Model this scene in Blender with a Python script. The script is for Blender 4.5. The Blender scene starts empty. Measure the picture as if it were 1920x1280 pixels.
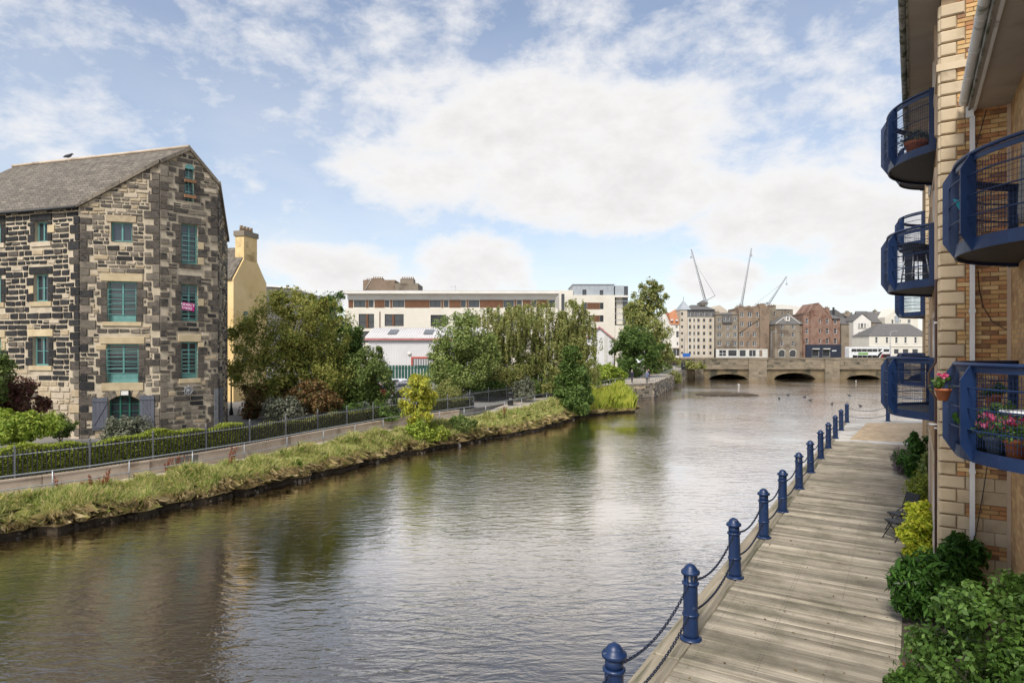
import bpy, bmesh, math, random
import numpy as np
from mathutils import Vector, Matrix
R = math.radians
sc = bpy.context.scene
col = sc.collection
# ------------------------------------------------------------------ camera, sky, sun, exposure
EYE = 6.5; F = 1180.0; HZ = 653.0            # eye height over the water, focal length in photo pixels, horizon row
cam = bpy.data.cameras.new('camera'); camo = bpy.data.objects.new('camera', cam); col.objects.link(camo)
camo.location = (0, 0, EYE); camo.rotation_euler = (R(90), 0, 0)
cam.sensor_width = 36; cam.lens = 36 * F / 1920; cam.shift_y = 13 / 1920
cam.clip_end = 6000; cam.clip_start = .05
sc.camera = camo
SUN_EL, SUN_AZ = 48.0, 205.0                 # azimuth clockwise from +Y (the view direction)
def build_world():
    w = bpy.data.worlds.new('World'); sc.world = w; w.use_nodes = True
    nt = w.node_tree; nt.nodes.clear(); N = nt.nodes.new; L = nt.links.new
    out = N('ShaderNodeOutputWorld')
    sky = N('ShaderNodeTexSky'); sky.sky_type = 'NISHITA'; sky.sun_disc = False
    sky.sun_elevation = R(SUN_EL); sky.sun_rotation = R(SUN_AZ)
    sky.air_density = 1.0; sky.dust_density = .6; sky.ozone_density = 2.2
    bg = N('ShaderNodeBackground'); bg.inputs[1].default_value = SKY_STR
    L(sky.outputs[0], bg.inputs[0])
    def val(x, i, n):
        if isinstance(x, (int, float)): n.inputs[i].default_value = x
        else: L(x, n.inputs[i])
    def m(op, a, b=0.0, c=0.0):
        n = N('ShaderNodeMath'); n.operation = op
        val(a, 0, n); val(b, 1, n)
        if op in ('MULTIPLY_ADD', 'SMOOTH_MIN', 'SMOOTH_MAX'): val(c, 2, n)
        return n.outputs[0]
    tc = N('ShaderNodeTexCoord')
    sep = N('ShaderNodeSeparateXYZ'); L(tc.outputs['Generated'], sep.inputs[0])
    x, y, z = sep.outputs
    az = m('ARCTAN2', x, y); el = m('ARCSINE', z)
    # billows: noise on a flattened cloud ceiling
    zc = m('MAXIMUM', z, 0.0)
    den = m('ADD', zc, .22)
    cx = N('ShaderNodeCombineXYZ'); L(m('DIVIDE', x, den), cx.inputs[0]); L(m('DIVIDE', y, den), cx.inputs[1]); L(m('MULTIPLY', el, 3.0), cx.inputs[2])
    def noise(scale, detail, rough, vec, dist=0.0):
        n = N('ShaderNodeTexNoise'); n.inputs['Scale'].default_value = scale; n.inputs['Detail'].default_value = detail
        n.inputs['Roughness'].default_value = rough; n.inputs['Distortion'].default_value = dist; L(vec, n.inputs['Vector'])
        return n.outputs[0]
    aev = N('ShaderNodeCombineXYZ'); L(m('MULTIPLY', az, 1.0), aev.inputs[0]); L(m('MULTIPLY', el, 1.7), aev.inputs[1])
    n1 = noise(7.0, 9, .6, aev.outputs[0], .25)
    n2 = noise(2.2, 5, .55, cx.outputs[0], .3)
    n3 = noise(17.0, 6, .65, aev.outputs[0], .1)
    tot = None
    for (px, py, rx, ry, a) in CLOUDS:
        A = math.atan((px - 960) / F); E = math.atan((HZ - py) / (F / math.cos(A)))
        ra = rx / F * math.cos(A) ** 2; re = ry / F * math.cos(A)
        dx = m('DIVIDE', m('SUBTRACT', az, A), ra); dy = m('DIVIDE', m('SUBTRACT', el, E), re)
        d2 = m('ADD', m('MULTIPLY', dx, dx), m('MULTIPLY', dy, dy))
        bl = m('MULTIPLY', m('MAXIMUM', m('SUBTRACT', 1.0, d2), -.6), a)
        tot = bl if tot is None else m('SMOOTH_MAX', tot, bl, .25)
    # away from the clouds of this view the same broken cloud goes on
    gen = m('MULTIPLY_ADD', n2, 2.6, -1.22)
    away = m('SUBTRACT', m('ABSOLUTE', az), .70); away = m('MULTIPLY', away, 4.0)
    awn = N('ShaderNodeClamp'); L(away, awn.inputs[0]); away = awn.outputs[0]
    up = N('ShaderNodeClamp'); L(m('MULTIPLY', m('SUBTRACT', el, .52), 6.0), up.inputs[0])
    away = m('MAXIMUM', away, up.outputs[0])
    tot = m('ADD', m('MULTIPLY', tot, m('SUBTRACT', 1.0, away)), m('MULTIPLY', gen, away))
    dens = m('ADD', tot, m('ADD', m('MULTIPLY_ADD', n1, 1.9, -.95), m('MULTIPLY_ADD', n3, .9, -.45)))
    mr = N('ShaderNodeMapRange'); mr.interpolation_type = 'SMOOTHSTEP'
    mr.inputs[1].default_value = -.38; mr.inputs[2].default_value = .72; L(dens, mr.inputs[0])
    # thin veil everywhere, stronger towards the horizon
    veil = N('ShaderNodeMapRange'); veil.inputs[1].default_value = 0; veil.inputs[2].default_value = .5; veil.inputs[3].default_value = .55; veil.inputs[4].default_value = .17
    L(el, veil.inputs[0])
    vn = m('MULTIPLY', veil.outputs[0], m('MULTIPLY_ADD', n2, 1.2, .45))
    mask = m('MAXIMUM', mr.outputs[0], vn)
    # cloud colour: bright tops, soft grey in the thick bodies
    shade = N('ShaderNodeMapRange'); shade.inputs[1].default_value = .4; shade.inputs[2].default_value = 1.7; shade.inputs[3].default_value = 1.0; shade.inputs[4].default_value = .80
    L(m('ADD', dens, m('MULTIPLY_ADD', n3, .9, -.45)), shade.inputs[0])
    cb = N('ShaderNodeBackground'); cb.inputs[0].default_value = (1.0, .99, .985, 1)
    L(m('MULTIPLY', shade.outputs[0], CLOUD_STR), cb.inputs[1])
    mx = N('ShaderNodeMixShader'); L(mask, mx.inputs[0]); L(bg.outputs[0], mx.inputs[1]); L(cb.outputs[0], mx.inputs[2])
    L(mx.outputs[0], out.inputs[0])
SKY_STR, CLOUD_STR = .095, .56
CLOUDS = [(1010,235,360,120,1.0),(1250,250,190,110,.9),(1060,130,130,60,.5),(760,170,170,55,.55),(820,330,230,65,.8),(1150,370,320,80,1.0),
          (1480,390,270,110,1.0),(1680,420,190,140,1.0),(1450,280,120,70,.4),(930,430,120,25,.25),
          (640,505,190,60,.9),(880,500,140,75,1.0),(760,540,300,50,.8),(1345,525,120,55,.85),(1600,520,250,50,.6),
          (540,100,130,40,.25),(700,80,120,45,.28),(890,25,85,40,.35),(510,10,130,22,.2),(1225,85,70,40,.25),(1385,80,100,30,.1),(1130,8,90,18,.1),(1420,10,140,18,.1),
          (115,20,40,26,.05),(125,300,90,30,.35),(590,260,60,40,.15),(1560,215,150,55,.25),(1100,300,420,130,.9)]
build_world()
sun = bpy.data.lights.new('sun', 'SUN'); suno = bpy.data.objects.new('sun', sun); col.objects.link(suno)
sun.energy = 2.5; sun.angle = R(18); sun.color = (1.0, .955, .88)
_a = R(SUN_AZ); _e = R(SUN_EL)
_dir = Vector((math.sin(_a) * math.cos(_e), math.cos(_a) * math.cos(_e), math.sin(_e)))
suno.rotation_euler = _dir.to_track_quat('Z', 'Y').to_euler(); suno.location = _dir * 60 + Vector((0, 40, 0))
sc.view_settings.view_transform = 'Standard'; sc.view_settings.look = 'None'
sc.view_settings.exposure = .78; sc.view_settings.gamma = 1.0; sc.view_settings.use_curve_mapping = False
sc.render.engine = 'CYCLES'
sc.cycles.max_bounces = 6; sc.cycles.transparent_max_bounces = 6

# ------------------------------------------------------------------ helpers
rng = random.Random(7)
def at(px, y, d): return Vector(((px - 960) / F * d, d, EYE - (y - HZ) / F * d))
def gnd(px, y, z):
    d = (EYE - z) * F / (y - HZ); return Vector(((px - 960) / F * d, d, z))
def xd(px, d): return (px - 960) / F * d
def zy(y, d): return EYE - (y - HZ) / F * d

def tag(o, label=None, cat=None, group=None, kind=None):
    if label: o['label'] = label
    if cat: o['category'] = cat
    if group: o['group'] = group
    if kind: o['kind'] = kind
    return o
def empty(name, loc, rz=0.0):
    o = bpy.data.objects.new(name, None); col.objects.link(o); o.location = loc; o.rotation_euler = (0, 0, rz); o.empty_display_size = .2
    return o
def link(name, me, parent=None, loc=(0,0,0), rz=0.0):
    o = bpy.data.objects.new(name, me); col.objects.link(o); o.location = loc; o.rotation_euler = (0, 0, rz)
    if parent: o.parent = parent
    return o
def copy_tree(o, parent=None):
    c = o.copy(); col.objects.link(c); c.parent = parent
    for ch in o.children: copy_tree(ch, c)
    return c

class MB:
    def __init__(s): s.v = []; s.f = []; s.m = []; s.sm = []
    def add(s, vs, fs, m=0, smooth=False):
        k = len(s.v); s.v += [tuple(p) for p in vs]
        for f in fs: s.f.append(tuple(i + k for i in f)); s.m.append(m); s.sm.append(smooth)
        return s
    def box(s, c, d, m=0, rz=0.0, rot=None):
        x, y, z = d[0] / 2, d[1] / 2, d[2] / 2
        vs = [Vector((a * x, b * y, e * z)) for a, b, e in ((-1,-1,-1),(1,-1,-1),(1,1,-1),(-1,1,-1),(-1,-1,1),(1,-1,1),(1,1,1),(-1,1,1))]
        if rz: rot = Matrix.Rotation(rz, 3, 'Z')
        if rot is not None: vs = [rot @ p for p in vs]
        c = Vector(c)
        return s.add([p + c for p in vs], [(0,3,2,1),(4,5,6,7),(0,1,5,4),(1,2,6,5),(2,3,7,6),(3,0,4,7)], m)
    def b2(s, a, b, m=0):
        return s.box([(a[i] + b[i]) / 2 for i in range(3)], [abs(b[i] - a[i]) for i in range(3)], m)
    def bev(s, a, b, e, axis=1, sign=-1, m=0):
        # block with its front face (axis, sign) bevelled by e
        lo = [min(a[i], b[i]) for i in range(3)]; hi = [max(a[i], b[i]) for i in range(3)]
        o = [i for i in range(3) if i != axis]
        back = hi[axis] if sign < 0 else lo[axis]; fr = lo[axis] if sign < 0 else hi[axis]
        md = fr - sign * e
        def ring(t, k):
            r = []
            for (p, q) in ((lo[o[0]] + k, lo[o[1]] + k), (hi[o[0]] - k, lo[o[1]] + k), (hi[o[0]] - k, hi[o[1]] - k), (lo[o[0]] + k, hi[o[1]] - k)):
                c = [0, 0, 0]; c[o[0]] = p; c[o[1]] = q; c[axis] = t; r.append(c)
            return r
        vs = ring(back, 0) + ring(md, 0) + ring(fr, e)
        fs = [(0, 1, 5, 4), (1, 2, 6, 5), (2, 3, 7, 6), (3, 0, 4, 7), (4, 5, 9, 8), (5, 6, 10, 9), (6, 7, 11, 10), (7, 4, 8, 11), (8, 9, 10, 11)]
        return s.add(vs, fs, m)
    def poly(s, pts, m=0): return s.add(pts, [tuple(range(len(pts)))], m)
    def prism(s, pts, z0, z1, m=0):
        n = len(pts); vs = [(p[0], p[1], z0) for p in pts] + [(p[0], p[1], z1) for p in pts]
        fs = [tuple(reversed(range(n))), tuple(range(n, 2 * n))] + [(i, (i + 1) % n, n + (i + 1) % n, n + i) for i in range(n)]
        return s.add(vs, fs, m)
    def extrude(s, pts, vec, m=0):
        n = len(pts); vec = Vector(vec); vs = [Vector(p) for p in pts]; vs += [p + vec for p in vs]
        fs = [tuple(reversed(range(n))), tuple(range(n, 2 * n))] + [(i, (i + 1) % n, n + (i + 1) % n, n + i) for i in range(n)]
        return s.add(vs, fs, m)
    def tube(s, pts, r, n=6, m=0, cap=True, smooth=True):
        pts = [Vector(p) for p in pts]; rs = r if isinstance(r, (list, tuple)) else [r] * len(pts)
        vs = []; prev = None
        for i, p in enumerate(pts):
            t = (pts[min(i + 1, len(pts) - 1)] - pts[max(i - 1, 0)])
            t = t.normalized() if t.length > 1e-9 else Vector((0, 0, 1))
            if prev is None:
                a = Vector((0, 0, 1)) if abs(t.z) < .9 else Vector((1, 0, 0)); sd = t.cross(a).normalized()
            else:
                sd = (prev - t * prev.dot(t)); sd = sd.normalized() if sd.length > 1e-6 else t.orthogonal().normalized()
            prev = sd; up = t.cross(sd)
            for k in range(n):
                q = 2 * math.pi * k / n; vs.append(p + (sd * math.cos(q) + up * math.sin(q)) * rs[i])
        fs = []
        for i in range(len(pts) - 1):
            for k in range(n):
                a = i * n + k; b = i * n + (k + 1) % n; fs.append((a, b, b + n, a + n))
        k0 = len(s.v); s.add(vs, fs, m, smooth)
        if cap:
            s.f.append(tuple(k0 + k for k in reversed(range(n)))); s.m.append(m); s.sm.append(False)
            s.f.append(tuple(k0 + (len(pts) - 1) * n + k for k in range(n))); s.m.append(m); s.sm.append(False)
        return s
    def lathe(s, prof, n=16, c=(0, 0, 0), m=0, smooth=True):
        vs = []
        for (r, z) in prof:
            for k in range(n):
                q = 2 * math.pi * k / n; vs.append((c[0] + r * math.cos(q), c[1] + r * math.sin(q), c[2] + z))
        fs = []
        for i in range(len(prof) - 1):
            for k in range(n):
                a = i * n + k; b = i * n + (k + 1) % n; fs.append((a, b, b + n, a + n))
        k0 = len(s.v); s.add(vs, fs, m, smooth)
        s.f.append(tuple(k0 + k for k in reversed(range(n)))); s.m.append(m); s.sm.append(False)
        s.f.append(tuple(k0 + (len(prof) - 1) * n + k for k in range(n))); s.m.append(m); s.sm.append(False)
        return s
    def mesh(s, name, mats):
        me = bpy.data.meshes.new(name); me.from_pydata(s.v, [], s.f)
        if not isinstance(mats, (list, tuple)): mats = [mats]
        for mt in mats: me.materials.append(mt)
        me.polygons.foreach_set('material_index', s.m); me.polygons.foreach_set('use_smooth', s.sm); me.update()
        return me
    def build(s, name, mats, parent=None, loc=(0,0,0), rz=0.0): return link(name, s.mesh(name, mats), parent, loc, rz)

def np_mesh(name, V, k, mat, smooth=False):
    """V: (n*k,3) vertices of n separate k-gons"""
    n = len(V) // k; me = bpy.data.meshes.new(name)
    me.vertices.add(n * k); me.vertices.foreach_set('co', np.ascontiguousarray(V, dtype=np.float32).ravel())
    me.loops.add(n * k); me.loops.foreach_set('vertex_index', np.arange(n * k, dtype=np.int32))
    me.polygons.add(n); me.polygons.foreach_set('loop_start', np.arange(0, n * k, k, dtype=np.int32))
    me.materials.append(mat); me.update(calc_edges=True)
    return me

# ------------------------------------------------------------------ materials
MATS = {}
def M(name, c, rough=.8, c2=None, scale=2.0, detail=5, bump=0.0, bscale=25.0, metal=0.0, spec=.4, rand=.0, blotch=None, bl=(.5, .62), blscale=1.2, stretch=(1,1,1), coat=0.0, wb=None):
    m = bpy.data.materials.new(name); m.use_nodes = True; nt = m.node_tree; N = nt.nodes.new; L = nt.links.new
    b = nt.nodes['Principled BSDF']; b.inputs['Roughness'].default_value = rough; b.inputs['Metallic'].default_value = metal
    b.inputs['Specular IOR Level'].default_value = spec; b.inputs['Coat Weight'].default_value = coat
    tc = N('ShaderNodeTexCoord'); oi = N('ShaderNodeObjectInfo')
    off = N('ShaderNodeVectorMath'); off.operation = 'ADD'
    sclr = N('ShaderNodeVectorMath'); sclr.operation = 'SCALE'; sclr.inputs['Scale'].default_value = 37.0
    cb = N('ShaderNodeCombineXYZ')
    for i in range(3): L(oi.outputs['Random'], cb.inputs[i])
    L(cb.outputs[0], sclr.inputs[0]); L(tc.outputs['Object'], off.inputs[0]); L(sclr.outputs[0], off.inputs[1])
    mp = N('ShaderNodeMapping'); mp.inputs['Scale'].default_value = stretch; L(off.outputs[0], mp.inputs[0]); vec = mp.outputs[0]
    def noise(s, d):
        n = N('ShaderNodeTexNoise'); n.inputs['Scale'].default_value = s; n.inputs['Detail'].default_value = d; n.inputs['Roughness'].default_value = .6; L(vec, n.inputs['Vector']); return n.outputs[0]
    def mix(f, a, bb):
        x = N('ShaderNodeMix'); x.data_type = 'RGBA'
        L(f, x.inputs[0])
        for v, s in ((a, x.inputs[6]), (bb, x.inputs[7])):
            if isinstance(v, (tuple, list)): s.default_value = (*v[:3], 1)
            else: L(v, s)
        return x.outputs[2]
    if c2 is None: c2 = tuple(min(1, k * 1.22) for k in c); c = tuple(k * .82 for k in c)
    n1 = noise(scale, detail)
    mr = N('ShaderNodeMapRange'); mr.inputs[1].default_value = .3; mr.inputs[2].default_value = .7; L(n1, mr.inputs[0])
    cc = mix(mr.outputs[0], c, c2)
    if blotch is not None:
        n2 = noise(blscale, 7)
        m2 = N('ShaderNodeMapRange'); m2.inputs[1].default_value = bl[0]; m2.inputs[2].default_value = bl[1]; L(n2, m2.inputs[0])
        cc = mix(m2.outputs[0], cc, blotch)
    if wb is not None:                          # stains that run on across neighbouring pieces
        ge = N('ShaderNodeNewGeometry'); n3 = N('ShaderNodeTexNoise'); n3.inputs['Scale'].default_value = wb[3]; n3.inputs['Detail'].default_value = 7; n3.inputs['Roughness'].default_value = .65; L(ge.outputs['Position'], n3.inputs['Vector'])
        m3 = N('ShaderNodeMapRange'); m3.inputs[1].default_value = wb[1]; m3.inputs[2].default_value = wb[2]; m3.inputs[4].default_value = .8; L(n3.outputs[0], m3.inputs[0]); cc = mix(m3.outputs[0], cc, wb[0])
    if rand:
        hv = N('ShaderNodeHueSaturation'); L(cc, hv.inputs['Color'])
        mm = N('ShaderNodeMapRange'); mm.inputs[3].default_value = 1 - rand; mm.inputs[4].default_value = 1 + rand; L(oi.outputs['Random'], mm.inputs[0]); L(mm.outputs[0], hv.inputs['Value'])
        cc = hv.outputs[0]
    L(cc, b.inputs['Base Color'])
    if bump:
        bp = N('ShaderNodeBump'); bp.inputs['Strength'].default_value = bump; bp.inputs['Distance'].default_value = .02
        L(noise(bscale, 6), bp.inputs['Height']); L(bp.outputs[0], b.inputs['Normal'])
    MATS[name] = m
    return m
def LEAF(name, cols, rough=.55, trans=.36, mult=1.8):
    m = bpy.data.materials.new(name); m.use_nodes = True; nt = m.node_tree; N = nt.nodes.new; L = nt.links.new
    b = nt.nodes['Principled BSDF']; b.inputs['Roughness'].default_value = rough; b.inputs['Specular IOR Level'].default_value = .25
    g = N('ShaderNodeNewGeometry'); rp = N('ShaderNodeValToRGB'); rp.color_ramp.interpolation = 'LINEAR'
    tc = N('ShaderNodeTexCoord'); no = N('ShaderNodeTexNoise'); no.inputs['Scale'].default_value = .9; no.inputs['Detail'].default_value = 3; L(tc.outputs['Object'], no.inputs['Vector'])
    ad = N('ShaderNodeMath'); ad.operation = 'MULTIPLY_ADD'; L(no.outputs[0], ad.inputs[0]); ad.inputs[1].default_value = 1.3; ad.inputs[2].default_value = -.65
    a2 = N('ShaderNodeMath'); a2.operation = 'ADD'; L(g.outputs['Random Per Island'], a2.inputs[0]); L(ad.outputs[0], a2.inputs[1])
    L(a2.outputs[0], rp.inputs[0])
    e = rp.color_ramp.elements
    while len(e) < len(cols): e.new(.5)
    for i, cc in enumerate(cols): e[i].position = i / (len(cols) - 1); e[i].color = (*[k * mult for k in cc], 1)
    L(rp.outputs[0], b.inputs['Base Color'])
    t = N('ShaderNodeBsdfTranslucent'); L(rp.outputs[0], t.inputs[0])
    mx = N('ShaderNodeMixShader'); mx.inputs[0].default_value = trans
    L(b.outputs[0], mx.inputs[1]); L(t.outputs[0], mx.inputs[2]); L(mx.outputs[0], nt.nodes['Material Output'].inputs[0])
    return m
def GLASS(name, c, rough=.06, spec=.9):
    m = M(name, c, rough, spec=spec, scale=.4); return m
def brick_mat(name, c1, c2, mortar, axis='xz', bw=.225, bh=.075):
    m = bpy.data.materials.new(name); m.use_nodes = True; nt = m.node_tree; N = nt.nodes.new; L = nt.links.new
    b = nt.nodes['Principled BSDF']; b.inputs['Roughness'].default_value = .85
    tc = N('ShaderNodeTexCoord'); sp = N('ShaderNodeSeparateXYZ'); cb = N('ShaderNodeCombineXYZ'); L(tc.outputs['Object'], sp.inputs[0])
    ad = N('ShaderNodeMath'); ad.operation = 'ADD'; L(sp.outputs[0], ad.inputs[0]); L(sp.outputs[1], ad.inputs[1])
    L(ad.outputs[0], cb.inputs[0]); L(sp.outputs[2], cb.inputs[1])
    br = N('ShaderNodeTexBrick'); L(cb.outputs[0], br.inputs['Vector']); br.inputs['Scale'].default_value = 1.0
    br.inputs['Brick Width'].default_value = bw; br.inputs['Row Height'].default_value = bh; br.inputs['Mortar Size'].default_value = bh * .07
    br.inputs['Color1'].default_value = (*c1, 1); br.inputs['Color2'].default_value = (*c2, 1); br.inputs['Mortar'].default_value = (*mortar, 1)
    no = N('ShaderNodeTexNoise'); no.inputs['Scale'].default_value = 3; no.inputs['Detail'].default_value = 6; L(tc.outputs['Object'], no.inputs['Vector'])
    mr = N('ShaderNodeMapRange'); mr.inputs[1].default_value = .3; mr.inputs[2].default_value = .7; mr.inputs[3].default_value = .7; mr.inputs[4].default_value = 1.2; L(no.outputs[0], mr.inputs[0])
    hv = N('ShaderNodeHueSaturation'); L(br.outputs[0], hv.inputs['Color']); L(mr.outputs[0], hv.inputs['Value'])
    L(hv.outputs[0], b.inputs['Base Color'])
    bp = N('ShaderNodeBump'); bp.invert = True; bp.inputs['Strength'].default_value = .5; bp.inputs['Distance'].default_value = .01; L(br.outputs['Fac'], bp.inputs['Height']); L(bp.outputs[0], b.inputs['Normal'])
    return m
def water_mat():
    m = bpy.data.materials.new('river_water'); m.use_nodes = True; nt = m.node_tree; N = nt.nodes.new; L = nt.links.new
    nt.nodes.remove(nt.nodes['Principled BSDF']); b = N('ShaderNodeBsdfDiffuse'); gl = N('ShaderNodeBsdfGlossy'); gl.inputs['Roughness'].default_value = .05; gl.inputs['Color'].default_value = (1, .945, .90, 1)
    fr = N('ShaderNodeFresnel'); fr.inputs['IOR'].default_value = 1.36; ms = N('ShaderNodeMixShader'); L(b.outputs[0], ms.inputs[1]); L(gl.outputs[0], ms.inputs[2]); L(ms.outputs[0], nt.nodes['Material Output'].inputs[0])
    tc = N('ShaderNodeTexCoord')
    def noise(sx, sy, rot, scale, detail, dist=.0, rough=.5):
        mp = N('ShaderNodeMapping'); mp.inputs['Rotation'].default_value = (0, 0, R(rot)); mp.inputs['Scale'].default_value = (sx, sy, 1); L(tc.outputs['Object'], mp.inputs[0])
        n = N('ShaderNodeTexNoise'); n.inputs['Scale'].default_value = scale; n.inputs['Detail'].default_value = detail; n.inputs['Roughness'].default_value = rough; n.inputs['Distortion'].default_value = dist; L(mp.outputs[0], n.inputs['Vector']); return n.outputs[0]
    def mm(op, a, bb):
        n = N('ShaderNodeMath'); n.operation = op
        for i, v in enumerate((a, bb)):
            if isinstance(v, (int, float)): n.inputs[i].default_value = v
            else: L(v, n.inputs[i])
        return n.outputs[0]
    big = noise(1, 1, 20, .09, 3)
    pm = N('ShaderNodeMapRange'); pm.inputs[1].default_value = .35; pm.inputs[2].default_value = .65; pm.inputs[3].default_value = .2; pm.inputs[4].default_value = 1.0; L(big, pm.inputs[0])
    h = mm('ADD', mm('MULTIPLY', noise(.5, 1.35, -10, 2.1, 2, .7), 1.0), mm('MULTIPLY', noise(.6, 1.5, 9, 6.0, 3, .8), .30))
    h = mm('ADD', h, mm('MULTIPLY', noise(.7, 1.5, -5, 13.0, 2, .6), .11)); h = mm('MULTIPLY', h, pm.outputs[0])
    bp = N('ShaderNodeBump'); bp.inputs['Strength'].default_value = 1.0; bp.inputs['Distance'].default_value = .046; L(h, bp.inputs['Height']); L(bp.outputs[0], b.inputs['Normal']); L(bp.outputs[0], gl.inputs['Normal']); L(bp.outputs[0], fr.inputs['Normal'])
    L(mm('MINIMUM', mm('MULTIPLY', fr.outputs[0], 4.4), .96), ms.inputs[0])
    # peat-brown shallows, slightly uneven
    mr = N('ShaderNodeMapRange'); L(noise(1, 1, 0, .2, 5), mr.inputs[0]); mr.inputs[1].default_value = .35; mr.inputs[2].default_value = .7
    mx = N('ShaderNodeMix'); mx.data_type = 'RGBA'; L(mr.outputs[0], mx.inputs[0]); mx.inputs[6].default_value = (.012, .008, .0025, 1); mx.inputs[7].default_value = (.024, .017, .006, 1); L(mx.outputs[2], b.inputs['Color'])
    return m

# ------------------------------------------------------------------ foliage
def leaf_cloud(P, out, size, g, aspect=.5, up=.25, fold=.18, rise=-.35):
    n = len(P)
    nn = out * .75 + g.normal(size=(n, 3)) * .55 + np.array([0, 0, up]); nn /= np.linalg.norm(nn, axis=1)[:, None] + 1e-9
    d = g.normal(size=(n, 3)); d[:, 2] += rise; d -= nn * (d * nn).sum(1)[:, None]; d /= np.linalg.norm(d, axis=1)[:, None] + 1e-9
    s = np.cross(nn, d); sz = (size * g.uniform(.42, 1.5, n))[:, None]
    V = np.empty((n, 4, 3)); V[:, 0] = P - d * sz * .5; V[:, 2] = P + d * sz * .5
    V[:, 1] = P + s * sz * aspect * .5 + nn * sz * fold * .5 - d * sz * .08; V[:, 3] = P - s * sz * aspect * .5 + nn * sz * fold * .5 - d * sz * .08
    return V.reshape(-1, 3)
def crown_points(lobes, nclump, nleaf, g, style='round', cl=.30):
    cl *= 1.3
    vol = np.array([l[3] * l[4] * l[5] for l in lobes]) ** .67; pr = vol / vol.sum()
    idx = g.choice(len(lobes), nclump, p=pr); L_ = np.array(lobes)[idx]
    u = g.normal(size=(nclump, 3)); u /= np.linalg.norm(u, axis=1)[:, None]
    rad = g.uniform(.2, 1, nclump) ** .45 * 1.06
    C = L_[:, :3] + u * rad[:, None] * L_[:, 3:]
    crad = cl * L_[:, 3:].mean(1) * g.uniform(.35, 1.3, nclump)
    ci = g.integers(0, nclump, nleaf)
    q = g.normal(size=(nleaf, 3)); q /= np.linalg.norm(q, axis=1)[:, None]
    rr = g.uniform(0, 1, nleaf) ** .5
    off = q * (rr * crad[ci])[:, None]
    if style == 'weep':
        fall = g.uniform(0, 1, nleaf) ** 1.3 * crad[ci] * 2.1
        st = g.integers(0, 7, nleaf)              # leaves gather on a few hanging strands of each clump
        sx = np.sin(ci * 12.9 + st * 4.1) * crad[ci]; sy = np.cos(ci * 7.7 + st * 9.3) * crad[ci]
        off = np.stack([sx * .8 + g.normal(size=nleaf) * .06, sy * .8 + g.normal(size=nleaf) * .06, crad[ci] * .6 * (1 - (sx**2 + sy**2) / (2 * crad[ci]**2)) - fall], 1)
    elif style == 'up':
        off[:, 2] *= 1.4
    P = C[ci] + off
    if style != 'weep' and nleaf > 1000:        # some leaves spread evenly through the lobes
        nu = nleaf // 6; li = g.choice(len(lobes), nu, p=pr); v = g.normal(size=(nu, 3)); v /= np.linalg.norm(v, axis=1)[:, None]
        P[:nu] = np.array(lobes)[li, :3] + v * (g.uniform(0, 1, nu) ** .4)[:, None] * np.array(lobes)[li, 3:]
    ctr = np.average(np.array(lobes)[:, :3], axis=0, weights=vol)
    o = (P - C[ci]) / (crad[ci][:, None] + 1e-6) * .6 + (P - ctr) / (np.abs(P - ctr).max() + 1e-6)
    o /= np.linalg.norm(o, axis=1)[:, None] + 1e-9
    return P, o, C
def tree(name, label, cat, loc, lobes, nleaf, size, leafmat, bark, nclump=60, style='round', trunk=.18, seed=1, group=None, crown='crown', stem='trunk', lean=(0, 0), aspect=.5, limbs=14, cl=.30, rise=-.35):
    g = np.random.default_rng(seed); o = empty(name, loc); tag(o, label, cat, group)
    nleaf = int(nleaf * 1.7); size *= 1.22; aspect *= 1.15; nclump = int(nclump * 1.25)
    P, out, C = crown_points(lobes, nclump, nleaf, g, style, cl)
    keep = P[:, 2] > .03; P = P[keep]; out = out[keep]
    link(crown, np_mesh(crown, leaf_cloud(P, out, size, g, aspect, rise=rise), 4, leafmat), o)
    zt = max(l[2] for l in lobes); cx = sum(l[0] for l in lobes) / len(lobes); cy = sum(l[1] for l in lobes) / len(lobes)
    mb = MB(); H = zt * .92
    def sp(t): return Vector((cx * t * t + lean[0] * t, cy * t * t + lean[1] * t, H * t - .15 * (t == 0)))
    n = 7; mb.tube([sp(i / n) + Vector((math.sin(i * 2.1 + seed) * trunk * .5, math.cos(i * 1.7 + seed) * trunk * .5, 0)) * (i > 0) for i in range(n + 1)], [trunk * (1 - .85 * i / n) * (1.35 if i == 0 else 1) for i in range(n + 1)], 7)
    step = max(1, len(C) // limbs)
    for c in C[::step]:
        c = Vector(c); t = max(.15, min(.85, (c.z / H) * .6)); a = sp(t); r0 = trunk * (1 - .85 * t) * .5
        mid = a.lerp(c, .5) + Vector((0, 0, .06 * H * (1 if style != 'weep' else 2.0)))
        mb.tube([a, mid, c], [r0, r0 * .6, r0 * .22], 5)
    mb.build(stem, bark, o)
    return o
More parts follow.
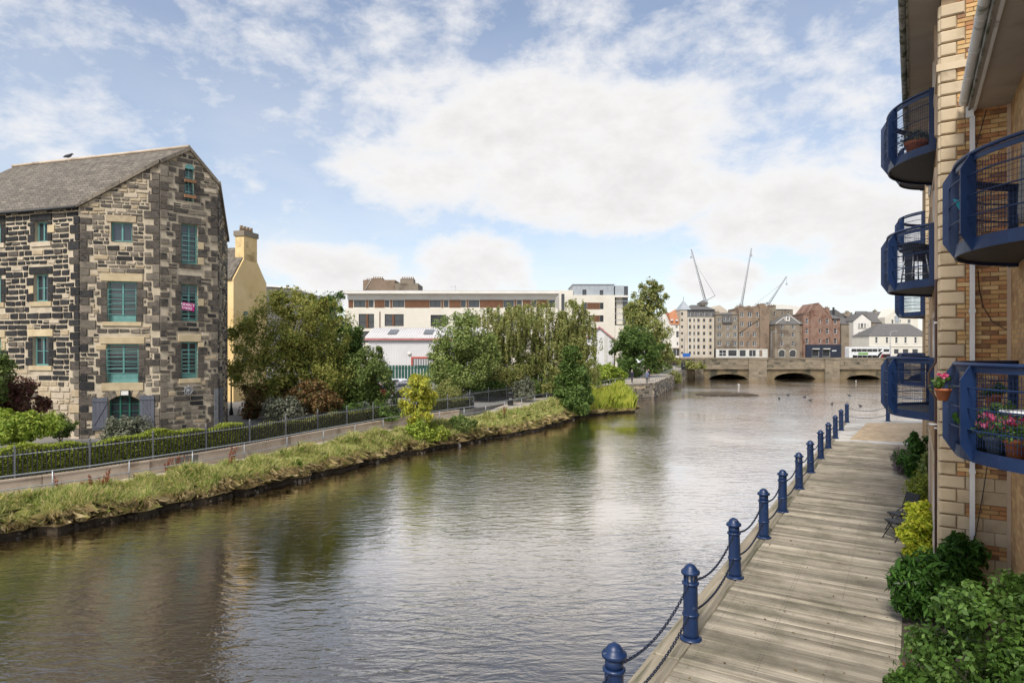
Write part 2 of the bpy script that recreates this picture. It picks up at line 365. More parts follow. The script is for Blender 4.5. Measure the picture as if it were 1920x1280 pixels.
# ------------------------------------------------------------------ shared materials
m_water = water_mat()
m_soil = M('wet_bank_earth', (.035,.026,.016), .95, (.075,.055,.035), 3, bump=.8, bscale=12)
m_land = M('yard_ground', (.16,.15,.135), .95, (.23,.215,.19), .6, bump=.3)
m_bed = M('river_bed', (.05,.04,.025), 1)
m_path = M('path_asphalt', (.36,.305,.24), .95, (.46,.395,.315), 1.3, bump=.3, bscale=60, blotch=(.26,.225,.18), blscale=.5)
m_conc = M('retaining_concrete', (.46,.36,.27), .9, (.60,.50,.39), 1.5, bump=.3, blotch=(.24,.17,.12), bl=(.55,.75), blscale=1.0)
m_galv = M('galvanised_steel', (.36,.37,.38), .45, (.48,.49,.5), 4, metal=.6)
m_iron = M('black_iron', (.018,.02,.022), .5, (.04,.04,.042), 5)
m_wood = M('weathered_board', (.19,.16,.115), .9, (.50,.435,.34), 1.0, detail=8, bump=.5, bscale=9, wb=((.13,.115,.075),.44,.68,1.1), rand=.34, stretch=(.45,11,11), blotch=(.17,.15,.10), bl=(.52,.78), blscale=.5)
m_beam = M('edge_timber', (.22,.185,.13), .9, (.40,.34,.25), 1.1, detail=7, bump=.5, bscale=8, stretch=(.6,9,9), blotch=(.12,.115,.07), blscale=.6)
m_blue = M('navy_bollard_paint', (.005,.020,.070), .4, (.009,.029,.095), 3, bump=.1, bscale=30, blotch=(.11,.12,.15), bl=(.63,.70), blscale=8, spec=.5)
m_bluedk = M('navy_balcony_paint', (.004,.018,.066), .42, (.008,.027,.09), 2.5, bump=.05, blotch=(.04,.055,.11), bl=(.64,.78), blscale=5, spec=.5)
m_under = M('balcony_soffit_steel', (.012,.014,.018), .6, (.024,.026,.03), 3)
m_chain = M('dark_chain', (.012,.02,.05), .5, (.035,.045,.075), 20, metal=.3)
m_lant = M('lantern_lens', (.75,.72,.65), .3)
m_pave = brick_mat('tan_paving', (.44,.32,.19), (.52,.38,.235), (.33,.25,.16), bw=.2, bh=.1)
m_cope = M('pale_quay_coping', (.44,.41,.37), .9, (.56,.53,.48), 1.5, blotch=(.32,.29,.25), blscale=.7)
m_quay = M('quay_wall_stone', (.14,.12,.09), .9, (.26,.22,.16), 1.2, bump=.6, bscale=5, blotch=(.06,.065,.04), blscale=.7)
m_bark = M('bark', (.05,.038,.027), .95, (.10,.08,.06), 8, bump=.6)
m_birch = M('birch_bark', (.30,.27,.23), .9, (.45,.42,.38), 5, blotch=(.06,.05,.045), blscale=4)
# foliage
L_grass = LEAF('bank_grass_leaf', [(.10,.16,.025),(.17,.22,.045),(.25,.25,.08),(.40,.34,.16),(.46,.39,.21),(.15,.21,.04)], .7, .4, 2.1)
L_dry = LEAF('dry_grass_leaf', [(.42,.33,.17),(.52,.42,.24),(.33,.24,.11),(.26,.25,.08)], .8, .4, 1.75)
L_olive = LEAF('olive_leaf', [(.052,.068,.012),(.098,.108,.02),(.15,.152,.036),(.145,.12,.035)], mult=2.5)
L_dark = LEAF('dark_green_leaf', [(.024,.046,.010),(.048,.080,.016),(.085,.118,.03)], mult=2.1)
L_mid = LEAF('mid_green_leaf', [(.04,.064,.013),(.082,.112,.027),(.135,.16,.05)])
L_light = LEAF('light_green_leaf', [(.06,.088,.02),(.115,.145,.036),(.18,.205,.075)], mult=2.05)
L_birch = LEAF('birch_leaf', [(.065,.085,.02),(.12,.135,.035),(.175,.18,.062),(.18,.155,.06)], mult=2.2)
L_yell = LEAF('yellow_ash_leaf', [(.20,.24,.03),(.34,.36,.05),(.48,.42,.06),(.28,.32,.05)], .5, .4, 1.35)
L_gold = LEAF('golden_shrub_leaf', [(.20,.27,.02),(.38,.42,.03),(.58,.55,.06),(.24,.30,.03)], .5, .4, 1.4)
L_red = LEAF('bronze_leaf', [(.045,.05,.014),(.11,.06,.026),(.16,.085,.035),(.06,.075,.02)])
L_purple = LEAF('purple_leaf', [(.05,.018,.016),(.09,.035,.028),(.075,.055,.025)])
L_hedge = LEAF('hedge_leaf', [(.045,.066,.009),(.11,.135,.018),(.20,.215,.032),(.09,.10,.025)], mult=2.5)
L_lime = LEAF('lime_bush_leaf', [(.085,.125,.014),(.15,.20,.026),(.25,.28,.045)], mult=1.8)
L_grey = LEAF('grey_green_leaf', [(.08,.09,.055),(.15,.16,.105),(.25,.24,.18)], mult=1.3)
L_reed = LEAF('reed_leaf', [(.15,.20,.022),(.27,.30,.04),(.40,.37,.09)], .6, .4, 1.8)
L_spike = LEAF('glossy_green_leaf', [(.016,.042,.007),(.034,.082,.013),(.07,.145,.026)], .4)
L_budd = LEAF('fresh_green_leaf', [(.045,.092,.015),(.085,.16,.028),(.15,.235,.06)], .45, mult=1.15)
L_dock = LEAF('dock_seed', [(.16,.045,.02),(.23,.075,.03),(.12,.03,.016)])
L_lav = LEAF('lavender', [(.14,.10,.12),(.20,.15,.17),(.13,.14,.08)])
L_pink = LEAF('pink_petal', [(.55,.03,.12),(.75,.12,.25),(.70,.25,.35)], .6, .3, 1.0)
L_ivy = LEAF('ivy_leaf', [(.065,.08,.02),(.125,.13,.035),(.18,.17,.06)], mult=2.1)

# ------------------------------------------------------------------ the setting: water, land, paths
def struct(o): o['kind'] = 'structure'; return o
ZD = 1.85                                    # boardwalk level over the water
struct(MB().poly([(-3000,-600,-1.6),(3000,-600,-1.6),(3000,4500,-1.6),(-3000,4500,-1.6)]).build('ground', m_bed))
struct(MB().poly([(-70,-60,0),(330,-60,0),(330,158,0),(-70,158,0)]).build('water', m_water))
#            waterline      near edge of path    back of path     z path
ST = [((-45,-20), None, (-48,-17), .9), ((-21.5,17), None, (-23.6,18.8), .9), ((-17.4,21.4), None, (-19.2,23.6), .9), ((-15.1,23.4), None, (-17.5,25.4), .95),
      ((-12.8,27.0), None, (-14.9,28.8), 1.0), ((-11.2,29.6), None, (-13.3,31.7), 1.02), ((-9.1,33.5), None, (-11.3,36), 1.1), ((-7.0,37.8), None, (-9.0,40.5), 1.15),
      ((-4.2,41.5), None, (-6.0,45), 1.2), ((-2.25,44.3), None, (-2.9,49), 1.25), ((1.67,49.2), (.9,52), (-.5,58), 1.4), ((4.18,54.8), (3.7,57.6), (4.5,67), 1.5),
      ((6.65,60.4), (7,66), (8,74), 1.6), ((12.6,64.5), (13.3,79), (13,87), 1.7), ((18.3,81.6), (18.15,81.9), (17.9,96), 1.75), ((25.8,102), (25.6,102.3), (25,115), 1.95), ((37.4,134), (37.2,134.2), (36.5,141), 2.6)]
S = []
for (w, n, f, z) in ST:
    w = Vector((*w, 0)); f = Vector((*f, z)); n = Vector((*n, z)) if n else Vector((w.x + (f.x - w.x) * .48, w.y + (f.y - w.y) * .48, z))
    S.append((w, n, f, z))
def left(i, k):
    a = S[max(0, i - 1)][k]; b = S[min(len(S) - 1, i + 1)][k]; t = (b - a); t.z = 0; t.normalize(); return Vector((-t.y, t.x, 0))
mb = MB(); mp = MB(); ml = MB()
KF = 10; SF = []                                # finer, uneven bank edge
for i in range(len(S) - 1):
    for k in range(KF):
        t = k / KF; w_, n_, f_ = (S[i][j].lerp(S[i + 1][j], t) for j in range(3)); a_ = i + t
        jit = .16 * math.sin(a_ * 9.1) + .12 * math.sin(a_ * 21.7 + 1) + .08 * math.sin(a_ * 47.3)
        SF.append((w_ + left(i, 0) * jit * (1 if i < 13 else 0), n_, f_, n_.z, .22 + .12 * math.sin(a_ * 13.3) + .06 * math.sin(a_ * 37)))
for i in range(KF * 13):
    (w0, n0, _, _, h0), (w1, n1, _, _, h1) = SF[i], SF[i + 1]; l0 = left(i // KF, 0)
    rows_ = [(w0 - l0 * .12 + Vector((0,0,-.8)), w1 - l0 * .12 + Vector((0,0,-.8))), (w0 - l0 * .05 + Vector((0,0,.04)), w1 - l0 * .05 + Vector((0,0,.04))), (w0 + l0 * .10 + Vector((0,0,h0)), w1 + l0 * .10 + Vector((0,0,h1))),
             (w0.lerp(n0, .45) + Vector((0,0,.15)), w1.lerp(n1, .45) + Vector((0,0,.15))), (n0 + Vector((0,0,-.01)), n1 + Vector((0,0,-.01)))]
    for (a, b), (d, c) in zip(rows_[:-1], rows_[1:]): mb.poly([a, b, c, d])
for i in range(len(S) - 1):
    (w0, n0, f0, z0), (w1, n1, f1, z1) = S[i], S[i + 1]
    l0, l1 = left(i, 0), left(i + 1, 0)
    mp.poly([n0, n1, f1, f0]); mp.poly([n0 + Vector((0,0,-.6)), n1 + Vector((0,0,-.6)), n1, n0])
    g0, g1 = left(i, 2), left(i + 1, 2)
    up0 = .58 if i < 10 else .02; up1 = .58 if i + 1 < 10 else .02
    a = f0 + g0 * .1 + Vector((0,0,up0)); b = f1 + g1 * .1 + Vector((0,0,up1))
    c = f1 + g1 * 6; c.z = 1.9 if i + 1 < 15 else b.z; d = f0 + g0 * 6; d.z = 1.9 if i < 15 else a.z
    ml.poly([a, b, c, d]); c2 = Vector((c.x - 400, c.y + 5, 1.9)); d2 = Vector((d.x - 400, d.y + (5 if i else -300), 1.9))
    ml.poly([d, c, c2, d2])
    ml.poly([a + Vector((0,0,-.7)), b + Vector((0,0,-.7)), b, a])
struct(mb.build('river_bank', m_soil)); struct(mp.build('footpath', m_path))
ml.poly([(-2500,146,1.9),(-363,146,1.9),(-363,4000,1.9),(-2500,4000,1.9)])
struct(ml.build('yard_ground', m_land))
m_road = M('asphalt', (.045,.045,.047), .9, (.07,.07,.072), 1.0)
m_pavement = M('pavement', (.30,.28,.26), .9, (.38,.36,.33), .8)
mb = MB(); mb.poly([(-2500,141,2.62),(2500,141,2.62),(2500,4400,2.62),(-2500,4400,2.62)])
struct(mb.build('far_ground', m_land))
struct(MB().poly([(-400,150,2.635),(400,150,2.635),(400,176,2.635),(-400,176,2.635)]).build('road', m_road))
struct(MB().b2((-400,176,2.55),(400,181,2.76)).build('pavement', m_pavement))

# retaining wall with its panels, iron fence on it, handrail along the path
def pline(k, i0, i1):
    return [S[i][k].copy() for i in range(i0, i1 + 1)]
def resample(pts, step, phase=0.0):
    out = []; acc = phase
    for a, b in zip(pts[:-1], pts[1:]):
        Ld = (b - a).length; 
        while acc <= Ld: out.append((a.lerp(b, acc / Ld), (b - a).normalized())); acc += step
        acc -= Ld
    return out
wl = pline(2, 1, 9)
o = empty('retaining_wall', wl[0]); tag(o, 'long low tan concrete wall carrying the iron fence beside the riverside path', 'wall')
pts = resample(wl, 3.9)
for (a, t), (b, t2) in zip(pts[:-1], pts[1:]):
    t = (b - a).normalized(); l = Vector((-t.y, t.x, 0)).normalized(); a2 = a + t * .012 - wl[0]; b2 = b - t * .012 - wl[0]
    q = MB(); q.extrude([a2 - Vector((0,0,.25)), b2 - Vector((0,0,.25)), b2 + Vector((0,0,.56)), a2 + Vector((0,0,.56))], l * .24)
    q.extrude([a2 - l * .03 + Vector((0,0,.56)), b2 - l * .03 + Vector((0,0,.56)), b2 - l * .03 + Vector((0,0,.63)), a2 - l * .03 + Vector((0,0,.63))], l * .3)
    q.build('panel', m_conc, o)
def fence(name, label, line, mat, h, step, poststep, base=0.0, rails=(.1, .92), maxbars=300, bar=.017, tip=.12):
    o = empty(name, line[0]); tag(o, label, 'fence'); O = line[0]
    bm = MB().box((0,0,(h + tip) / 2), (bar * 2, bar * 2, h + tip)).mesh('bar', mat)
    for n_, (p, t) in enumerate(resample(line, step)):
        if n_ >= maxbars: break
        link('bar', bm, o, p - O + Vector((0,0,base)), math.atan2(t.y, t.x))
    pm = MB(); pm.box((0,0,(h + .22) / 2), (.06,.06,h + .22)); pm.lathe([(.035,0),(.05,.03),(.03,.07),(.012,.13)], 8, (0,0,h + .22)); pm = pm.mesh('post', m_galv if mat is not m_iron else m_iron2)
    for (p, t) in resample(line, poststep): link('post', pm, o, p - O + Vector((0,0,base)), math.atan2(t.y, t.x))
    for rz in rails:
        r = MB(); r.tube([p - O + Vector((0,0,base + rz)) for p in line], .022, 5, smooth=False); r.build('rail', mat if rz < .5 else m_galv2, o)
    return o
m_iron2 = M('grey_fence_post', (.10,.105,.11), .5, (.18,.18,.19), 5)
m_galv2 = M('worn_top_rail', (.20,.21,.215), .5, (.33,.34,.35), 5)
def off(line, dist, dz=0):
    r = []
    for i, p in enumerate(line):
        t = (line[min(i + 1, len(line) - 1)] - line[max(0, i - 1)]); t.z = 0; t.normalize(); r.append(p + Vector((-t.y, t.x, 0)) * dist + Vector((0,0,dz)))
    return r
fl = off(pline(2, 2, 9), .12, .6); fl[0] = fl[0] + (fl[0] - fl[1]).normalized() * 2.0
fence('railing_fence', 'black iron railings on the low tan wall in front of the hedge', fl, m_iron, .95, .15, 2.45, 0)
l2 = [Vector((-3.0,49.4,1.3)), Vector((-4.2,54,1.5)), Vector((-1.4,58.6,1.6)), Vector((1.9,63,1.65)), Vector((5.4,70,1.7))]
fence('railing_fence', 'dark railings round the paved recess behind the litter bin', l2, m_iron, 1.05, .17, 2.9, 0, (.12, 1.0))
def handrail(name, label, line, step):
    O = line[0]; o = empty(name, O); tag(o, label, 'handrail')
    for z in (1.0, .5):
        MB().tube([p - O + Vector((0,0,z)) for p in line], .024, 6).build('rail', m_galv, o)
    pm = MB().tube([(0,0,-.05),(0,0,1.0)], .024, 6).mesh('post', m_galv)
    for (p, t) in resample(line, step): link('post', pm, o, p - O)
    return o
handrail('handrail', 'galvanised two-bar handrail between the path and the grassy bank', off(pline(1, 1, 11), .12), 2.6)
handrail('handrail', 'galvanised handrail along the stone quay where people walk', off(pline(1, 12, 16), .15), 2.3)

# ------------------------------------------------------------------ boardwalk, quay end
bd = Vector((.525, .851, 0)).normalized(); bl = Vector((-bd.y, bd.x, 0))        # along the bollards / towards the river
def BOL(d, off_=0.0, z=ZD): return Vector((-3.36 + .617 * d, d, z)) + bl * off_
th_b = math.atan2(bd.y, bd.x)
# quay body under the boards
mb = MB(); e0 = BOL(-25, .36); e1 = BOL(40.6, .36)
mb.prism([(e0.x, e0.y), (e1.x + 80, e0.y), (e1.x + 80, 40.9), (e1.x, 40.6)], -1.0, ZD - .05, 0)
struct(mb.build('quay', m_quay))
bw = empty('boardwalk', BOL(6.0)); bw['kind'] = 'structure'; bw['label'] = 'weathered grey timber boardwalk along the water'
Lb = 3.28; bmeshes = []
for k in range(5):
    q = MB(); w_ = .128 + .005 * (k % 3); q.bev((.06, -w_ / 2, -.045), (.06 + Lb + .05 * k, w_ / 2, .002 * k), .006, 2, 1)
    bmeshes.append(q.mesh('board', m_wood))
nb = int((31.9 - 6.0) * 1.1748 / .15); rr = random.Random(3)
for i in range(nb):
    p = bd * (.15 * i)
    o = link('board', bmeshes[rr.randrange(5)], bw, p + Vector((0,0,rr.uniform(-.003,.003))), th_b - math.pi / 2 + rr.uniform(-.0015,.0015))
q = MB()                                       # screw heads in rows over the joists
for i in range(nb):
    for x in (.22, 1.05, 1.1, 1.95, 2.8, 3.2):
        for dy in (-.035, .035):
            p = bd * (.15 * i + dy) - bl * x; q.add([p + Vector((sx * .007, sy * .007, .0065)) for sx, sy in ((-1,-1),(1,-1),(1,1),(-1,1))], [(0,1,2,3)])
q.build('screws', m_iron, bw)['kind'] = 'stuff'
for k in range(10):                             # long edge timbers, butted end to end
    d0 = 6.0 + k * 3.46; q = MB(); q.bev((.01, -.04, -.28), (4.05, .40, -.012 + .006 * (k % 2)), .02, 2, 1); q.build('edge_timber', m_beam, bw, bd * (4.065 * k), th_b)
mb = MB(); a = BOL(31.95, -.02); b = BOL(40.45, -.02)
struct(MB().prism([(a.x + .9, 32.2), (a.x + 30, 32.2 - 12), (a.x + 36, 38.8), (b.x + .6, 39.4)], ZD - .06, ZD - .003).build('quay_paving', m_pave))
c0 = BOL(31.95, .36); c1 = BOL(40.58, .36)
struct(MB().prism([(c0.x, c0.y), (a.x + 3.2, c0.y - 2.2), (c1.x + 40, 38.9), (c1.x + 40, 40.85), (c1.x, 40.57)], ZD - .07, ZD - .009).build('quay_coping', m_cope))

# ------------------------------------------------------------------ bollards and chains
def bollard_meshes(lantern):
    parts = []
    parts.append(('base_flange', MB().lathe([(.175,0),(.175,.018),(.15,.03),(.135,.05)], 16).mesh('base_flange', m_blue)))
    b = MB(); b.lathe([(.128,.03),(.122,.1),(.117,.4),(.112,.9),(.112,.92)], 16); parts.append(('post', b.mesh('post', m_blue)))
    for z in (.40, .90): parts.append(('collar', MB().lathe([(.116,z-.025),(.135,z-.012),(.135,z+.012),(.116,z+.025)], 16).mesh('collar', m_blue)))
    if lantern:
        b = MB(); b.lathe([(.06,.9),(.06,1.06)], 10); parts.append(('lens', b.mesh('lens', m_lant)))
        b = MB()
        for k in range(8):
            q = k * math.pi / 4; b.box((.098 * math.cos(q), .098 * math.sin(q), .98), (.02,.035,.13), rz=q)
        parts.append(('cage', b.mesh('cage', m_blue)))
    else:
        parts.append(('neck', MB().lathe([(.108,.91),(.108,1.05)], 16).mesh('neck', m_blue)))
    parts.append(('cap', MB().lathe([(.112,1.04),(.145,1.05),(.15,1.08),(.14,1.10),(.105,1.115),(.10,1.14),(.07,1.18),(.03,1.205),(0.004,1.21)], 16).mesh('cap', m_blue)))
    return parts
bp_plain, bp_lant = bollard_meshes(False), bollard_meshes(True)
BD = [4.7, 7.37, 10.09, 12.8, 15.5, 17.95, 20.9, 23.6, 26.6, 29.4, 32.6, 35.8, 39.6]
bpos = []
ORDN = ['first','second','third','fourth','fifth','sixth','seventh','eighth','ninth','tenth','eleventh','twelfth','thirteenth','fourteenth']
ORD = ['standing at the corner of the paved quay end'] + ['%s along the boardwalk from the paved quay corner' % w for w in ORDN[1:]]
for i, d in enumerate(BD):
    p = BOL(d, .0); lan = i in (2, 6, 9)
    o = empty('bollard', p, rr.uniform(0, 3)); o.rotation_euler = (R(rr.uniform(-1.3,1.3)), R(rr.uniform(-1.3,1.3)), rr.uniform(0, 3))
    tag(o, ('navy lantern bollard with pale slotted head, %s' if lan else 'plain navy domed bollard, %s') % ORD[len(BD) - 1 - i], 'bollard', 'navy bollards along the boardwalk')
    for n_, me in (bp_lant if lan else bp_plain): link(n_, me, o)
    bpos.append(p)
for k, (x, y) in enumerate(((4.1, 40.1),)):
    p = Vector((bpos[-1].x + 3.0, 40.3, ZD - .01)); o = empty('bollard', p); tag(o, 'navy bollard at the paved quay end under the balcony', 'bollard')
    for n_, me in bp_plain: link(n_, me, o)
    bpos.append(p)
def chain(a, b, sag, label, group, real=True):
    n = max(8, int((b - a).length / (.062 if real else .12))); o_ = a.lerp(b, .5)
    q = MB(); pts = []
    for i in range(n + 1):
        t = i / n; p = a.lerp(b, t) - Vector((0,0, sag * 4 * t * (1 - t))); pts.append(p - o_)
    for i in range(n):
        p, r_ = pts[i], pts[i + 1]; t = (r_ - p).normalized(); sd = t.cross(Vector((0,0,1))).normalized(); up = sd.cross(t)
        w = sd if i % 2 else up; c = (p + r_) / 2; hl = (r_ - p).length * .68; hw = .021
        ring = [c + t * (hl * ca) + w * (hw * sa) for ca, sa in ((1,0),(.75,.8),(-.75,.8),(-1,0),(-.75,-.8),(.75,-.8))]
        q.tube(ring + [ring[0]], .0075, 4, cap=False)
    ob = q.build('chain', m_chain, None, o_); tag(ob, label, 'chain', group)
for i in range(len(bpos) - 1):
    a, b = bpos[i], bpos[i + 1]; t = (b - a).normalized(); t.z = 0; t.normalize()
    last = i == len(bpos) - 2
    for z, sg, nm in ((.90, .22, 'upper'), (.40, .17, 'lower')):
        chain(a + t * .13 + Vector((0,0,z)), b - t * .13 + Vector((0,0,z)), sg,
              ('%s dark chain across the open end of the paved quay' % nm) if last else ('%s dark chain of the %s bollard gap from the paved quay corner' % (nm, ORDN[len(bpos) - 3 - i])), None if last else ('%s bollard chains' % nm), i < 6)
# ------------------------------------------------------------------ the brick apartment block on the right
TH = math.atan2(.8437, .5369); CO = Vector((7.41, 10.9, ZD))
uv = Vector((.5369, .8437, 0)); wv = Vector((-.8437, .5369, 0))
def RB(u, w, z=0.0): return CO + uv * u + wv * w + Vector((0, 0, z))
m_mortar = M('brick_mortar', (.24,.165,.10), .95, (.32,.23,.14), 5)
m_bk = [M('buff_brick', (.44,.26,.105), .85, (.58,.36,.155), 9, rand=.18, bump=.2, bscale=40), M('orange_brick', (.37,.17,.07), .85, (.47,.235,.10), 9, rand=.18, bump=.2, bscale=40),
        M('brown_brick', (.20,.10,.05), .85, (.31,.165,.085), 12, rand=.15, bump=.2, bscale=40), M('straw_brick', (.52,.35,.16), .85, (.64,.45,.23), 9, rand=.12, bump=.2, bscale=40)]
m_bface = brick_mat('buff_brick_face', (.40,.21,.085), (.56,.35,.15), (.33,.24,.15))
m_stone = M('cast_stone', (.46,.355,.225), .85, (.57,.455,.31), 1.6, rand=.10, bump=.15, bscale=60, blotch=(.29,.215,.125), bl=(.55,.8), blscale=2)
m_trim = M('pink_stone_trim', (.46,.34,.24), .8, (.58,.45,.33), 2)
m_soff = M('painted_soffit', (.36,.31,.26), .8, (.45,.40,.34), 1.2, blotch=(.27,.23,.18), bl=(.55,.75))
m_pvc = M('white_gutter', (.66,.65,.64), .5, (.78,.77,.75), 2, blotch=(.22,.22,.17), bl=(.56,.68), blscale=2.5)
m_pipe = M('white_downpipe', (.66,.64,.62), .45, (.74,.72,.70), 2)
m_moss = M('weathered_fascia', (.20,.19,.16), .9, (.42,.41,.38), 5, blotch=(.07,.08,.05), bl=(.48,.6), blscale=4)
m_rooft = M('dark_roof_tile', (.06,.055,.05), .85, (.10,.09,.085), 4)
m_bpipe = M('brown_pipe', (.07,.035,.025), .5)
m_glass = GLASS('window_glass', (.03,.035,.04))
m_pvcw = M('white_window_frame', (.7,.7,.69), .4)
apt = empty('apartment_building', CO, TH); tag(apt, 'buff brick apartment block with pale stone quoins and navy balconies above the boardwalk', 'building')
def part(name, mats, fn, parent=apt, kind=None):
    q = MB(); fn(q); o = q.build(name, mats, parent)
    if kind: o['kind'] = kind
    return o
E1, E0, E2, RC = 10.72, 8.67, 13.4, -.967
part('wall', m_mortar, lambda q: q.b2((.02, -9, -.1), (8.4, -.02, E1)))
part('brick_face', m_bface, lambda q: q.b2((.36, -.02, 2.475), (8.39, 0, E1 - .01)))
part('ground_floor_face', m_stone, lambda q: q.b2((.36, -.02, -.1), (8.39, .012, 2.472)))
part('wall', m_bface, lambda q: q.b2((-1.66, -9, -.1), (.018, RC, E0)))
part('wall', m_bface, lambda q: q.b2((-6.4, -9, -.1), (-1.665, -1.52, E0)))
part('wall', m_bface, lambda q: q.b2((8.4, -9, -.1), (14.6, RC, E0)))
part('wall', m_bface, lambda q: q.b2((14.62, -9, -.1), (23.8, -.01, E2)))
# stone corner strip where the recess begins, stone band and sills
part('corner_strip', m_trim, lambda q: q.b2((-.05, RC, 0), (-.002, RC + .05, E0)))
part('string_course', m_stone, lambda q: (q.b2((-.045, -.9, 9.43), (.02, .05, 9.55)), q.b2((.02, -.01, 9.43), (8.4, .05, 9.55))))
rq = random.Random(11)
# quoins: alternate long and short blocks with bevelled edges
qm = {}
for nm, ln in (('l', .352), ('s', .232)):
    a = MB(); a.bev((-.028, -ln, .012), (.02, -.004, .213), .018, 0, -1); qm[nm] = a.mesh('quoin', m_stone)
nq = int(E1 / .225)
for k in range(nq):
    link('quoin', qm['l' if k % 2 == 0 else 's'], apt, (0, 0, k * .225))
    if k % 2: continue
fq = MB(); fq.bev((.004, -.02, .012), (.34, .028, .213), .018, 1, 1); fqm = fq.mesh('quoin', m_stone)
for k in range(nq): link('quoin', fqm, apt, (0, .0, k * .225))
for k in range(int(E2 / .225)): link('quoin', qm['l' if k % 2 == 0 else 's'], apt, (14.62, 0, k * .225))
# bricks and blocks of the wall that faces along the quay
bricks = []
def brickmesh(L_):
    a = MB(); a.bev((-.004, -L_, .005), (.02, 0, .070), .004, 0, -1); return a
bcache = {}
for c in range(int(E1 / .075)):
    z = c * .075; kq = int(z / .225 + 1e-6); y0 = -(.362 if kq % 2 == 0 else .242)
    band = (z < 2.47)
    isbrick = (not band) or (int((z + .001) / .225) % 3 == 2)
    if isbrick:
        y = y0; first = True
        s0 = -(.362 if c % 2 else .4745); cuts = [y0]; t = s0
        while t > -.967: 
            if t < y0 - .03: cuts.append(t)
            t -= .225 if True else 0
        cuts.append(RC)
        for a, b in zip(cuts[:-1], cuts[1:]):
            if a - b > .03: bricks.append((z, a - .005, a - b - .01))
    elif c % 3 == 0:
        cuts = [y0] + ([-.6] if kq % 2 else [-.76]) + [RC]
        for a, b in zip(cuts[:-1], cuts[1:]):
            q = MB(); q.bev((-.004, b + .004, z + .004), (.02, a - .004, z + .221), .004, 0, -1); q.build('stone_block', m_stone, apt)
bricks.sort(key=lambda b: -b[2]); rest = MB()
wts = [0,0,0,0,1,1,1,2,3,3]
for i, (z, y, L_) in enumerate(bricks):
    mi = rq.choice(wts if z > 2.4 else [1,1,2,2,1,0])  # yellow sunlit bricks above, darker below: sun and shade put into the colours
    if i < 300:
        key = (round(L_, 3), mi)
        if key not in bcache: bcache[key] = brickmesh(round(L_, 3)).mesh('brick', m_bk[mi])
        link('brick', bcache[key], apt, (0, y, z))
    else: rest.bev((-.004, y - L_, z + .005), (.02, y, z + .070), .004, 0, -1, mi)
if rest.v: rest.build('brick', m_bk, apt)['kind'] = 'stuff'
# eaves, gutters, pipes
part('soffit', m_soff, lambda q: q.b2((-6.4, -1.6, E0 + .002), (-.004, -.42, E0 + .04)))
part('fascia', m_moss, lambda q: q.b2((-6.4, -.42, E0 - .02), (-.06, -.39, E0 + .2)))
def gutter(q, u0, u1, y, z):
    pts = [(r_ * math.cos(a), r_ * math.sin(a)) for r_, a in [(.065, math.pi + k * math.pi / 8) for k in range(9)]]
    pts += [(x * .85, zz * .85) for x, zz in reversed(pts)]
    q.extrude([(u0, y + x, z + zz) for x, zz in pts], (u1 - u0, 0, 0))
    for k in range(int((u1 - u0) / 1.0) + 1): q.extrude([(u0 + k * 1.0, y + x * 1.08, z + zz * 1.08) for x, zz in pts], (.06, 0, 0))
part('gutter', m_pvc, lambda q: gutter(q, -6.4, -.10, -.325, E0 + .13))
part('drip_rail', m_pvc, lambda q: q.b2((-6.4, -.50, E0 - .035), (-.06, -.46, E0 + .0)))
part('hopper', m_pvc, lambda q: (q.b2((-.12,-.47,E0-.13),(-.03,-.36,E0+.05))))
def dpipe(q):
    q.b2((-.105, -.485, .02), (-.035, -.415, E0 - .12))
    for z in (1.2, 2.55, 3.9, 5.25, 6.6, 7.9): q.b2((-.115, -.495, z), (-.002, -.405, z + .06))
part('downpipe', m_pipe, dpipe)
part('soffit', m_soff, lambda q: q.b2((-.25, -.01, E1), (8.4, .47, E1 + .04)))
part('fascia', m_moss, lambda q: q.b2((-.25, .47, E1 - .02), (8.4, .50, E1 + .22)))
part('gutter', m_moss, lambda q: gutter(q, -.25, 8.4, .555, E1 + .14))
part('soffit', m_soff, lambda q: q.b2((14.4, -.01, E2), (23.8, .47, E2 + .04)))
part('fascia', m_moss, lambda q: q.b2((14.4, .47, E2 - .02), (23.8, .55, E2 + .22)))
part('roof', m_rooft, lambda q: (q.extrude([(-6.4,-.35,E0+.21),(-6.4,-5,E0+2.4),(-6.4,-9,E0+.3)], (6.38,0,0)), q.extrude([(-.25,.5,E1+.23),(-.25,-4.5,E1+2.6),(-.25,-9,E1+.3)], (8.6,0,0)), q.extrude([(14.4,.5,E2+.23),(14.4,-4.5,E2+2.6),(14.4,-9,E2+.3)], (9.4,0,0)), q.extrude([(8.42,-.35,E0+.21),(8.42,-5,E0+1.9),(8.42,-9,E0+.3)], (5.9,0,0))))
# long facade seen along its length: door bays with stone surrounds, brown pipe
for u0 in (1.2, 5.2):
    for zf in (.1, 3.25, 5.95, 8.65):
        hgt = 2.0
        part('window_surround', m_trim, lambda q: (q.b2((u0 - .12, 0, zf), (u0, .05, zf + hgt + .1)), q.b2((u0 + 1.5, 0, zf), (u0 + 1.62, .05, zf + hgt + .1)), q.b2((u0, 0, zf + hgt), (u0 + 1.5, .05, zf + hgt + .1))))
        w = part('window', m_pvcw, lambda q: (q.b2((u0, .001, zf), (u0 + .07, .03, zf + hgt)), q.b2((u0 + .72, .001, zf), (u0 + .79, .03, zf + hgt)), q.b2((u0 + 1.43, .001, zf), (u0 + 1.5, .03, zf + hgt))))
        for x0, x1 in ((u0 + .07, u0 + .72), (u0 + .79, u0 + 1.43)):
            part('pane', m_glass, lambda q: q.b2((x0, .004, zf), (x1, .015, zf + hgt)), w)
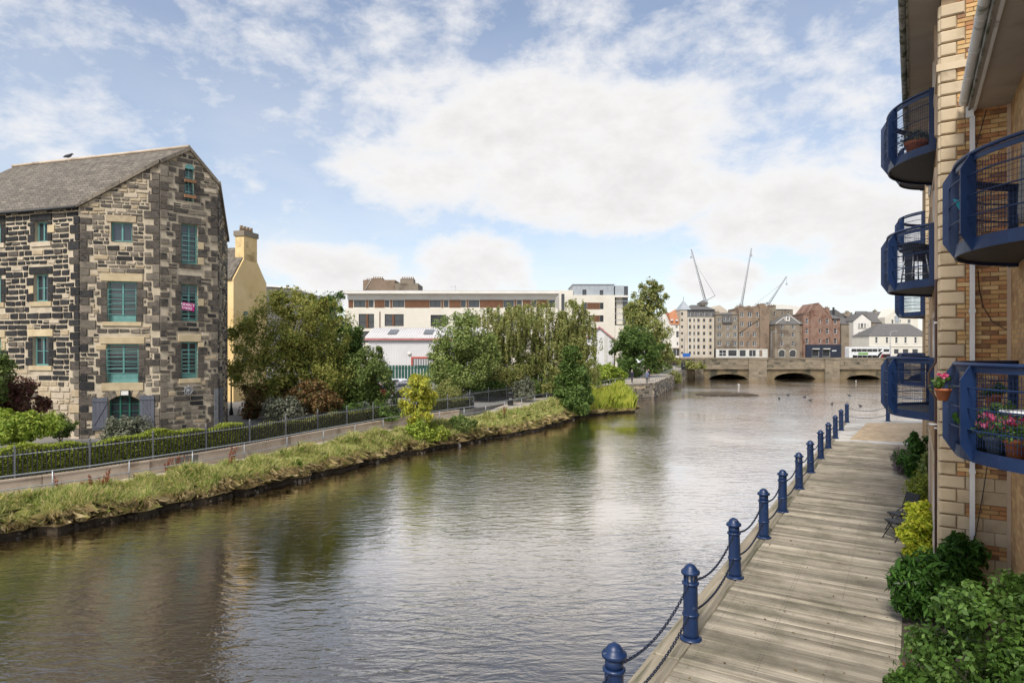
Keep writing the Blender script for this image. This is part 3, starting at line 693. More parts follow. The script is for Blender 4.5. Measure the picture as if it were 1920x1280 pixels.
for zf in (3.25, 5.95):
    w = part('window', m_pvcw, lambda q: (q.b2((-4.4, -1.52, zf), (-4.3, -1.48, zf + 2)), q.b2((-2.6, -1.52, zf), (-2.5, -1.48, zf + 2)), q.b2((-3.5, -1.52, zf), (-3.42, -1.48, zf + 2)), q.b2((-4.3, -1.52, zf + 1.93), (-2.6, -1.48, zf + 2))))
    part('pane', m_glass, lambda q: q.b2((-4.3, -1.519, zf), (-2.6, -1.5, zf + 1.93)), w)
def bp(q):
    q.tube([(.55,.045,.05),(.55,.045,3.75),(.55,.15,3.95),(.55,.15,4.2),(.55,.045,4.4),(.55,.045,5.85),(.55,.01,5.9)], .02, 8)
part('soil_pipe', m_bpipe, bp)
for z_ in (.9, 3.2, 5.1): part('pipe_clip', m_pipe, lambda q: q.b2((.52,.0,z_), (.58,.07,z_+.03)))
part('waste_pipe', m_pipe, lambda q: q.tube([(.3,.02,3.3),(.3,.12,3.3),(.55,.14,3.28)], .02, 6))
# a black cable hanging on the wall
cb = MB(); cb.tube([(-.34,-.62,8.55),(-.16,-.47,7.9),(-.12,-.36,7.2),(-.1,-.30,6.8)], .008, 5); cb.tube([(-.02,-.53,5.95),(-.02,-.55,5.6),(-.02,-.60,5.35),(-.02,-.72,5.1),(-.02,-.87,4.98),(-.03,-.95,4.95),(-.05,-1.0,4.85),(-.09,-1.0,4.4)], .007, 5)
cb.tube([(-.05,-.70,3.1),(-.10,-.60,2.3),(-.13,-.50,1.6),(-.125,-.41,1.2),(-.12,-.41,.3)], .008, 5); cb.build('cable', m_iron, apt)

# balconies: a shallow arc plan, navy fins, tube rail, rods and wire mesh
BR, HALF, BH = 1.9, 1.6, 1.24
cyc = -math.sqrt(BR * BR - HALF * HALF); AM = math.asin(HALF / BR)
def arc(r_, n, z, a0=-AM, a1=AM): return [(r_ * math.sin(a0 + (a1 - a0) * i / n), cyc + r_ * math.cos(a0 + (a1 - a0) * i / n), z) for i in range(n + 1)]
def arcpoly(r_, n=28):
    a = math.acos(min(1, -cyc / r_)) if r_ > -cyc else AM
    return [(x, max(y, .0)) for x, y, _ in arc(r_, n, 0, -a, a)]
BM = []
q = MB(); pl = arcpoly(BR - .03); q.prism(pl, .045, .10, 0); 

BM.append(('floor_slab', q.mesh('floor_slab', m_under)))
def band(q, r0, r1, z0, z1, n=28):
    o_, i_ = arc(r1, n, z0), arc(r0, n, z0)
    for k in range(n):
        q.add([(i_[k][0], i_[k][1], z0), (i_[k+1][0], i_[k+1][1], z0), (o_[k+1][0], o_[k+1][1], z0), (o_[k][0], o_[k][1], z0),
               (i_[k][0], i_[k][1], z1), (i_[k+1][0], i_[k+1][1], z1), (o_[k+1][0], o_[k+1][1], z1), (o_[k][0], o_[k][1], z1)],
              [(0,3,2,1),(4,5,6,7),(0,1,5,4),(2,3,7,6)], 0)
q = MB(); band(q, BR - .025, BR, 0, .16); BM.append(('edge_channel', q.mesh('edge_channel', m_bluedk)))
q = MB(); band(q, BR - .02, BR - .008, BH - .10, BH - .03); q.tube(arc(BR, 30, BH), .028, 8); BM.append(('top_rail', q.mesh('top_rail', m_bluedk)))
for z in (.42, .69, .95):
    q = MB(); q.tube(arc(BR + .055, 26, z), .010, 6); BM.append(('rod', q.mesh('rod', m_bluedk)))
fp = [(-.05,.0),(.0,.0),(.135,.21),(.135,BH-.19),(.0,BH+.03),(-.05,BH+.03)]
for a in (-.40, 0):
    q = MB(); dr = Vector((math.sin(a), math.cos(a), 0)); tg = Vector((math.cos(a), -math.sin(a), 0)); c0 = Vector((0, cyc, 0))
    q.extrude([c0 + dr * (BR + x) + Vector((0,0,z)) - tg * .011 for x, z in fp], tg * .022); BM.append(('fin', q.mesh('fin', m_bluedk)))
for sg in (-1, 1):
    q = MB(); q.b2((sg * (HALF + .0), .0, .0), (sg * (HALF + .06), .12, BH + .0)); BM.append(('end_post', q.mesh('end_post', m_bluedk)))
q = MB(); na = 74
for i in range(na + 1):
    a = -AM + 2 * AM * i / na; x, y = (BR - .035) * math.sin(a), cyc + (BR - .035) * math.cos(a); q.tube([(x, y, .2), (x, y, BH - .12)], .0034, 3, cap=False)
for k in range(13): q.tube(arc(BR - .038, 20, .24 + k * .069), .0034, 3, cap=False)
BM.append(('wire_mesh', q.mesh('wire_mesh', m_bluedk)))
def balcony(u, y, z):
    o = empty('balcony', (u, y, z)); o.parent = apt
    for n_, me in BM:
        c = link(n_, me, o)
        if n_ == 'wire_mesh': c['kind'] = 'stuff'
for z in (3.2, 5.9): balcony(-2.5, RC + .002, z)
for z in (3.2, 5.9, 8.6): balcony(3.55, .002, z)
for z in (3.2, 5.9, 8.6, 11.3): balcony(16.9, .002, z)

# ------------------------------------------------------------------ pots and things on the balconies
m_terra = M('terracotta', (.36,.105,.04), .7, (.48,.16,.065), 6)
m_greyp = M('grey_planter', (.10,.12,.16), .6)
m_whitep = M('white_plastic', (.75,.75,.74), .4)
m_lime2 = L_budd
def potted(name, label, pos, r, h, leaf, nl, ls, hgt, flower=None, nf=0, potmat=None, seed=1, spread=1.3, group=None):
    o = empty(name, pos, 0); tag(o, label, 'flower pot', group); g = np.random.default_rng(seed)
    MB().lathe([(r*.68,0),(r*.95,h*.8),(r*1.06,h*.8),(r*1.08,h),(r*.96,h),(r*.9,h*.92)], 16).build('pot', potmat or m_terra, o)
    lob = [(0,0,h+hgt*.5,r*spread,r*spread,hgt*.55)]
    P, out, C = crown_points(lob, 14, nl, g, cl=.45); link('foliage', np_mesh('foliage', leaf_cloud(P, out, ls, g, .6), 4, leaf), o)
    if flower:
        P, out, C = crown_points([(0,0,h+hgt*.75,r*spread,r*spread,hgt*.45)], 9, nf, g, cl=.25); link('flowers', np_mesh('flowers', leaf_cloud(P, out, ls*.8, g, .9), 4, flower), o)
    return o
def BP(bu, by, bz, ang, r_, z): return RB(bu + r_ * math.sin(ang), by + cyc + r_ * math.cos(ang), bz + z)
nb_ = (-2.5, RC, 3.2)
potted('flower_pot', 'small terracotta pot with magenta flowers fixed to a navy balcony fin', BP(*nb_, .02, BR + .125, .72), .105, .17, L_budd, 260, .05, .17, L_pink, 110, seed=4)
potted('flower_pot', 'terracotta pot of pale pink flowers at the railing of the lower balcony', BP(*nb_, -.62, 1.62, .10), .14, .26, L_budd, 300, .06, .2, L_pink, 150, seed=5, spread=1.5)
potted('flower_pot', 'terracotta pot of pink flowers beside its twin on the lower balcony', BP(*nb_, -.82, 1.66, .10), .14, .25, L_budd, 300, .06, .2, L_pink, 150, seed=6, spread=1.5)
potted('flower_pot', 'dark planter overflowing with pink geraniums behind the lower balcony mesh', BP(*nb_, -.42, 1.64, .10), .13, .24, L_dark, 320, .06, .24, L_pink, 200, m_greyp, seed=7, spread=1.8)
potted('flower_pot', 'grey basket planter with spiky green leaves at the curve of the lower balcony', BP(*nb_, -.15, 1.68, .10), .15, .26, L_spike, 300, .09, .22, L_pink, 30, m_greyp, seed=8)
potted('flower_pot', 'terracotta pot of dark leaves hung inside the balcony near the wall post', BP(*nb_, .62, 1.70, .60), .11, .17, L_dark, 260, .06, .14, seed=9)
potted('flower_pot', 'bushy dark green plant in a pot on the lower balcony floor', BP(*nb_, .12, 1.25, .10), .16, .3, L_dark, 500, .09, .32, seed=10, spread=1.7)
potted('flower_pot', 'large terracotta pot on the topmost balcony beside the stone quoins', BP(3.55, 0, 8.6, -.50, 1.55, .10), .21, .36, L_grey, 300, .07, .18, seed=12)
# white garden table on the lower near balcony
t = empty('garden_table', BP(*nb_, -.25, 1.15, .10)); tag(t, 'small white plastic table among the flower pots on the balcony', 'table')
MB().lathe([(.30,.50),(.32,.51),(.32,.54),(.0,.545)], 20).build('table_top', m_whitep, t)
for k in range(4):
    a = k * math.pi / 2 + .4; MB().tube([(.2*math.cos(a),.2*math.sin(a),.505),(.25*math.cos(a),.25*math.sin(a),0)], .022, 6).build('leg', m_whitep, t)
# stool and small black barbecue on the middle balcony
m_steel = M('steel_tube', (.5,.5,.5), .3, metal=.8); m_blackp = M('black_plastic', (.018,.018,.02), .5, (.03,.03,.033), 6)
t = empty('bar_stool', BP(3.55, 0, 5.9, -.42, 1.5, .10)); tag(t, 'tall stool with dark seat and steel legs on a balcony', 'stool')
MB().box((0,0,.72), (.34,.34,.05)).build('seat', m_blackp, t); MB().box((0,.16,.86), (.34,.03,.18)).build('backrest', m_blackp, t)
for sx in (-1,1):
    for sy in (-1,1): MB().tube([(sx*.13,sy*.13,.71),(sx*.2,sy*.2,0)], .013, 6).build('leg', m_steel, t)
MB().tube([(-.18,-.18,.25),(.18,-.18,.25),(.18,.18,.25),(-.18,.18,.25),(-.18,-.18,.25)], .01, 6).build('foot_ring', m_steel, t)
t = empty('barbecue', BP(3.55, 0, 5.9, .25, 1.35, .10)); tag(t, 'covered black barbecue on the balcony beside the stool', 'barbecue')
MB().box((0,0,.78), (.5,.36,.26)).lathe([(.2,.9),(.17,1.0),(.05,1.04)], 12).build('lid', m_blackp, t)
for sx in (-1,1): MB().box((sx*.2,0,.33), (.04,.3,.66)).build('leg', m_blackp, t)
# folded parasol and blue butterfly ornament on the upper near balcony
m_cloth = M('grey_canvas', (.22,.20,.18), .9, (.34,.31,.28), 6)
t = empty('folded_parasol', BP(-2.5, RC, 5.9, .22, 1.1, .10)); tag(t, 'folded grey canvas parasol standing on the upper balcony', 'parasol')
MB().lathe([(.15,0),(.15,.05),(.03,.07),(.02,.1)], 12).build('base', m_blackp, t); MB().tube([(0,0,.05),(0,0,1.95)], .016, 6).build('pole', m_steel, t); MB().lathe([(.10,.35),(.12,.5),(.09,1.2),(.035,1.6)], 9).build('canopy', m_cloth, t)
m_turq = M('turquoise_metal', (.02,.25,.36), .4, (.05,.4,.52), 9)
t = empty('butterfly_ornament', BP(-2.5, RC, 5.9, -.16, BR - .075, .66)); tag(t, 'turquoise butterfly ornament fixed to the balcony mesh', 'ornament')
for sg in (-1,1): MB().extrude([(0,0,-.1),(sg*.07,.0,-.04),(sg*.15,.0,.09),(sg*.06,.0,.08)], (0,.012,0)).build('wing', m_turq, t)
MB().tube([(0,.006,-.11),(0,.006,.05)], .012, 6).build('body', m_blackp, t)

# ------------------------------------------------------------------ boardwalk planting and chairs
m_bed2 = M('planting_soil', (.04,.03,.02), 1, (.07,.055,.04), 6)
a, b = RB(-6, 1.2), RB(8.3, .42); q = MB(); q.prism([(RB(-6,-.95).x,RB(-6,-.95).y),(RB(-6,.55).x,RB(-6,.55).y),(RB(8.3,.55).x,RB(8.3,.55).y),(RB(8.3,.0).x,RB(8.3,.0).y),(RB(.02,-.0).x,RB(.02,-.0).y),(RB(-.02,-.95).x,RB(-.02,-.95).y)], ZD - .05, ZD + .02); struct(q.build('planting_bed', m_bed2))
def shrub(name, label, px, d, r, h, leaf, nl, ls, seed, style='round', flower=None, nf=0, cat='shrub', aspect=.45, z=ZD, lob=None, nclump=26, cl=.33, rise=-.35):
    loc = Vector((xd(px, d), d, z))
    lobes = lob or [(0,0,h*.52,r,r,h*.5),(r*.3,r*.2,h*.35,r*.75,r*.75,h*.35),(-r*.35,-.1,h*.33,r*.7,r*.7,h*.33)]
    o = tree(name, label, cat, loc, lobes, nl, ls, leaf, m_bark, nclump, style, .03, seed, crown='foliage', stem='stem', aspect=aspect, cl=cl, rise=rise)
    if flower:
        g = np.random.default_rng(seed + 50); P, out, C = crown_points(lobes, 12, nf, g, cl=.06); link('flowers', np_mesh('flowers', leaf_cloud(P, out, ls*.8, g, .8), 4, flower), o)
    return o
shrub('golden_shrub', 'bright yellow-leaved shrub in front of the brick building', 1727, 13.6, .40, 1.32, L_gold, 4200, .075, 21)
shrub('glossy_shrub', 'dark glossy upright shrub at the foot of the stone quoins', 1748, 10.55, .55, 1.42, L_spike, 5200, .16, 22, aspect=.22, rise=1.1, lob=[(0,0,.72,.45,.45,.62),(.38,-.2,.75,.3,.3,.72),(-.35,.1,.6,.3,.35,.5)])
shrub('round_bush', 'clipped round olive-green bush beside the folding chairs', 1720, 17.6, .38, 1.08, L_hedge, 3000, .06, 23)
shrub('upright_shrub', 'tall dense green shrub standing on the boardwalk past the round bush', 1719, 22.4, .52, 1.55, L_spike, 3600, .15, 24, aspect=.24, rise=1.2)
shrub('lavender_bush', 'greyish purple lavender clump beside the tall green shrub', 1688, 23.4, .33, .85, L_lav, 1600, .09, 25, aspect=.2)
shrub('pale_shrub', 'pale light green shrub against the brick wall behind the round bush', 1736, 20.2, .28, 1.2, L_light, 1200, .11, 26)
shrub('grey_shrub', 'small silvery shrub between round bush and golden shrub', 1730, 15.9, .25, .8, L_grey, 1000, .06, 27)
o = shrub('large_bush', 'big leafy fresh green bush with a red bloom beside the near balcony', 1826, 6.9, .9, 2.1, L_budd, 19000, .058, 28, flower=L_dock, nf=10, aspect=.5, nclump=80, cl=.26,
      lob=[(0,0,1.1,.62,.6,.8),(.55,-.1,1.2,.6,.6,.82),(-.42,.2,.7,.3,.5,.5),(-.42,-.8,.45,.42,.6,.45),(.1,-.9,1.0,.6,.6,.7),(.6,-1.0,1.1,.6,.6,.8),(1.0,.3,1.3,.5,.5,.75)])
def folding_chair(label, pos, rz):
    o = empty('folding_chair', pos, rz); tag(o, label, 'chair')
    MB().bev((-.2,-.2,.43), (.2,.2,.47), .015, 2, 1).build('seat', m_blackp, o)
    q = MB(); q.box((0,0,0), (.03,.40,.20)); b = q.build('backrest', m_blackp, o, (-.37,0,.86)); b.rotation_euler = (0, R(-18), 0)
    for s in (-1, 1):
        MB().tube([(-.40,s*.21,.96),(-.26,s*.21,.55),(-.08,s*.21,.45),(.24,s*.21,0)], .012, 6).build('front_leg', m_blackp, o)
        MB().tube([(.15,s*.185,.43),(-.22,s*.185,0)], .012, 6).build('rear_leg', m_blackp, o)
    MB().tube([(.17,-.2,.1),(.17,.2,.1)], .008, 5).build('stretcher', m_blackp, o)
cz = ZD + .004
if 1: folding_chair('black folding chair right beside the golden shrub', Vector((xd(1683, 15.3), 15.3, cz)), R(186))
folding_chair('black folding chair behind its twin, next to the round bush', Vector((xd(1687, 16.0), 16.0, cz)), R(190))

# fallen leaves and crumbs on the boards
g = np.random.default_rng(77); n = 260; d_ = g.uniform(8, 31, n); w_ = g.uniform(.2, 3.2, n) ** 1.0
P = np.stack([-3.36 + .617 * d_ + .851 * w_, d_ - .525 * w_, np.full(n, ZD + .012)], 1); out = np.tile(np.array([[0, 0, 1.0]]), (n, 1))
lt = link('leaf_litter', np_mesh('leaf_litter', leaf_cloud(P, out * 3, .045, g, .6), 4, LEAF('litter_leaf', [(.05,.035,.02),(.12,.07,.03),(.18,.14,.06)], .8, .1, 1.0))); lt['kind'] = 'stuff'
# ------------------------------------------------------------------ rubble warehouse across the river
m_wmort = M('cream_lime_mortar', (.43,.355,.25), .95, (.57,.485,.36), 4, bump=.5, bscale=20, blotch=(.26,.21,.15), bl=(.5,.7), blscale=1.0)
m_rub = [M('soot_black_stone', (.010,.010,.011), .8, (.032,.029,.027), 5, rand=.3, bump=.6, bscale=14), M('dark_brown_stone', (.052,.044,.036), .85, (.122,.101,.08), 4, rand=.25, bump=.6, bscale=14, blotch=(.022,.021,.021), bl=(.54,.68), blscale=2.5),
         M('grey_brown_stone', (.132,.111,.086), .85, (.25,.208,.157), 4, rand=.25, bump=.6, bscale=14, blotch=(.045,.041,.037), bl=(.54,.7), blscale=2), M('tan_rubble', (.31,.235,.145), .9, (.45,.36,.24), 4, rand=.18, bump=.6, bscale=14),
         M('pale_rubble', (.39,.32,.235), .9, (.55,.46,.34), 4, rand=.15, bump=.5, bscale=14, blotch=(.27,.15,.085), bl=(.6,.8), blscale=2)]
m_dress = M('tan_dressed_stone', (.42,.325,.19), .85, (.56,.45,.28), 2, rand=.1, bump=.2, bscale=40)
m_teal = M('teal_window_paint', (.10,.25,.23), .45, (.15,.33,.30), 5)
m_green = M('green_window_paint', (.02,.11,.075), .45)
m_slate = brick_mat('old_slate', (.125,.105,.083), (.19,.16,.125), (.06,.05,.042), bw=.32, bh=.17)
m_shut = M('grey_shutter_paint', (.085,.09,.11), .6, (.12,.125,.15), 3)
m_pinkb = M('magenta_banner', (.40,.012,.16), .6, (.5,.02,.2), 3)
m_text = M('white_print', (.8,.8,.8), .6)
m_curt = M('pale_curtain', (.5,.48,.44), .9)
wA = Vector((-21.97,32,0)); wB = Vector((-18.46,33,0)); wC = Vector((-16.42,35.1,0)); wD = Vector((-17.5,38.6,0)); wl_ = Vector((-.959,.282,0)).normalized(); wAP = Vector((-17.45,34.04,0))
ZB = 1.7; zA, zAP, zC, zD = 13.77, 17.25, 15.7, 13.1
wh = empty('stone_warehouse', (wA.x, wA.y, ZB)); tag(wh, 'old four-storey warehouse of soot-black and tan rubble stone with teal windows', 'building')
O3 = Vector((wA.x, wA.y, ZB))
LEN = 13.0
class Facet:
    def __init__(s, p0, p1, top, holes):      # top: list of (s, z) knots
        s.p0, s.p1 = p0, p1; s.dir = (p1 - p0).normalized(); s.len = (p1 - p0).length; s.n = Vector((s.dir.y, -s.dir.x, 0)); s.top = top
        s.holes = []
        for h in holes: s.holes.append(s.px(*h[:4]))
    def sp(s, px):
        k = (px - 960) / F; return (k * s.p0.y - s.p0.x) / (s.dir.x - k * s.dir.y)
    def px(s, a, b, y0, y1):
        s0, s1 = s.sp(a), s.sp(b); d = s.p0.y + s.dir.y * (s0 + s1) / 2
        return (s0, s1, zy(y1, d), zy(y0, d))
    def P(s, t, z, h=0.0): return s.p0 + s.dir * t + s.n * h + Vector((0,0,z)) - O3
    def tz(s, t):
        for (a, za), (b, zb) in zip(s.top[:-1], s.top[1:]):
            if t <= b + 1e-6: return za + (zb - za) * (t - a) / (b - a)
        return s.top[-1][1]
dAB = (wB - wA).length; dBC = (wC - wB).length; tap = (wAP - wB).length; zB = zA + (zAP - zA) * dAB / (dAB + tap)
HL = [(66,90,415,453),(64,91,514,565),(62,92,631,685),(-14,3,419,456),(-14,3,516,567),(-14,3,633,686)]
H1 = [(208,248,417,453),(202,256,528,603),(200,260,645,717),(204,262,741,802)]
H2 = [(346,364,313,378),(340,371,421,495),(340,371,534,602),(340,371,641,709)]
H3 = [(411,415.5,455,482),(411,415.5,540,572),(411,415.5,640,668)]
fL = Facet(wA + wl_ * LEN, wA, [(0,zA),(LEN,zA)], HL)
f1 = Facet(wA, wB, [(0,zA),(dAB,zB)], H1)
f2 = Facet(wB, wC, [(0,zB),(tap,zAP),(dBC,zC)], H2)
f3 = Facet(wC, wD, [(0,zC),((wD-wC).length,zD)], H3)
def backing(f, q):
    xs = sorted(set([0, f.len] + [h[0] for h in f.holes] + [h[1] for h in f.holes] + [t for t, _ in f.top]))
    zs = sorted(set([ZB - .3] + [h[2] for h in f.holes] + [h[3] for h in f.holes] + [30]))
    for a, b in zip(xs[:-1], xs[1:]):
        if b - a < 1e-4 or a < -1e-6 or b > f.len + 1e-6: continue
        ta, tb = f.tz(a + 1e-5), f.tz(b - 1e-5)
        for c, e in zip(zs[:-1], zs[1:]):
            m_, zc = (a + b) / 2, (c + e) / 2
            if any(h[0] < m_ < h[1] and h[2] < zc < h[3] for h in f.holes): continue
            c2a, c2b, ea, eb = min(c, ta), min(c, tb), min(e, ta), min(e, tb)
            if ea - c2a < 1e-4 and eb - c2b < 1e-4: continue
            q.poly([f.P(a, c2a), f.P(b, c2b), f.P(b, eb), f.P(a, ea)])
    for (a, b, c, e) in f.holes:                 # reveals
        for (p, r_) in (((a, c), (b, c)), ((b, c), (b, e)), ((b, e), (a, e)), ((a, e), (a, c))):
            q.poly([f.P(*p, .03), f.P(*r_, .03), f.P(*r_, -.32), f.P(*p, -.32)])
for f in (fL, f1, f2, f3):
    q = MB(); backing(f, q); q.build('wall', m_wmort, wh)
stones = []
def stone(f, a, b, c, e, mi, r_, depth=None, e2=None):
    e2 = e if e2 is None else e2
    j = .05; dp = depth or r_.uniform(.03, .06); k = .018
    bk = [(a, c), (b, c), (b, e2), (a, e)]
    bk = [(x + r_.uniform(-j, j) * .5, z + r_.uniform(-j, j) * .4) for x, z in bk]
    cx, cz = (a + b) / 2, (c + e) / 2
    fr = [(x + (k if x < cx else -k), z + (k if z < cz else -k)) for x, z in bk]
    vs = [f.P(x, z, -.01) for x, z in bk] + [f.P(x, z, dp + r_.uniform(-.008, .008)) for x, z in fr]
    stones.append(((b - a) * (e - c), vs, mi))
def rubble(f, seed, wts, gap=.035, z0=None, marg=.0, hcrs=(.15,.30), wid=(.22,.64), s0=0.0, s1=None, wfn=None):
    r_ = random.Random(seed); z = (z0 or ZB) + .02; s1 = s1 if s1 is not None else f.len; mx = max(t for _, t in f.top)
    while z < mx:
        hc = r_.uniform(*hcrs); a0 = s0 + .02
        free = [(s0 + .02, s1 - .02)]
        for (a, b, c, e) in f.occ:
            if e > z + .02 and c < z + hc - .02:
                nf = []
                for (p, q_) in free:
                    if b <= p or a >= q_: nf.append((p, q_)); continue
                    if a > p: nf.append((p, a - gap * .5))
                    if b < q_: nf.append((b + gap * .5, q_))
                free = nf
        for (p, q_) in free:
            t = p
            while q_ - t > .12:
                w = r_.uniform(*wid) * (1.25 if hc > .26 else .9)
                if q_ - t - w < .2: w = q_ - t
                w = min(w, q_ - t)
                if f.tz(max(t, 0)) < z + hc or f.tz(min(t + w, f.len)) < z + hc: w = min(w, .42)
                if q_ - t - w < .12: w = q_ - t
                ea = min(z + hc - gap, f.tz(max(t, 0)) - .06); eb = min(z + hc - gap, f.tz(min(t + w, f.len)) - .06); e = min(ea, eb)
                if abs(ea - eb) > .01:
                    if max(ea, eb) - z > .1: stone(f, t, t + w - gap, z, max(ea, z + .02), r_.choices(range(5), wfn(t, z) if wfn else wts)[0], r_, None, max(eb, z + .02))
                elif e - z > .09:
                    wt = wfn(t, z) if wfn else wts
                    mi = r_.choices(range(5), wt)[0]
                    if hc > .24 and w < .5 and r_.random() < .28:      # two small ones on top of each other
                        zm = z + (e - z) * r_.uniform(.4, .6); stone(f, t, t + w - gap, z, zm - gap * .5, mi, r_); stone(f, t, t + w - gap, zm + gap * .5, e, r_.choices(range(5), wt)[0], r_)
                    else: stone(f, t, t + w - gap, z + r_.uniform(0, .015), e, mi, r_)
                t += w
        z += hc
tri = random.Random(5)
blocks = []
def block(f, a, b, c, e, mat, d=.055, nm='dressed_stone'):
    q = MB(); k = .012
    vs = [f.P(x, z, -.01) for x, z in ((a,c),(b,c),(b,e),(a,e))] + [f.P(x, z, d - .012) for x, z in ((a,c),(b,c),(b,e),(a,e))] + [f.P(x, z, d) for x, z in ((a+k,c+k),(b-k,c+k),(b-k,e-k),(a+k,e-k))]
    q.add(vs, [(0,1,5,4),(1,2,6,5),(2,3,7,6),(3,0,4,7),(4,5,9,8),(5,6,10,9),(6,7,11,10),(7,4,8,11),(8,9,10,11)])
    q.build(nm, mat, wh); f.occ.append((a - .015, b + .015, c - .015, e + .015))
for f in (fL, f1, f2, f3): f.occ = [(a - .01, b + .01, c - .01, e + .01) for (a, b, c, e) in f.holes]
def dress(f, h, lint, sill, jamb, lo=.22, hl=.42, hs=.3):
    a, b, c, e = h
    if lint: block(f, a - lo, b + lo, e + .012, e + hl, lint, .06, 'lintel')
    if sill: block(f, a - lo * .8, b + lo * .8, c - hs, c - .012, sill, .07, 'sill')
    if jamb:
        z = c + .01
        k = 0
        while z < e - .2:
            hh = min(.42, e - z - .01)
            for sd in (0, 1):
                w = .30 if (k + sd) % 2 else .48
                jm = jamb if tri.random() < .93 else m_dress
                if sd == 0: block(f, a - w, a - .012, z, z + hh - .03, jm, .055, 'jamb_stone')
                else: block(f, b + .012, b + w, z, z + hh - .03, jm, .055, 'jamb_stone')
            z += hh; k += 1
blk, brn, gry = m_rub[0], m_rub[1], m_rub[2]
for i, h in enumerate(fL.holes): dress(fL, h, m_dress if i in (2, 5) else blk, m_dress if i % 3 else m_rub[4], blk, .3, .38, .26)
dress(f1, f1.holes[0], m_rub[3], None, None, .2, .35); dress(f1, f1.holes[1], m_dress, m_dress, brn, .3, .42, .22); dress(f1, f1.holes[2], m_dress, m_dress, brn, .28, .38, .42)
dress(f2, f2.holes[0], None, None, brn, .2, .3); dress(f2, f2.holes[1], brn, brn, brn, .16, .4, .25); dress(f2, f2.holes[2], brn, None, brn, .16, .5, .2); dress(f2, f2.holes[3], m_dress, m_dress, brn, .16, .4, .25)
# ground arch: wedge stones
ah = f1.holes[3]; ac = (ah[0] + ah[1]) / 2; ar = (ah[1] - ah[0]) / 2
rise = .28; Rr = (ar * ar + rise * rise) / (2 * rise); zc_ = ah[3] - Rr; am = math.asin(ar / Rr)
q = MB()
for sg in (0, 1):                                 # masonry filling above the arch shoulders
    pts = []; n = 6
    for k in range(n + 1):
        a = am * k / n * (1 if sg else -1); pts.append((ac + Rr * math.sin(a), zc_ + Rr * math.cos(a)))
    pts = pts + [(pts[-1][0], ah[3])]
    fr = [f1.P(x, z, .02) for x, z in pts]; q.extrude(fr if sg == 0 else fr[::-1], f1.n * -.3)
q.build('arch_infill', m_wmort, wh)
for k in range(9):
    a0 = -am * 1.25 + 2.5 * am * k / 9 + .008; a1 = -am * 1.25 + 2.5 * am * (k + 1) / 9 - .008; R1 = Rr + .02; R2 = Rr + .42
    q = MB(); vs = []
    for h in (-.01, .06):
        for (r_, a) in ((R1, a0), (R1, a1), (R2, a1), (R2, a0)): vs.append(f1.P(ac + r_ * math.sin(a), zc_ + r_ * math.cos(a), h))
    q.add(vs, [(4,5,6,7),(0,1,5,4),(1,2,6,5),(2,3,7,6),(3,0,4,7)]); q.build('arch_stone', gry if k % 3 else m_rub[3], wh)
f1.occ.append((ah[0] - .5, ah[1] + .5, ah[3] - .45, ah[3] + .45))
# big corner blocks at the two angles of the gable
for f, s0, sgn, mats_, zt in ((fL, LEN, -1, (blk, blk, blk, brn), zA - .25), (f1, 0, 1, (blk, brn, brn, gry), zA - .3), (f1, dAB, -1, (brn, gry, brn), zB - .4), (f2, 0, 1, (brn, gry, gry, brn), zB - .2), (f2, dBC, -1, (brn, gry, brn, brn), zC - .4), (f3, 0, 1, (brn, gry), zC - .5)):
    z = ZB + .02; k = int(s0)
    while z < zt - .4:
        hh = tri.uniform(.3, .46); w = tri.uniform(.5, .75) if k % 2 else tri.uniform(.26, .42)
        a, b = (s0 + .01, s0 + w) if sgn > 0 else (s0 - w, s0 - .01)
        low = z < 5.3 and f is fL
        if not any(o_[0] < b and o_[1] > a and o_[2] < z + hh and o_[3] > z for o_ in f.occ):
            block(f, a, b, z, z + hh - .035, tri.choice(mats_) if not low else m_rub[tri.choice((2,3,4))], .06, 'corner_stone')
        z += hh; k += 1
# skew blocks at the foot of the gable and verge stones
rubble(fL, 31, None, .07, wfn=lambda t, z: (.5,3,14,40,60) if z < 5.0 + .5 * math.sin(t) else (84,8,2,3,3), wid=(.30,.78), hcrs=(.22,.36))
rubble(f1, 32, None, .055, wfn=lambda t, z: (3,24,30,24,14) if (z > 12.8) else (((26,44,20,5,5) if math.sin(t * 1.7 + z * .9) + math.sin(z * 1.3 - t) > .2 else (8,30,42,11,9)) if z > 4.2 else (4,26,38,22,10)))
rubble(f2, 33, None, .055, wfn=lambda t, z: ((22,50,20,5,3) if math.sin(t * 1.9 - z * .8) + math.sin(z * 1.1) > .1 else (6,36,42,10,6)) if z > 5 else (4,34,40,16,6), hcrs=(.2,.33), wid=(.28,.7))
rubble(f3, 34, None, .035, wfn=lambda t, z: (5,32,38,18,8))
stones.sort(key=lambda s: -s[0]); rest = MB()
FS = [(4,5,6,7),(0,1,5,4),(1,2,6,5),(2,3,7,6),(3,0,4,7)]
for i, (ar_, vs, mi) in enumerate(stones):
    if i < 300: q = MB(); q.add(vs, FS); q.build('stone', m_rub[mi], wh)
    else: rest.add(vs, FS, mi)
rest.build('stone', m_rub, wh)['kind'] = 'stuff'
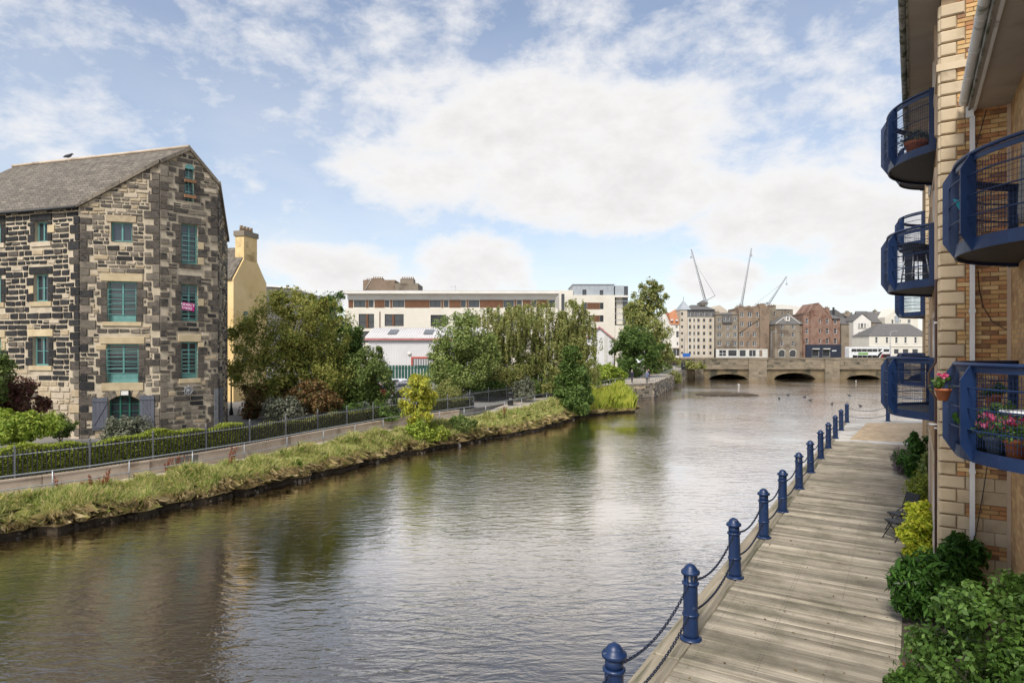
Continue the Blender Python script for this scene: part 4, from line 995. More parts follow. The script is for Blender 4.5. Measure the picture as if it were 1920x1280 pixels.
# roof
def W3(p, z): return p + Vector((0,0,z)) - O3
q = MB(); rl = wl_ * LEN; nL = fL.n
e0, e1 = W3(wA, zA), W3(wA + rl, zA); r0, r1 = W3(wAP, zAP), W3(wAP + rl, zAP); ev = nL * .22 + Vector((0,0,-.12))
bM = W3(wB, zB)
up = Vector((0,0,.10)); q.add([e0 + ev + up, r0 + up, r1 + up, e1 + ev + up, e0 + ev - up * .2, r0 - up * .2, r1 - up * .2, e1 + ev - up * .2, bM + up, bM - up*.2], [(0,8,1,2,3),(7,6,5,9,4),(4,9,8,0),(9,5,1,8),(3,7,4,0)])
d0, d1 = W3(wD, zD), W3(wD + rl, zD); cM = W3(wC, zC)
q.add([r0 + up, cM + up, d0 + up, d1 + up, r1 + up], [(0,1,2,3,4)])
roof = q.build('roof', m_slate, wh)
q = MB()
def copes(p, r_, w=.13):
    n_ = max(2, int((r_ - p).length / .7)); t = (r_ - p).normalized()
    for k in range(n_):
        a = p.lerp(r_, k / n_) + t * .01; b = p.lerp(r_, (k + 1) / n_) - t * .01
        s_ = MB(); dd = (a - b).cross(Vector((0,0,1))).normalized() * .16; s_.extrude([a - dd - Vector((0,0,.08)), a + dd - Vector((0,0,.08)), a + dd + Vector((0,0,w)), a - dd + Vector((0,0,w))], b - a); s_.build('verge_stone', m_rub[2], roof)
copes(e0 + Vector((0,0,.02)), bM); copes(bM, r0); copes(r0, cM); copes(cM, d0)
MB().tube([r0 + up * 1.6, r1 + up * 1.6], .09, 6).build('ridge', m_conc, roof)
MB().tube([e0 + ev * 1.15 + Vector((0,0,.0)), e1 + ev * 1.15], .07, 6).build('gutter', m_iron, roof)
MB().tube([W3(wD, zD - .3) + Vector((.05,-.1,0)), W3(wD, ZB) + Vector((.05,-.1,0))], .05, 6).build('downpipe', m_iron, wh)
# windows
def win(f, h, cols, rows, frame, rec=.16, panel=0.0, fw=.075, rail=0, arched=False, glass=None):
    a, b, c, e = h; q = MB(); g = glass or m_glass
    def bx(x0, x1, z0, z1, d0=-rec - .05, d1=-rec):
        vs = [f.P(x, z, d) for d in (d0, d1) for x, z in ((x0,z0),(x1,z0),(x1,z1),(x0,z1))]; q.add(vs, [(4,5,6,7),(0,1,5,4),(1,2,6,5),(2,3,7,6),(3,0,4,7),(3,2,1,0)])
    bx(a, b, c, c + fw); bx(a, b, e - fw, e); bx(a, a + fw, c + fw, e - fw); bx(b - fw, b, c + fw, e - fw)
    zb = c + fw
    if panel: bx(a + fw, b - fw, c + fw, c + panel, -rec - .05, -rec - .01); zb = c + panel
    x0, x1, z0, z1 = a + fw, b - fw, zb, e - fw
    cw = (x1 - x0) / cols; rh = (z1 - z0) / rows
    for k in range(1, cols): bx(x0 + cw * k - .04, x0 + cw * k + .04, z0, z1, -rec - .045, -rec + .012)
    for k in range(1, rows): bx(x0, x1, z0 + rh * k - .016, z0 + rh * k + .016, -rec - .04, -rec - .002)
    o = q.build('window', frame, wh)
    for i in range(cols):
        for j in range(rows):
            p = MB(); p.poly([f.P(x, z, -rec - .035) for x, z in ((x0 + cw * i, z0 + rh * j), (x0 + cw * (i + 1), z0 + rh * j), (x0 + cw * (i + 1), z0 + rh * (j + 1)), (x0 + cw * i, z0 + rh * (j + 1)))]); p.build('pane', g, o)
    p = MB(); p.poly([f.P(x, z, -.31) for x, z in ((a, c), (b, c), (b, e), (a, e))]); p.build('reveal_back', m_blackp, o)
    if rail:
        p = MB(); hh = (e - c) * .62
        for k in range(rail):
            z = zb + .05 + hh * k / (rail - 1); p.tube([f.P(a, z, .02), f.P(b, z, .02)], .014, 5)
        p.tube([f.P(a + .02, c + .02, .02), f.P(a + .02, zb + .05 + hh, .02)], .014, 5); p.tube([f.P(b - .02, c + .02, .02), f.P(b - .02, zb + .05 + hh, .02)], .014, 5); p.build('guard_rail', frame, o)
    return o
for i, h in enumerate(fL.holes): win(fL, h, 2, 1 if i % 3 == 0 else 2, m_teal)
win(f1, f1.holes[0], 2, 1, m_teal); win(f1, f1.holes[1], 2, 5, m_teal, panel=.32, rail=6); win(f1, f1.holes[2], 2, 5, m_teal, panel=.45, rail=7); win(f1, f1.holes[3], 3, 4, m_green, rec=.12)
win(f2, f2.holes[0], 2, 5, m_teal, fw=.06, rail=4); win(f2, f2.holes[1], 2, 5, m_teal, panel=.12, rail=6); wn = win(f2, f2.holes[2], 2, 5, m_teal, panel=.1, rail=7); win(f2, f2.holes[3], 2, 5, m_teal, panel=.25, rail=7)
for h in f3.holes: win(f3, h, 1, 2, m_teal)
# attic window arch head and flower boxes
h = f2.holes[0]; q = MB(); cx_ = (h[0] + h[1]) / 2; rr_ = (h[1] - h[0]) / 2
pts = [(cx_ + rr_ * math.cos(a), h[3] - .12 + .26 * math.sin(a)) for a in [math.pi * k / 8 for k in range(9)]]
q.extrude([f2.P(x, z, .03) for x, z in pts], f2.n * -.2); q.build('arch_head', m_teal, wh)
for k, y in enumerate((343, 372)):
    p = at(355, y, 34.0) ; s_ = f2.sp(355); z = p.z
    q = MB(); q.extrude([f2.P(s_ - .28, z, .06), f2.P(s_ + .28, z, .06), f2.P(s_ + .28, z + .16, .06), f2.P(s_ - .28, z + .16, .06)], f2.n * .16); q.build('window_box', m_bk[2], wh)
# pink banner with its wording
hb = f2.holes[2]; s0, s1 = f2.sp(340.5), f2.sp(364); z0, z1 = zy(582, 34), zy(568, 34)
pb = f2.P((s0 + s1) / 2, (z0 + z1) / 2, .05) + O3; w_, h_ = (s1 - s0), z1 - z0
ban = empty('banner', pb, math.atan2(f2.dir.y, f2.dir.x)); tag(ban, 'small magenta banner with white words tied to a warehouse window rail', 'banner')
ban.rotation_euler = (0, R(7), math.atan2(f2.dir.y, f2.dir.x))
MB().b2((-w_/2,-.012,-h_/2), (w_/2,.0,h_/2)).build('cloth', m_pinkb, ban)
def text(name, body, size, mat, parent, loc, rot=(R(90),0,0), align='CENTER'):
    cu = bpy.data.curves.new(name, 'FONT'); cu.body = body; cu.size = size; cu.align_x = align; cu.align_y = 'CENTER'; cu.extrude = .004; cu.materials.append(mat)
    t = bpy.data.objects.new(name + '_curve', cu); col.objects.link(t); dg = bpy.context.evaluated_depsgraph_get()
    me = bpy.data.meshes.new_from_object(t.evaluated_get(dg)); bpy.data.objects.remove(t)
    o = link(name, me, parent, loc); o.rotation_euler = rot; return o
text('lettering', 'NEARLY', .19, m_text, ban, (-.04,-.018,.09)); text('lettering', 'THERE', .19, m_text, ban, (-.07,-.018,-.10))
# shutters, light, ship's wheel
def shutter(f, pxa, pxb, y0, y1, flip):
    a, b, c, e = f.px(pxa, pxb, y0, y1); q = MB()
    n_ = 4; o = empty('shutter', (0,0,0)); o.parent = wh
    for k in range(n_):
        x0 = a + (b - a) * k / n_ + .004; x1 = a + (b - a) * (k + 1) / n_ - .004
        p = MB(); p.extrude([f.P(x0, c, .06), f.P(x1, c, .06), f.P(x1, e, .06), f.P(x0, e, .06)], f.n * .04); p.build('board', m_shut, o)
    p = MB()
    for z in (c + .12, e - .22): p.extrude([f.P(a, z, .101), f.P(b, z, .101), f.P(b, z + .1, .101), f.P(a, z + .1, .101)], f.n * .025)
    x0, x1 = (a, b) if flip else (b, a); p.extrude([f.P(x0, c + .24, .101), f.P(x0 + (.1 if flip else -.1), c + .24, .101), f.P(x1, e - .26, .101), f.P(x1 - (.1 if flip else -.1), e - .26, .101)][::1 if flip else -1], f.n * .022); p.build('brace', m_shut, o)
shutter(f1, 174, 203, 745, 806, True); shutter(f1, 263, 290, 741, 800, False)
a, b, c, e = f1.px(228, 244, 731, 741); q = MB(); q.extrude([f1.P(a, c, .05), f1.P(b, c, .05), f1.P(b, e, .05), f1.P(a, e, .05)], f1.n * .14); lo = q.build('security_light', m_blackp, wh); q = MB(); q.extrude([f1.P(a+.03, c+.03, .191), f1.P(b-.03, c+.03, .191), f1.P(b-.03, e-.03, .191), f1.P(a+.03, e-.03, .191)], f1.n * .01); q.build('lamp_glass', m_lant, lo)
s_ = f2.sp(352); zc2 = zy(732, 34); wo = empty('ship_wheel', f2.P(s_, zc2, .10) + O3, math.atan2(f2.dir.y, f2.dir.x)); tag(wo, "grey ornamental ship's wheel mounted on the stone gable", 'ornament')
m_whl = M('grey_cast_metal', (.3,.3,.31), .5)
for rad in (.2, .09): MB().tube([(rad*math.cos(a), 0, rad*math.sin(a)) for a in [k*math.pi/8 for k in range(17)]], .025, 5).build('rim', m_whl, wo)
for k in range(8): a = k * math.pi / 4; MB().tube([(.04*math.cos(a),0,.04*math.sin(a)),(.32*math.cos(a),0,.32*math.sin(a))], .016, 5).build('spoke', m_whl, wo)
MB().lathe([(.06,-.10),(.06,.03),(.02,.04)], 10).build('hub', m_whl, wo).rotation_euler = (R(90),0,0)
a, b, c, e = f2.px(400.5, 407.5, 728, 800); q = MB(); q.extrude([f2.P(a, ZB, .07), f2.P(b, ZB, .07), f2.P(b, e, .07), f2.P(a, e, .07)], f2.n * .08); q.build('door_leaf', m_iron2, wh)
q = MB(); q.extrude([f3.P(.15, ZB, .07), f3.P(1.1, ZB, .07), f3.P(1.1, e, .07), f3.P(.15, e, .07)], f3.n * .08); q.build('door_leaf', m_iron2, wh)
# a bird on the ridge
pr = wAP + wl_ * 8.6; bz = zAP + .24; bo = empty('pigeon', (pr.x, pr.y, bz)); tag(bo, 'dark bird sitting on the slate ridge of the warehouse', 'bird')
m_bird = M('grey_feathers', (.06,.06,.065), .8); m_gull = M('white_feathers', (.75,.75,.75), .7); 
def bird(parent, m_, s=1.0, wings=False):
    q = MB(); n = 9; q.tube([(-.24*s,0,.06*s),(-.15*s,0,.09*s),(-.05*s,0,.11*s),(.05*s,0,.13*s),(.11*s,0,.17*s),(.15*s,0,.20*s),(.19*s,0,.195*s),(.24*s,0,.185*s)], [.012*s,.05*s,.075*s,.075*s,.05*s,.042*s,.03*s,.006*s], 8); q.build('body', m_, parent)
    if wings:
        for sg in (-1,1): w = MB(); w.add([(.06*s,sg*.05*s,.14*s),(-.08*s,sg*.05*s,.13*s),(-.06*s,sg*.35*s,.34*s),(.08*s,sg*.33*s,.35*s),(-.08*s,sg*.7*s,.27*s)], [(0,1,2,3),(3,2,4)]); w.build('wing', m_, parent)
    else:
        for sg in (-1,1): MB().tube([(0,sg*.03*s,.08*s),(.01*s,sg*.03*s,-.01*s)], .008*s, 5).build('leg', m_iron, parent)
bird(bo, m_bird, 1.3)
# ------------------------------------------------------------------ buildings further off
m_ffr = M('pale_sash_frame', (.60,.59,.57), .5); m_fgl = GLASS('far_glass', (.035,.038,.042), .1)
m_grfr = M('dark_grey_frame', (.05,.055,.065), .5)
class FB:
    """a building whose long front faces the river; authored from photo coordinates at its distance"""
    def __init__(s, name, label, px, d, zb, conv=None, cat='building', group=None):
        s.d = d; s.ox = xd(px, d); s.zb = zb; s.conv = conv or (lambda x, y: (x, y)); s.o = empty(name, (s.ox, d, zb)); tag(s.o, label, cat, group)
    def X(s, x, y=0): return xd(s.conv(x, y)[0], s.d) - s.ox
    def Z(s, x, y): return zy(s.conv(x, y)[1], s.d) - s.zb
    def r(s, x0, x1, y0, y1): return s.X(x0), s.X(x1), s.Z(x0, y1), s.Z(x0, y0)
    def wall(s, x0, x1, y0, mat, depth=9, wins=(), y1=None, frame=None, name='wall', yf=0.0, glass=None, style='sash', t=.22):
        a, b, c, e = s.r(x0, x1, y0, y0); c = 0.0 if y1 is None else s.Z(x0, y1)
        hs = [s.r(*w[:4]) for w in wins]; q = MB()
        xs = sorted(set([a, b] + [min(max(h[k], a), b) for h in hs for k in (0, 1)])); zs = sorted(set([c, e] + [min(max(h[k], c), e) for h in hs for k in (2, 3)]))
        for p, r_ in zip(xs[:-1], xs[1:]):
            for u, v in zip(zs[:-1], zs[1:]):
                if any(h[0] < (p + r_) / 2 < h[1] and h[2] < (u + v) / 2 < h[3] for h in hs): continue
                q.poly([(p, yf, u), (r_, yf, u), (r_, yf, v), (p, yf, v)])
        for h in hs:
            for (p, r_) in (((h[0], h[2]), (h[1], h[2])), ((h[1], h[2]), (h[1], h[3])), ((h[1], h[3]), (h[0], h[3])), ((h[0], h[3]), (h[0], h[2]))):
                q.poly([(p[0], yf, p[1]), (r_[0], yf, r_[1]), (r_[0], yf + t, r_[1]), (p[0], yf + t, p[1])])
        q.add([(a,yf,c),(b,yf,c),(b,yf,e),(a,yf,e),(a,yf+depth,c),(b,yf+depth,c),(b,yf+depth,e),(a,yf+depth,e)], [(0,3,7,4),(1,5,6,2),(3,2,6,7),(5,4,7,6)])
        o = q.build(name, mat, s.o)
        for w, h in zip(wins, hs): s.window(h, frame or m_ffr, yf, w[4] if len(w) > 4 else style, glass, t)
        return o
    def window(s, h, frame, yf, style, glass, t=.22):
        a, b, c, e = h; w = min(.09, (b - a) * .11); q = MB(); y0, y1 = yf + t - .10, yf + t - .02
        q.b2((a, y0, c), (b, y1, c + w)); q.b2((a, y0, e - w), (b, y1, e)); q.b2((a, y0, c + w), (a + w, y1, e - w)); q.b2((b - w, y0, c + w), (b, y1, e - w))
        if style == 'sash': q.b2((a + w, y0 + .01, (c + e) / 2 - w * .4), (b - w, y1, (c + e) / 2 + w * .4))
        if style == 'two': q.b2(((a + b) / 2 - w * .6, y0, c + w), ((a + b) / 2 + w * .6, y1, e - w))
        if style == 'cross':
            q.b2(((a + b) / 2 - w * .6, y0, c + w), ((a + b) / 2 + w * .6, y1, e - w)); q.b2((a + w, y0 + .01, c + (e - c) * .42), (b - w, y1, c + (e - c) * .48))
        o = q.build('window', frame, s.o); p = MB(); p.poly([(a, y1 + .012, c), (b, y1 + .012, c), (b, y1 + .012, e), (a, y1 + .012, e)]); p.build('pane', glass or m_fgl, o)
    def ext(s, pts, depth, mat, name, y=0.0, parent=None):
        q = MB(); q.extrude([(s.X(*p), y, s.Z(*p)) for p in pts], (0, depth, 0)); return q.build(name, mat, parent or s.o)
    def box(s, x0, x1, y0, y1, ya, yb, mat, name, parent=None):
        a, b, c, e = s.r(x0, x1, y0, y1); q = MB(); q.b2((a, ya, c), (b, yb, e)); return q.build(name, mat, parent or s.o)
    def hip(s, x0, x1, ye, xr0, xr1, yr, depth, mat, ov=.25, name='roof'):
        a, b = s.X(x0) - ov, s.X(x1) + ov; ze = s.Z(x0, ye); r0, r1 = s.X(xr0), s.X(xr1); zr = s.Z(x0, yr); y0, y1, ym = -ov, depth + ov, depth / 2
        q = MB(); q.add([(a,y0,ze),(b,y0,ze),(b,y1,ze),(a,y1,ze),(r0,ym,zr),(r1,ym,zr)], [(0,1,5,4),(1,2,5),(2,3,4,5),(3,0,4),(0,3,2,1)]); return q.build(name, mat, s.o)
    def stack(s, x0, x1, y0, y1, mat, pots=3, y=2.0, dep=1.2, parent=None):
        o = s.box(x0, x1, y0, y1, y, y + dep, mat, 'chimney', parent); a, b, c, e = s.r(x0, x1, y0, y1)
        q = MB(); q.b2((a - .08, y - .08, e), (b + .08, y + dep + .08, e + .18)); q.build('cope', mat, o if parent is None else parent)
        for k in range(pots):
            q = MB(); q.lathe([(.14,0),(.11,.5),(.14,.55)], 8, (a + (b - a) * (k + .5) / pots, y + dep / 2, e + .18)); q.build('chimney_pot', m_pot, o if parent is None else parent)
m_pot = M('chimney_pot_clay', (.32,.22,.14), .8, (.42,.3,.2), 4)
m_white = M('white_render', (.62,.58,.52), .85, (.72,.68,.62), .4, blotch=(.5,.46,.4), bl=(.6,.8), blscale=.3)
m_cream = M('cream_render', (.60,.55,.46), .85, (.69,.64,.55), .4)
m_yel = M('yellow_limewash', (.74,.51,.22), .9, (.86,.64,.33), .5, bump=.3, bscale=8, blotch=(.42,.30,.14), bl=(.58,.72), blscale=.6)
m_gslate = M('grey_slate', (.10,.095,.09), .8, (.15,.14,.135), 1.2, bump=.3, bscale=6, stretch=(1,1,5))
m_sand = M('grey_sandstone', (.19,.155,.115), .9, (.29,.24,.18), .5, bump=.3, bscale=3, blotch=(.13,.10,.075), blscale=.25)
m_sand2 = M('brown_sandstone', (.20,.145,.10), .9, (.29,.21,.15), .5, bump=.3, bscale=3, blotch=(.14,.10,.07), blscale=.25)
m_redst = M('red_sandstone', (.20,.122,.09), .9, (.28,.175,.13), .6, bump=.3, bscale=3, blotch=(.15,.075,.05), blscale=.4)  # red muted: distance haze is put into the base colour
m_beige = M('beige_flats', (.45,.385,.30), .85, (.54,.47,.375), .3)
m_orange = M('orange_pantile', (.36,.15,.075), .85, (.45,.21,.11), 1.2, bump=.3, bscale=6)  # orange toned down, so the haze sits in the colour
m_zinc = M('zinc_cladding', (.36,.385,.40), .45, (.44,.465,.48), .6, metal=.3)
m_clad = M('cedar_cladding', (.085,.038,.02), .8, (.19,.09,.045), 1.5, detail=8, stretch=(9,9,.5))
m_corr = M('white_corrugated', (.60,.58,.57), .5, (.70,.68,.67), .4); m_corr2 = M('corrugated_roof', (.58,.55,.53), .5, (.68,.65,.63), .4, blotch=(.48,.43,.40), bl=(.55,.75), blscale=.4)
m_redtr = M('red_trim', (.42,.08,.06), .6); m_pinktr = M('pink_trim', (.42,.17,.16), .6)
m_navy = M('navy_shopfront', (.02,.025,.04), .5, (.03,.035,.055), 1); m_shop = M('pale_shopfront', (.55,.53,.48), .6); m_reddoor = M('red_door', (.30,.01,.02), .5)
m_sky = GLASS('roof_light', (.12,.12,.12), .3)
c3 = lambda x, y: (640 + x / 3.692, 480 + y / 3.692)
c4 = lambda x, y: (1140 + x / 4.268, 440 + y / 4.268)
c5 = lambda x, y: (1440 + x / 5.82, 540 + y / 5.82)

# yellow gable house beside the warehouse (its gable turned away to the right)
h0 = Vector((-23.9, 54, 0)); h1 = Vector((-22.75, 58.3, 0)); hz = 1.85
yh = empty('yellow_house', (h0.x, h0.y, hz), math.atan2(h1.y - h0.y, h1.x - h0.x)); tag(yh, 'tall ochre limewashed house gable with chimney behind the warehouse', 'house')
GW = (h1 - h0).length; ze_, za_ = 10.6, 13.0
q = MB(); q.extrude([(0,0,0),(GW,0,0),(GW,0,ze_),(GW*.62,0,za_),(GW*.38,0,za_),(0,0,ze_)], (0,9,0)); q.build('wall', m_yel, yh)
q = MB(); q.extrude([(-.15,.12,ze_-.05),(GW*.38,.12,za_+.02),(GW*.38,.12,za_+.14),(-.15,.12,ze_+.09)], (0,8.8,0)); q.extrude([(GW*.62,.12,za_+.02),(GW+.15,.12,ze_-.05),(GW+.15,.12,ze_+.09),(GW*.62,.12,za_+.14)], (0,8.8,0)); q.extrude([(GW*.38,.5,za_),(GW*.62,.5,za_),(GW*.5,.5,za_+.7)], (0,8.4,0)); q.build('roof', m_slate, yh)
ch = MB(); ch.b2((GW*.30,.0,za_-.6),(GW*.70,.9,za_+1.55)); ch = ch.build('chimney', m_yel, yh)
q = MB(); q.b2((GW*.30-.1,-.1,za_+1.55),(GW*.70+.1,1.0,za_+2.0)); q.build('cope', m_sand, ch)
for k in range(4): q = MB(); q.lathe([(.16,0),(.12,.45),(.15,.5)], 8, (GW*(.35+.1*k),.45,za_+2.0)); q.build('chimney_pot', m_pot, ch)
for (x, z, w, hh) in ((1.2,3.2,.6,1.5),(3.1,2.2,.6,1.3),(1.3,6.6,.6,1.3)):
    q = MB(); q.b2((x,-.03,z),(x+w,.02,z+hh)); o = q.build('window', m_green, yh); q = MB(); q.b2((x+.08,-.045,z+.08),(x+w-.08,-.031,z+hh-.08)); q.build('pane', m_fgl, o)

# long white block with timber band
b = FB('long_apartment_block', 'long flat-roofed cream block with a cedar-clad top storey band', 648, 122, 1.9, c3)
row = [(85,165),(188,222),(300,332),(355,435),(612,688),(708,742),(828,862),(882,955),(1122,1195),(1215,1250),(1315,1350),(1435,1480)]
wood = [(48,80),(167,186),(228,298),(336,352),(438,610),(690,705),(745,826),(865,880),(958,1120),(1197,1212),(1255,1312),(1352,1432)]
lower = [(120,227,400,500),(300,432,402,485),(618,725,407,487),(870,960,412,490),(1085,1190,415,492)]
b.wall(25, 1497, 362, m_cream, 14, [(x0,x1,y0,y1,'cross') for (x0,x1,y0,y1) in lower] + [(122,227,520,600,'cross'),(300,432,520,600,'cross')], frame=m_grfr)
b.wall(45, 1482, 298, m_cream, 13.6, [(x0,x1,304,355,'two') for x0,x1 in row], y1=362, frame=m_grfr, yf=.25)
for (x0, x1) in wood: b.box(x0, x1, 303, 356, .17, .248, m_clad, 'cladding_panel')
b.wall(40, 1486, 262, m_white, 13.6, y1=298, yf=.2, name='fascia_wall'); b.box(18, 1506, 244, 262, -1.0, 15, m_white, 'roof_slab'); b.box(18, 1506, 241, 244, -.9, 14.9, m_zinc, 'roof_sheet')
for x0, x1 in ((170,186),(352,366)): b.box(x0, x1, 403, 497 if x0 < 200 else 483, .02, .11, m_clad, 'cladding_panel')
b.box(264, 270, 385, 500, -.1, -.0, m_clad, 'downpipe')
q = MB(); q.tube([(b.X(770),6,b.Z(770,244)),(b.X(770),6,b.Z(770,186))], .05, 5); q.tube([(b.X(735),6,b.Z(770,190)),(b.X(775),6,b.Z(770,190))], .03, 5); q.build('aerial', m_galv, b.o)
b = FB('tenement_roof_stack', 'brown stone tenement top with rows of chimney pots rising behind the flat roof', 682, 165, 2.6, c3)
b.wall(150, 370, 165, m_sand2, 9); b.wall(371, 530, 188, m_sand, 9); b.wall(405, 498, 160, m_sand, 3.2, y1=188, name='chimney', yf=.5); b.stack(205, 280, 156, 166, m_sand2, 6, 1.0, 2.0); b.stack(408, 496, 158, 161, m_sand2, 7, 1.0, 1.8); b.stack(155, 196, 164, 172, m_sand2, 3, 2.0, 1.6)
q = MB(); q.tube([(b.X(160),-.12,b.Z(160,242)),(b.X(205),-.12,b.Z(205,165))], .07, 5); q.build('pipe', m_shop, b.o)

# corrugated industrial shed with rooflights
b = FB('industrial_shed', 'low white corrugated shed with pitched roof and red-framed loading door', 688, 95, 1.9, c3)
b.wall(190, 1000, 578, m_corr, 12, [(492,640,712,775,'none')], frame=m_redtr)
a, e_ = b.X(170), b.X(1000); zl, zh_ = b.Z(170,570), b.Z(235,488); q = MB(); q.add([(a-.3,-.35,zl-.05),(e_,-.35,zl-.05),(e_,6.2,zh_),(a-.3,6.2,zh_),(e_,12.6,zl-.05),(a-.3,12.6,zl-.05)], [(0,1,2,3),(3,2,4,5)]); rf = q.build('roof', m_corr2, b.o)
n_ = 46; q = MB()
for k in range(n_):
    x = a + (e_ - a) * k / n_; q.tube([(x,-.36,zl-.03),(x,6.2,zh_+.03)], .05, 4)
q.build('roof_rib', m_corr2, rf)['kind'] = 'stuff'
q = MB()
for k in range(70): x = b.X(190) + (b.X(1000) - b.X(190)) * k / 70; q.b2((x,-.05,0),(x+.12,-.002,b.Z(190,580)))
q.build('wall_rib', m_corr, b.o)['kind'] = 'stuff'
b.box(165, 1000, 568, 582, -.45, -.36, m_pinktr, 'eaves_trim')
for x0 in (300, 555, 810):
    f0, f1_ = .35, .78; xa, xb = b.X(x0), b.X(x0 + 62); q = MB(); q.add([(xa,-.35+6.55*f0,zl+(zh_-zl)*f0+.1),(xb,-.35+6.55*f0,zl+(zh_-zl)*f0+.1),(xb,-.35+6.55*f1_,zl+(zh_-zl)*f1_+.1),(xa,-.35+6.55*f1_,zl+(zh_-zl)*f1_+.1)], [(0,1,2,3)]); q.build('rooflight', m_sky, rf)
q = MB(); x0,x1,z0,z1 = b.r(488,648,708,790); q.b2((x0-.1,-.12,z1),(x1+.1,-.03,z1+.25)); q.b2((x0-.1,-.12,0),(x0+.15,-.03,z1)); q.b2((x1-.15,-.12,0),(x1+.1,-.03,z1)); q.build('door_frame', m_redtr, b.o)
q = MB(); q.lathe([(.3,0),(.28,.12),(.1,.2)], 12, (0,0,0)); v = q.build('alarm_dome', m_white, b.o, (b.X(472),-.06,b.Z(472,675))); v.rotation_euler = (R(90),0,0)

# white flats with zinc top
b = FB('white_flats', 'stepped cream flats with zinc penthouse and dark ribbon windows', 1045, 138, 1.9, c3)
b.wall(1508, 1604, 237, m_cream, 12, [(1523,1545,262,420,'none')], frame=m_grfr); b.wall(1605, 1893, 270, m_cream, 12, [(1672,1700,322,368,'none'),(1790,1815,322,368,'none'),(1715,1740,410,455,'none'),(1790,1815,410,455,'none'),(1672,1700,500,545,'none'),(1790,1815,500,545,'none')], frame=m_grfr)
b.wall(1606, 1888, 196, m_zinc, 11, [(1670,1698,232,269,'none'),(1790,1815,235,270,'none')], y1=269.5, frame=m_grfr, yf=.3, name='penthouse')
for (x0, x1, y0, y1) in ((1701,1789,322,368),(1741,1789,410,455)): b.box(x0, x1, y0, y1, -.03, .1, m_clad, 'cladding_panel')
for k in range(9): x = 1625 + k * 31; b.box(x, x + 2.0, 198, 230, .24, .3, m_zinc, 'seam')
b.box(1600, 1895, 193, 197, .1, 11.5, m_zinc, 'roof_sheet')
b.wall(1894, 1995, 478, m_cream, 12, yf=.2, name='wall'); b.wall(1897, 1960, 203, m_zinc, 10, y1=270, yf=.5, name='penthouse'); b.box(1960, 1990, 205, 272, .9, 10, m_fgl, 'glazed_corner')
b.box(1893, 1990, 272, 285, -.2, 10, m_white, 'balcony_slab'); b.box(1910, 1988, 285, 470, 1.2, 10, m_cream, 'recess_wall')
for y in (310, 350, 395, 440): b.box(1894, 1988, y, y + 4, -.05, .0, m_galv, 'balcony_rail')
b.box(1955, 1990, 286, 478, 1.0, 1.19, m_fgl, 'glazed_corner')

# white gabled shed
b = FB('gabled_shed', 'narrow white gabled shed with pink verge seen past the birches', 1098, 104, 1.9, c3)
b.ext([(1660,900),(1893,900),(1893,580),(1785,490),(1660,592)], 16, m_corr, 'wall')
q = MB(); y0 = -.25
for (p, r_) in (((1785,488),(1900,584)),((1785,488),(1652,596))):
    q.add([(b.X(*p),y0,b.Z(*p)),(b.X(*r_),y0,b.Z(*r_)),(b.X(*r_),16,b.Z(*r_)),(b.X(*p),16,b.Z(*p)),(b.X(*p),y0,b.Z(*p)+.14),(b.X(*r_),y0,b.Z(*r_)+.14),(b.X(*r_),16,b.Z(*r_)+.14),(b.X(*p),16,b.Z(*p)+.14)], [(0,1,5,4),(4,5,6,7),(1,2,6,5),(0,3,2,1)])
q.build('roof', m_corr2, b.o)
for (p, r_) in (((1785,492),(1900,588)),((1785,492),(1652,600))):
    q = MB(); q.extrude([(b.X(*p),-.32,b.Z(*p)-.1),(b.X(*r_),-.32,b.Z(*r_)-.1),(b.X(*r_),-.32,b.Z(*r_)+.16),(b.X(*p),-.32,b.Z(*p)+.16)], (0,.06,0)); q.build('verge_trim', m_pinktr, b.o)
q = MB(); q.tube([(b.X(1890),-.1,b.Z(1890,590)),(b.X(1890),-.1,0)], .09, 6); q.build('downpipe', m_clad, b.o); b.box(1818, 1842, 545, 900, -.03, -.0, m_shop, 'pilaster')

# curved roof far left
b = FB('curved_roof_hall', 'distant hall with a curved grey roof above the treetops', 500, 190, 2.6)
b.ext([(498,700),(600,700),(597,562),(580,550),(555,543),(520,539),(498,538)], 20, m_gslate, 'roof_shell'); b.box(532, 536, 533, 542, 2, 3, m_sand, 'chimney')
q = MB(); q.tube([(b.X(498),-.2,b.Z(498,536)),(b.X(555),-.2,b.Z(555,541)),(b.X(582),-.2,b.Z(580,548)),(b.X(599),-.2,b.Z(597,561))], .25, 5); q.build('roof_edge', m_white, b.o)

# ------------------------------------------------------------------ the street front beyond the bridge
D = 236; ZS = 2.7
RY = [(618,650),(672,697),(724,752),(777,803),(829,857),(882,912),(935,958)]
b = FB('white_tiled_house', 'white house with bright orange pantile roof beside the turret', 1244, D, ZS, c4)
b.wall(500, 579, 714, m_white, 10, [(540,560,728,747),(545,568,772,822),(550,564,858,885),(520,575,910,970,'two')]); b.ext([(440,990),(502,990),(502,714),(450,622),(440,640)], 14, m_white, 'gable_wall', .3)
q = MB(); q.add([(b.X(448),-.3,b.Z(448,612)),(b.X(582),-.3,b.Z(582,600)),(b.X(582),-.35,b.Z(582,716)),(b.X(500),-.35,b.Z(500,716)),(b.X(520),6,b.Z(520,618)),(b.X(582),6,b.Z(582,582)),(b.X(582),12,b.Z(582,716))], [(0,3,2,5,4),(5,2,6)]); q.build('roof', m_orange, b.o)
for (x, y) in ((500,675),(540,678)): b.box(x, x+18, y, y+12, -.5, .5, m_ffr, 'rooflight')
b.box(515, 579, 905, 912, -.2, 0, m_sand2, 'shop_cornice')
b = FB('turret_flats', 'tall beige flats with slated corner turret and seven rows of windows', 1275, D - 2, ZS, c4)
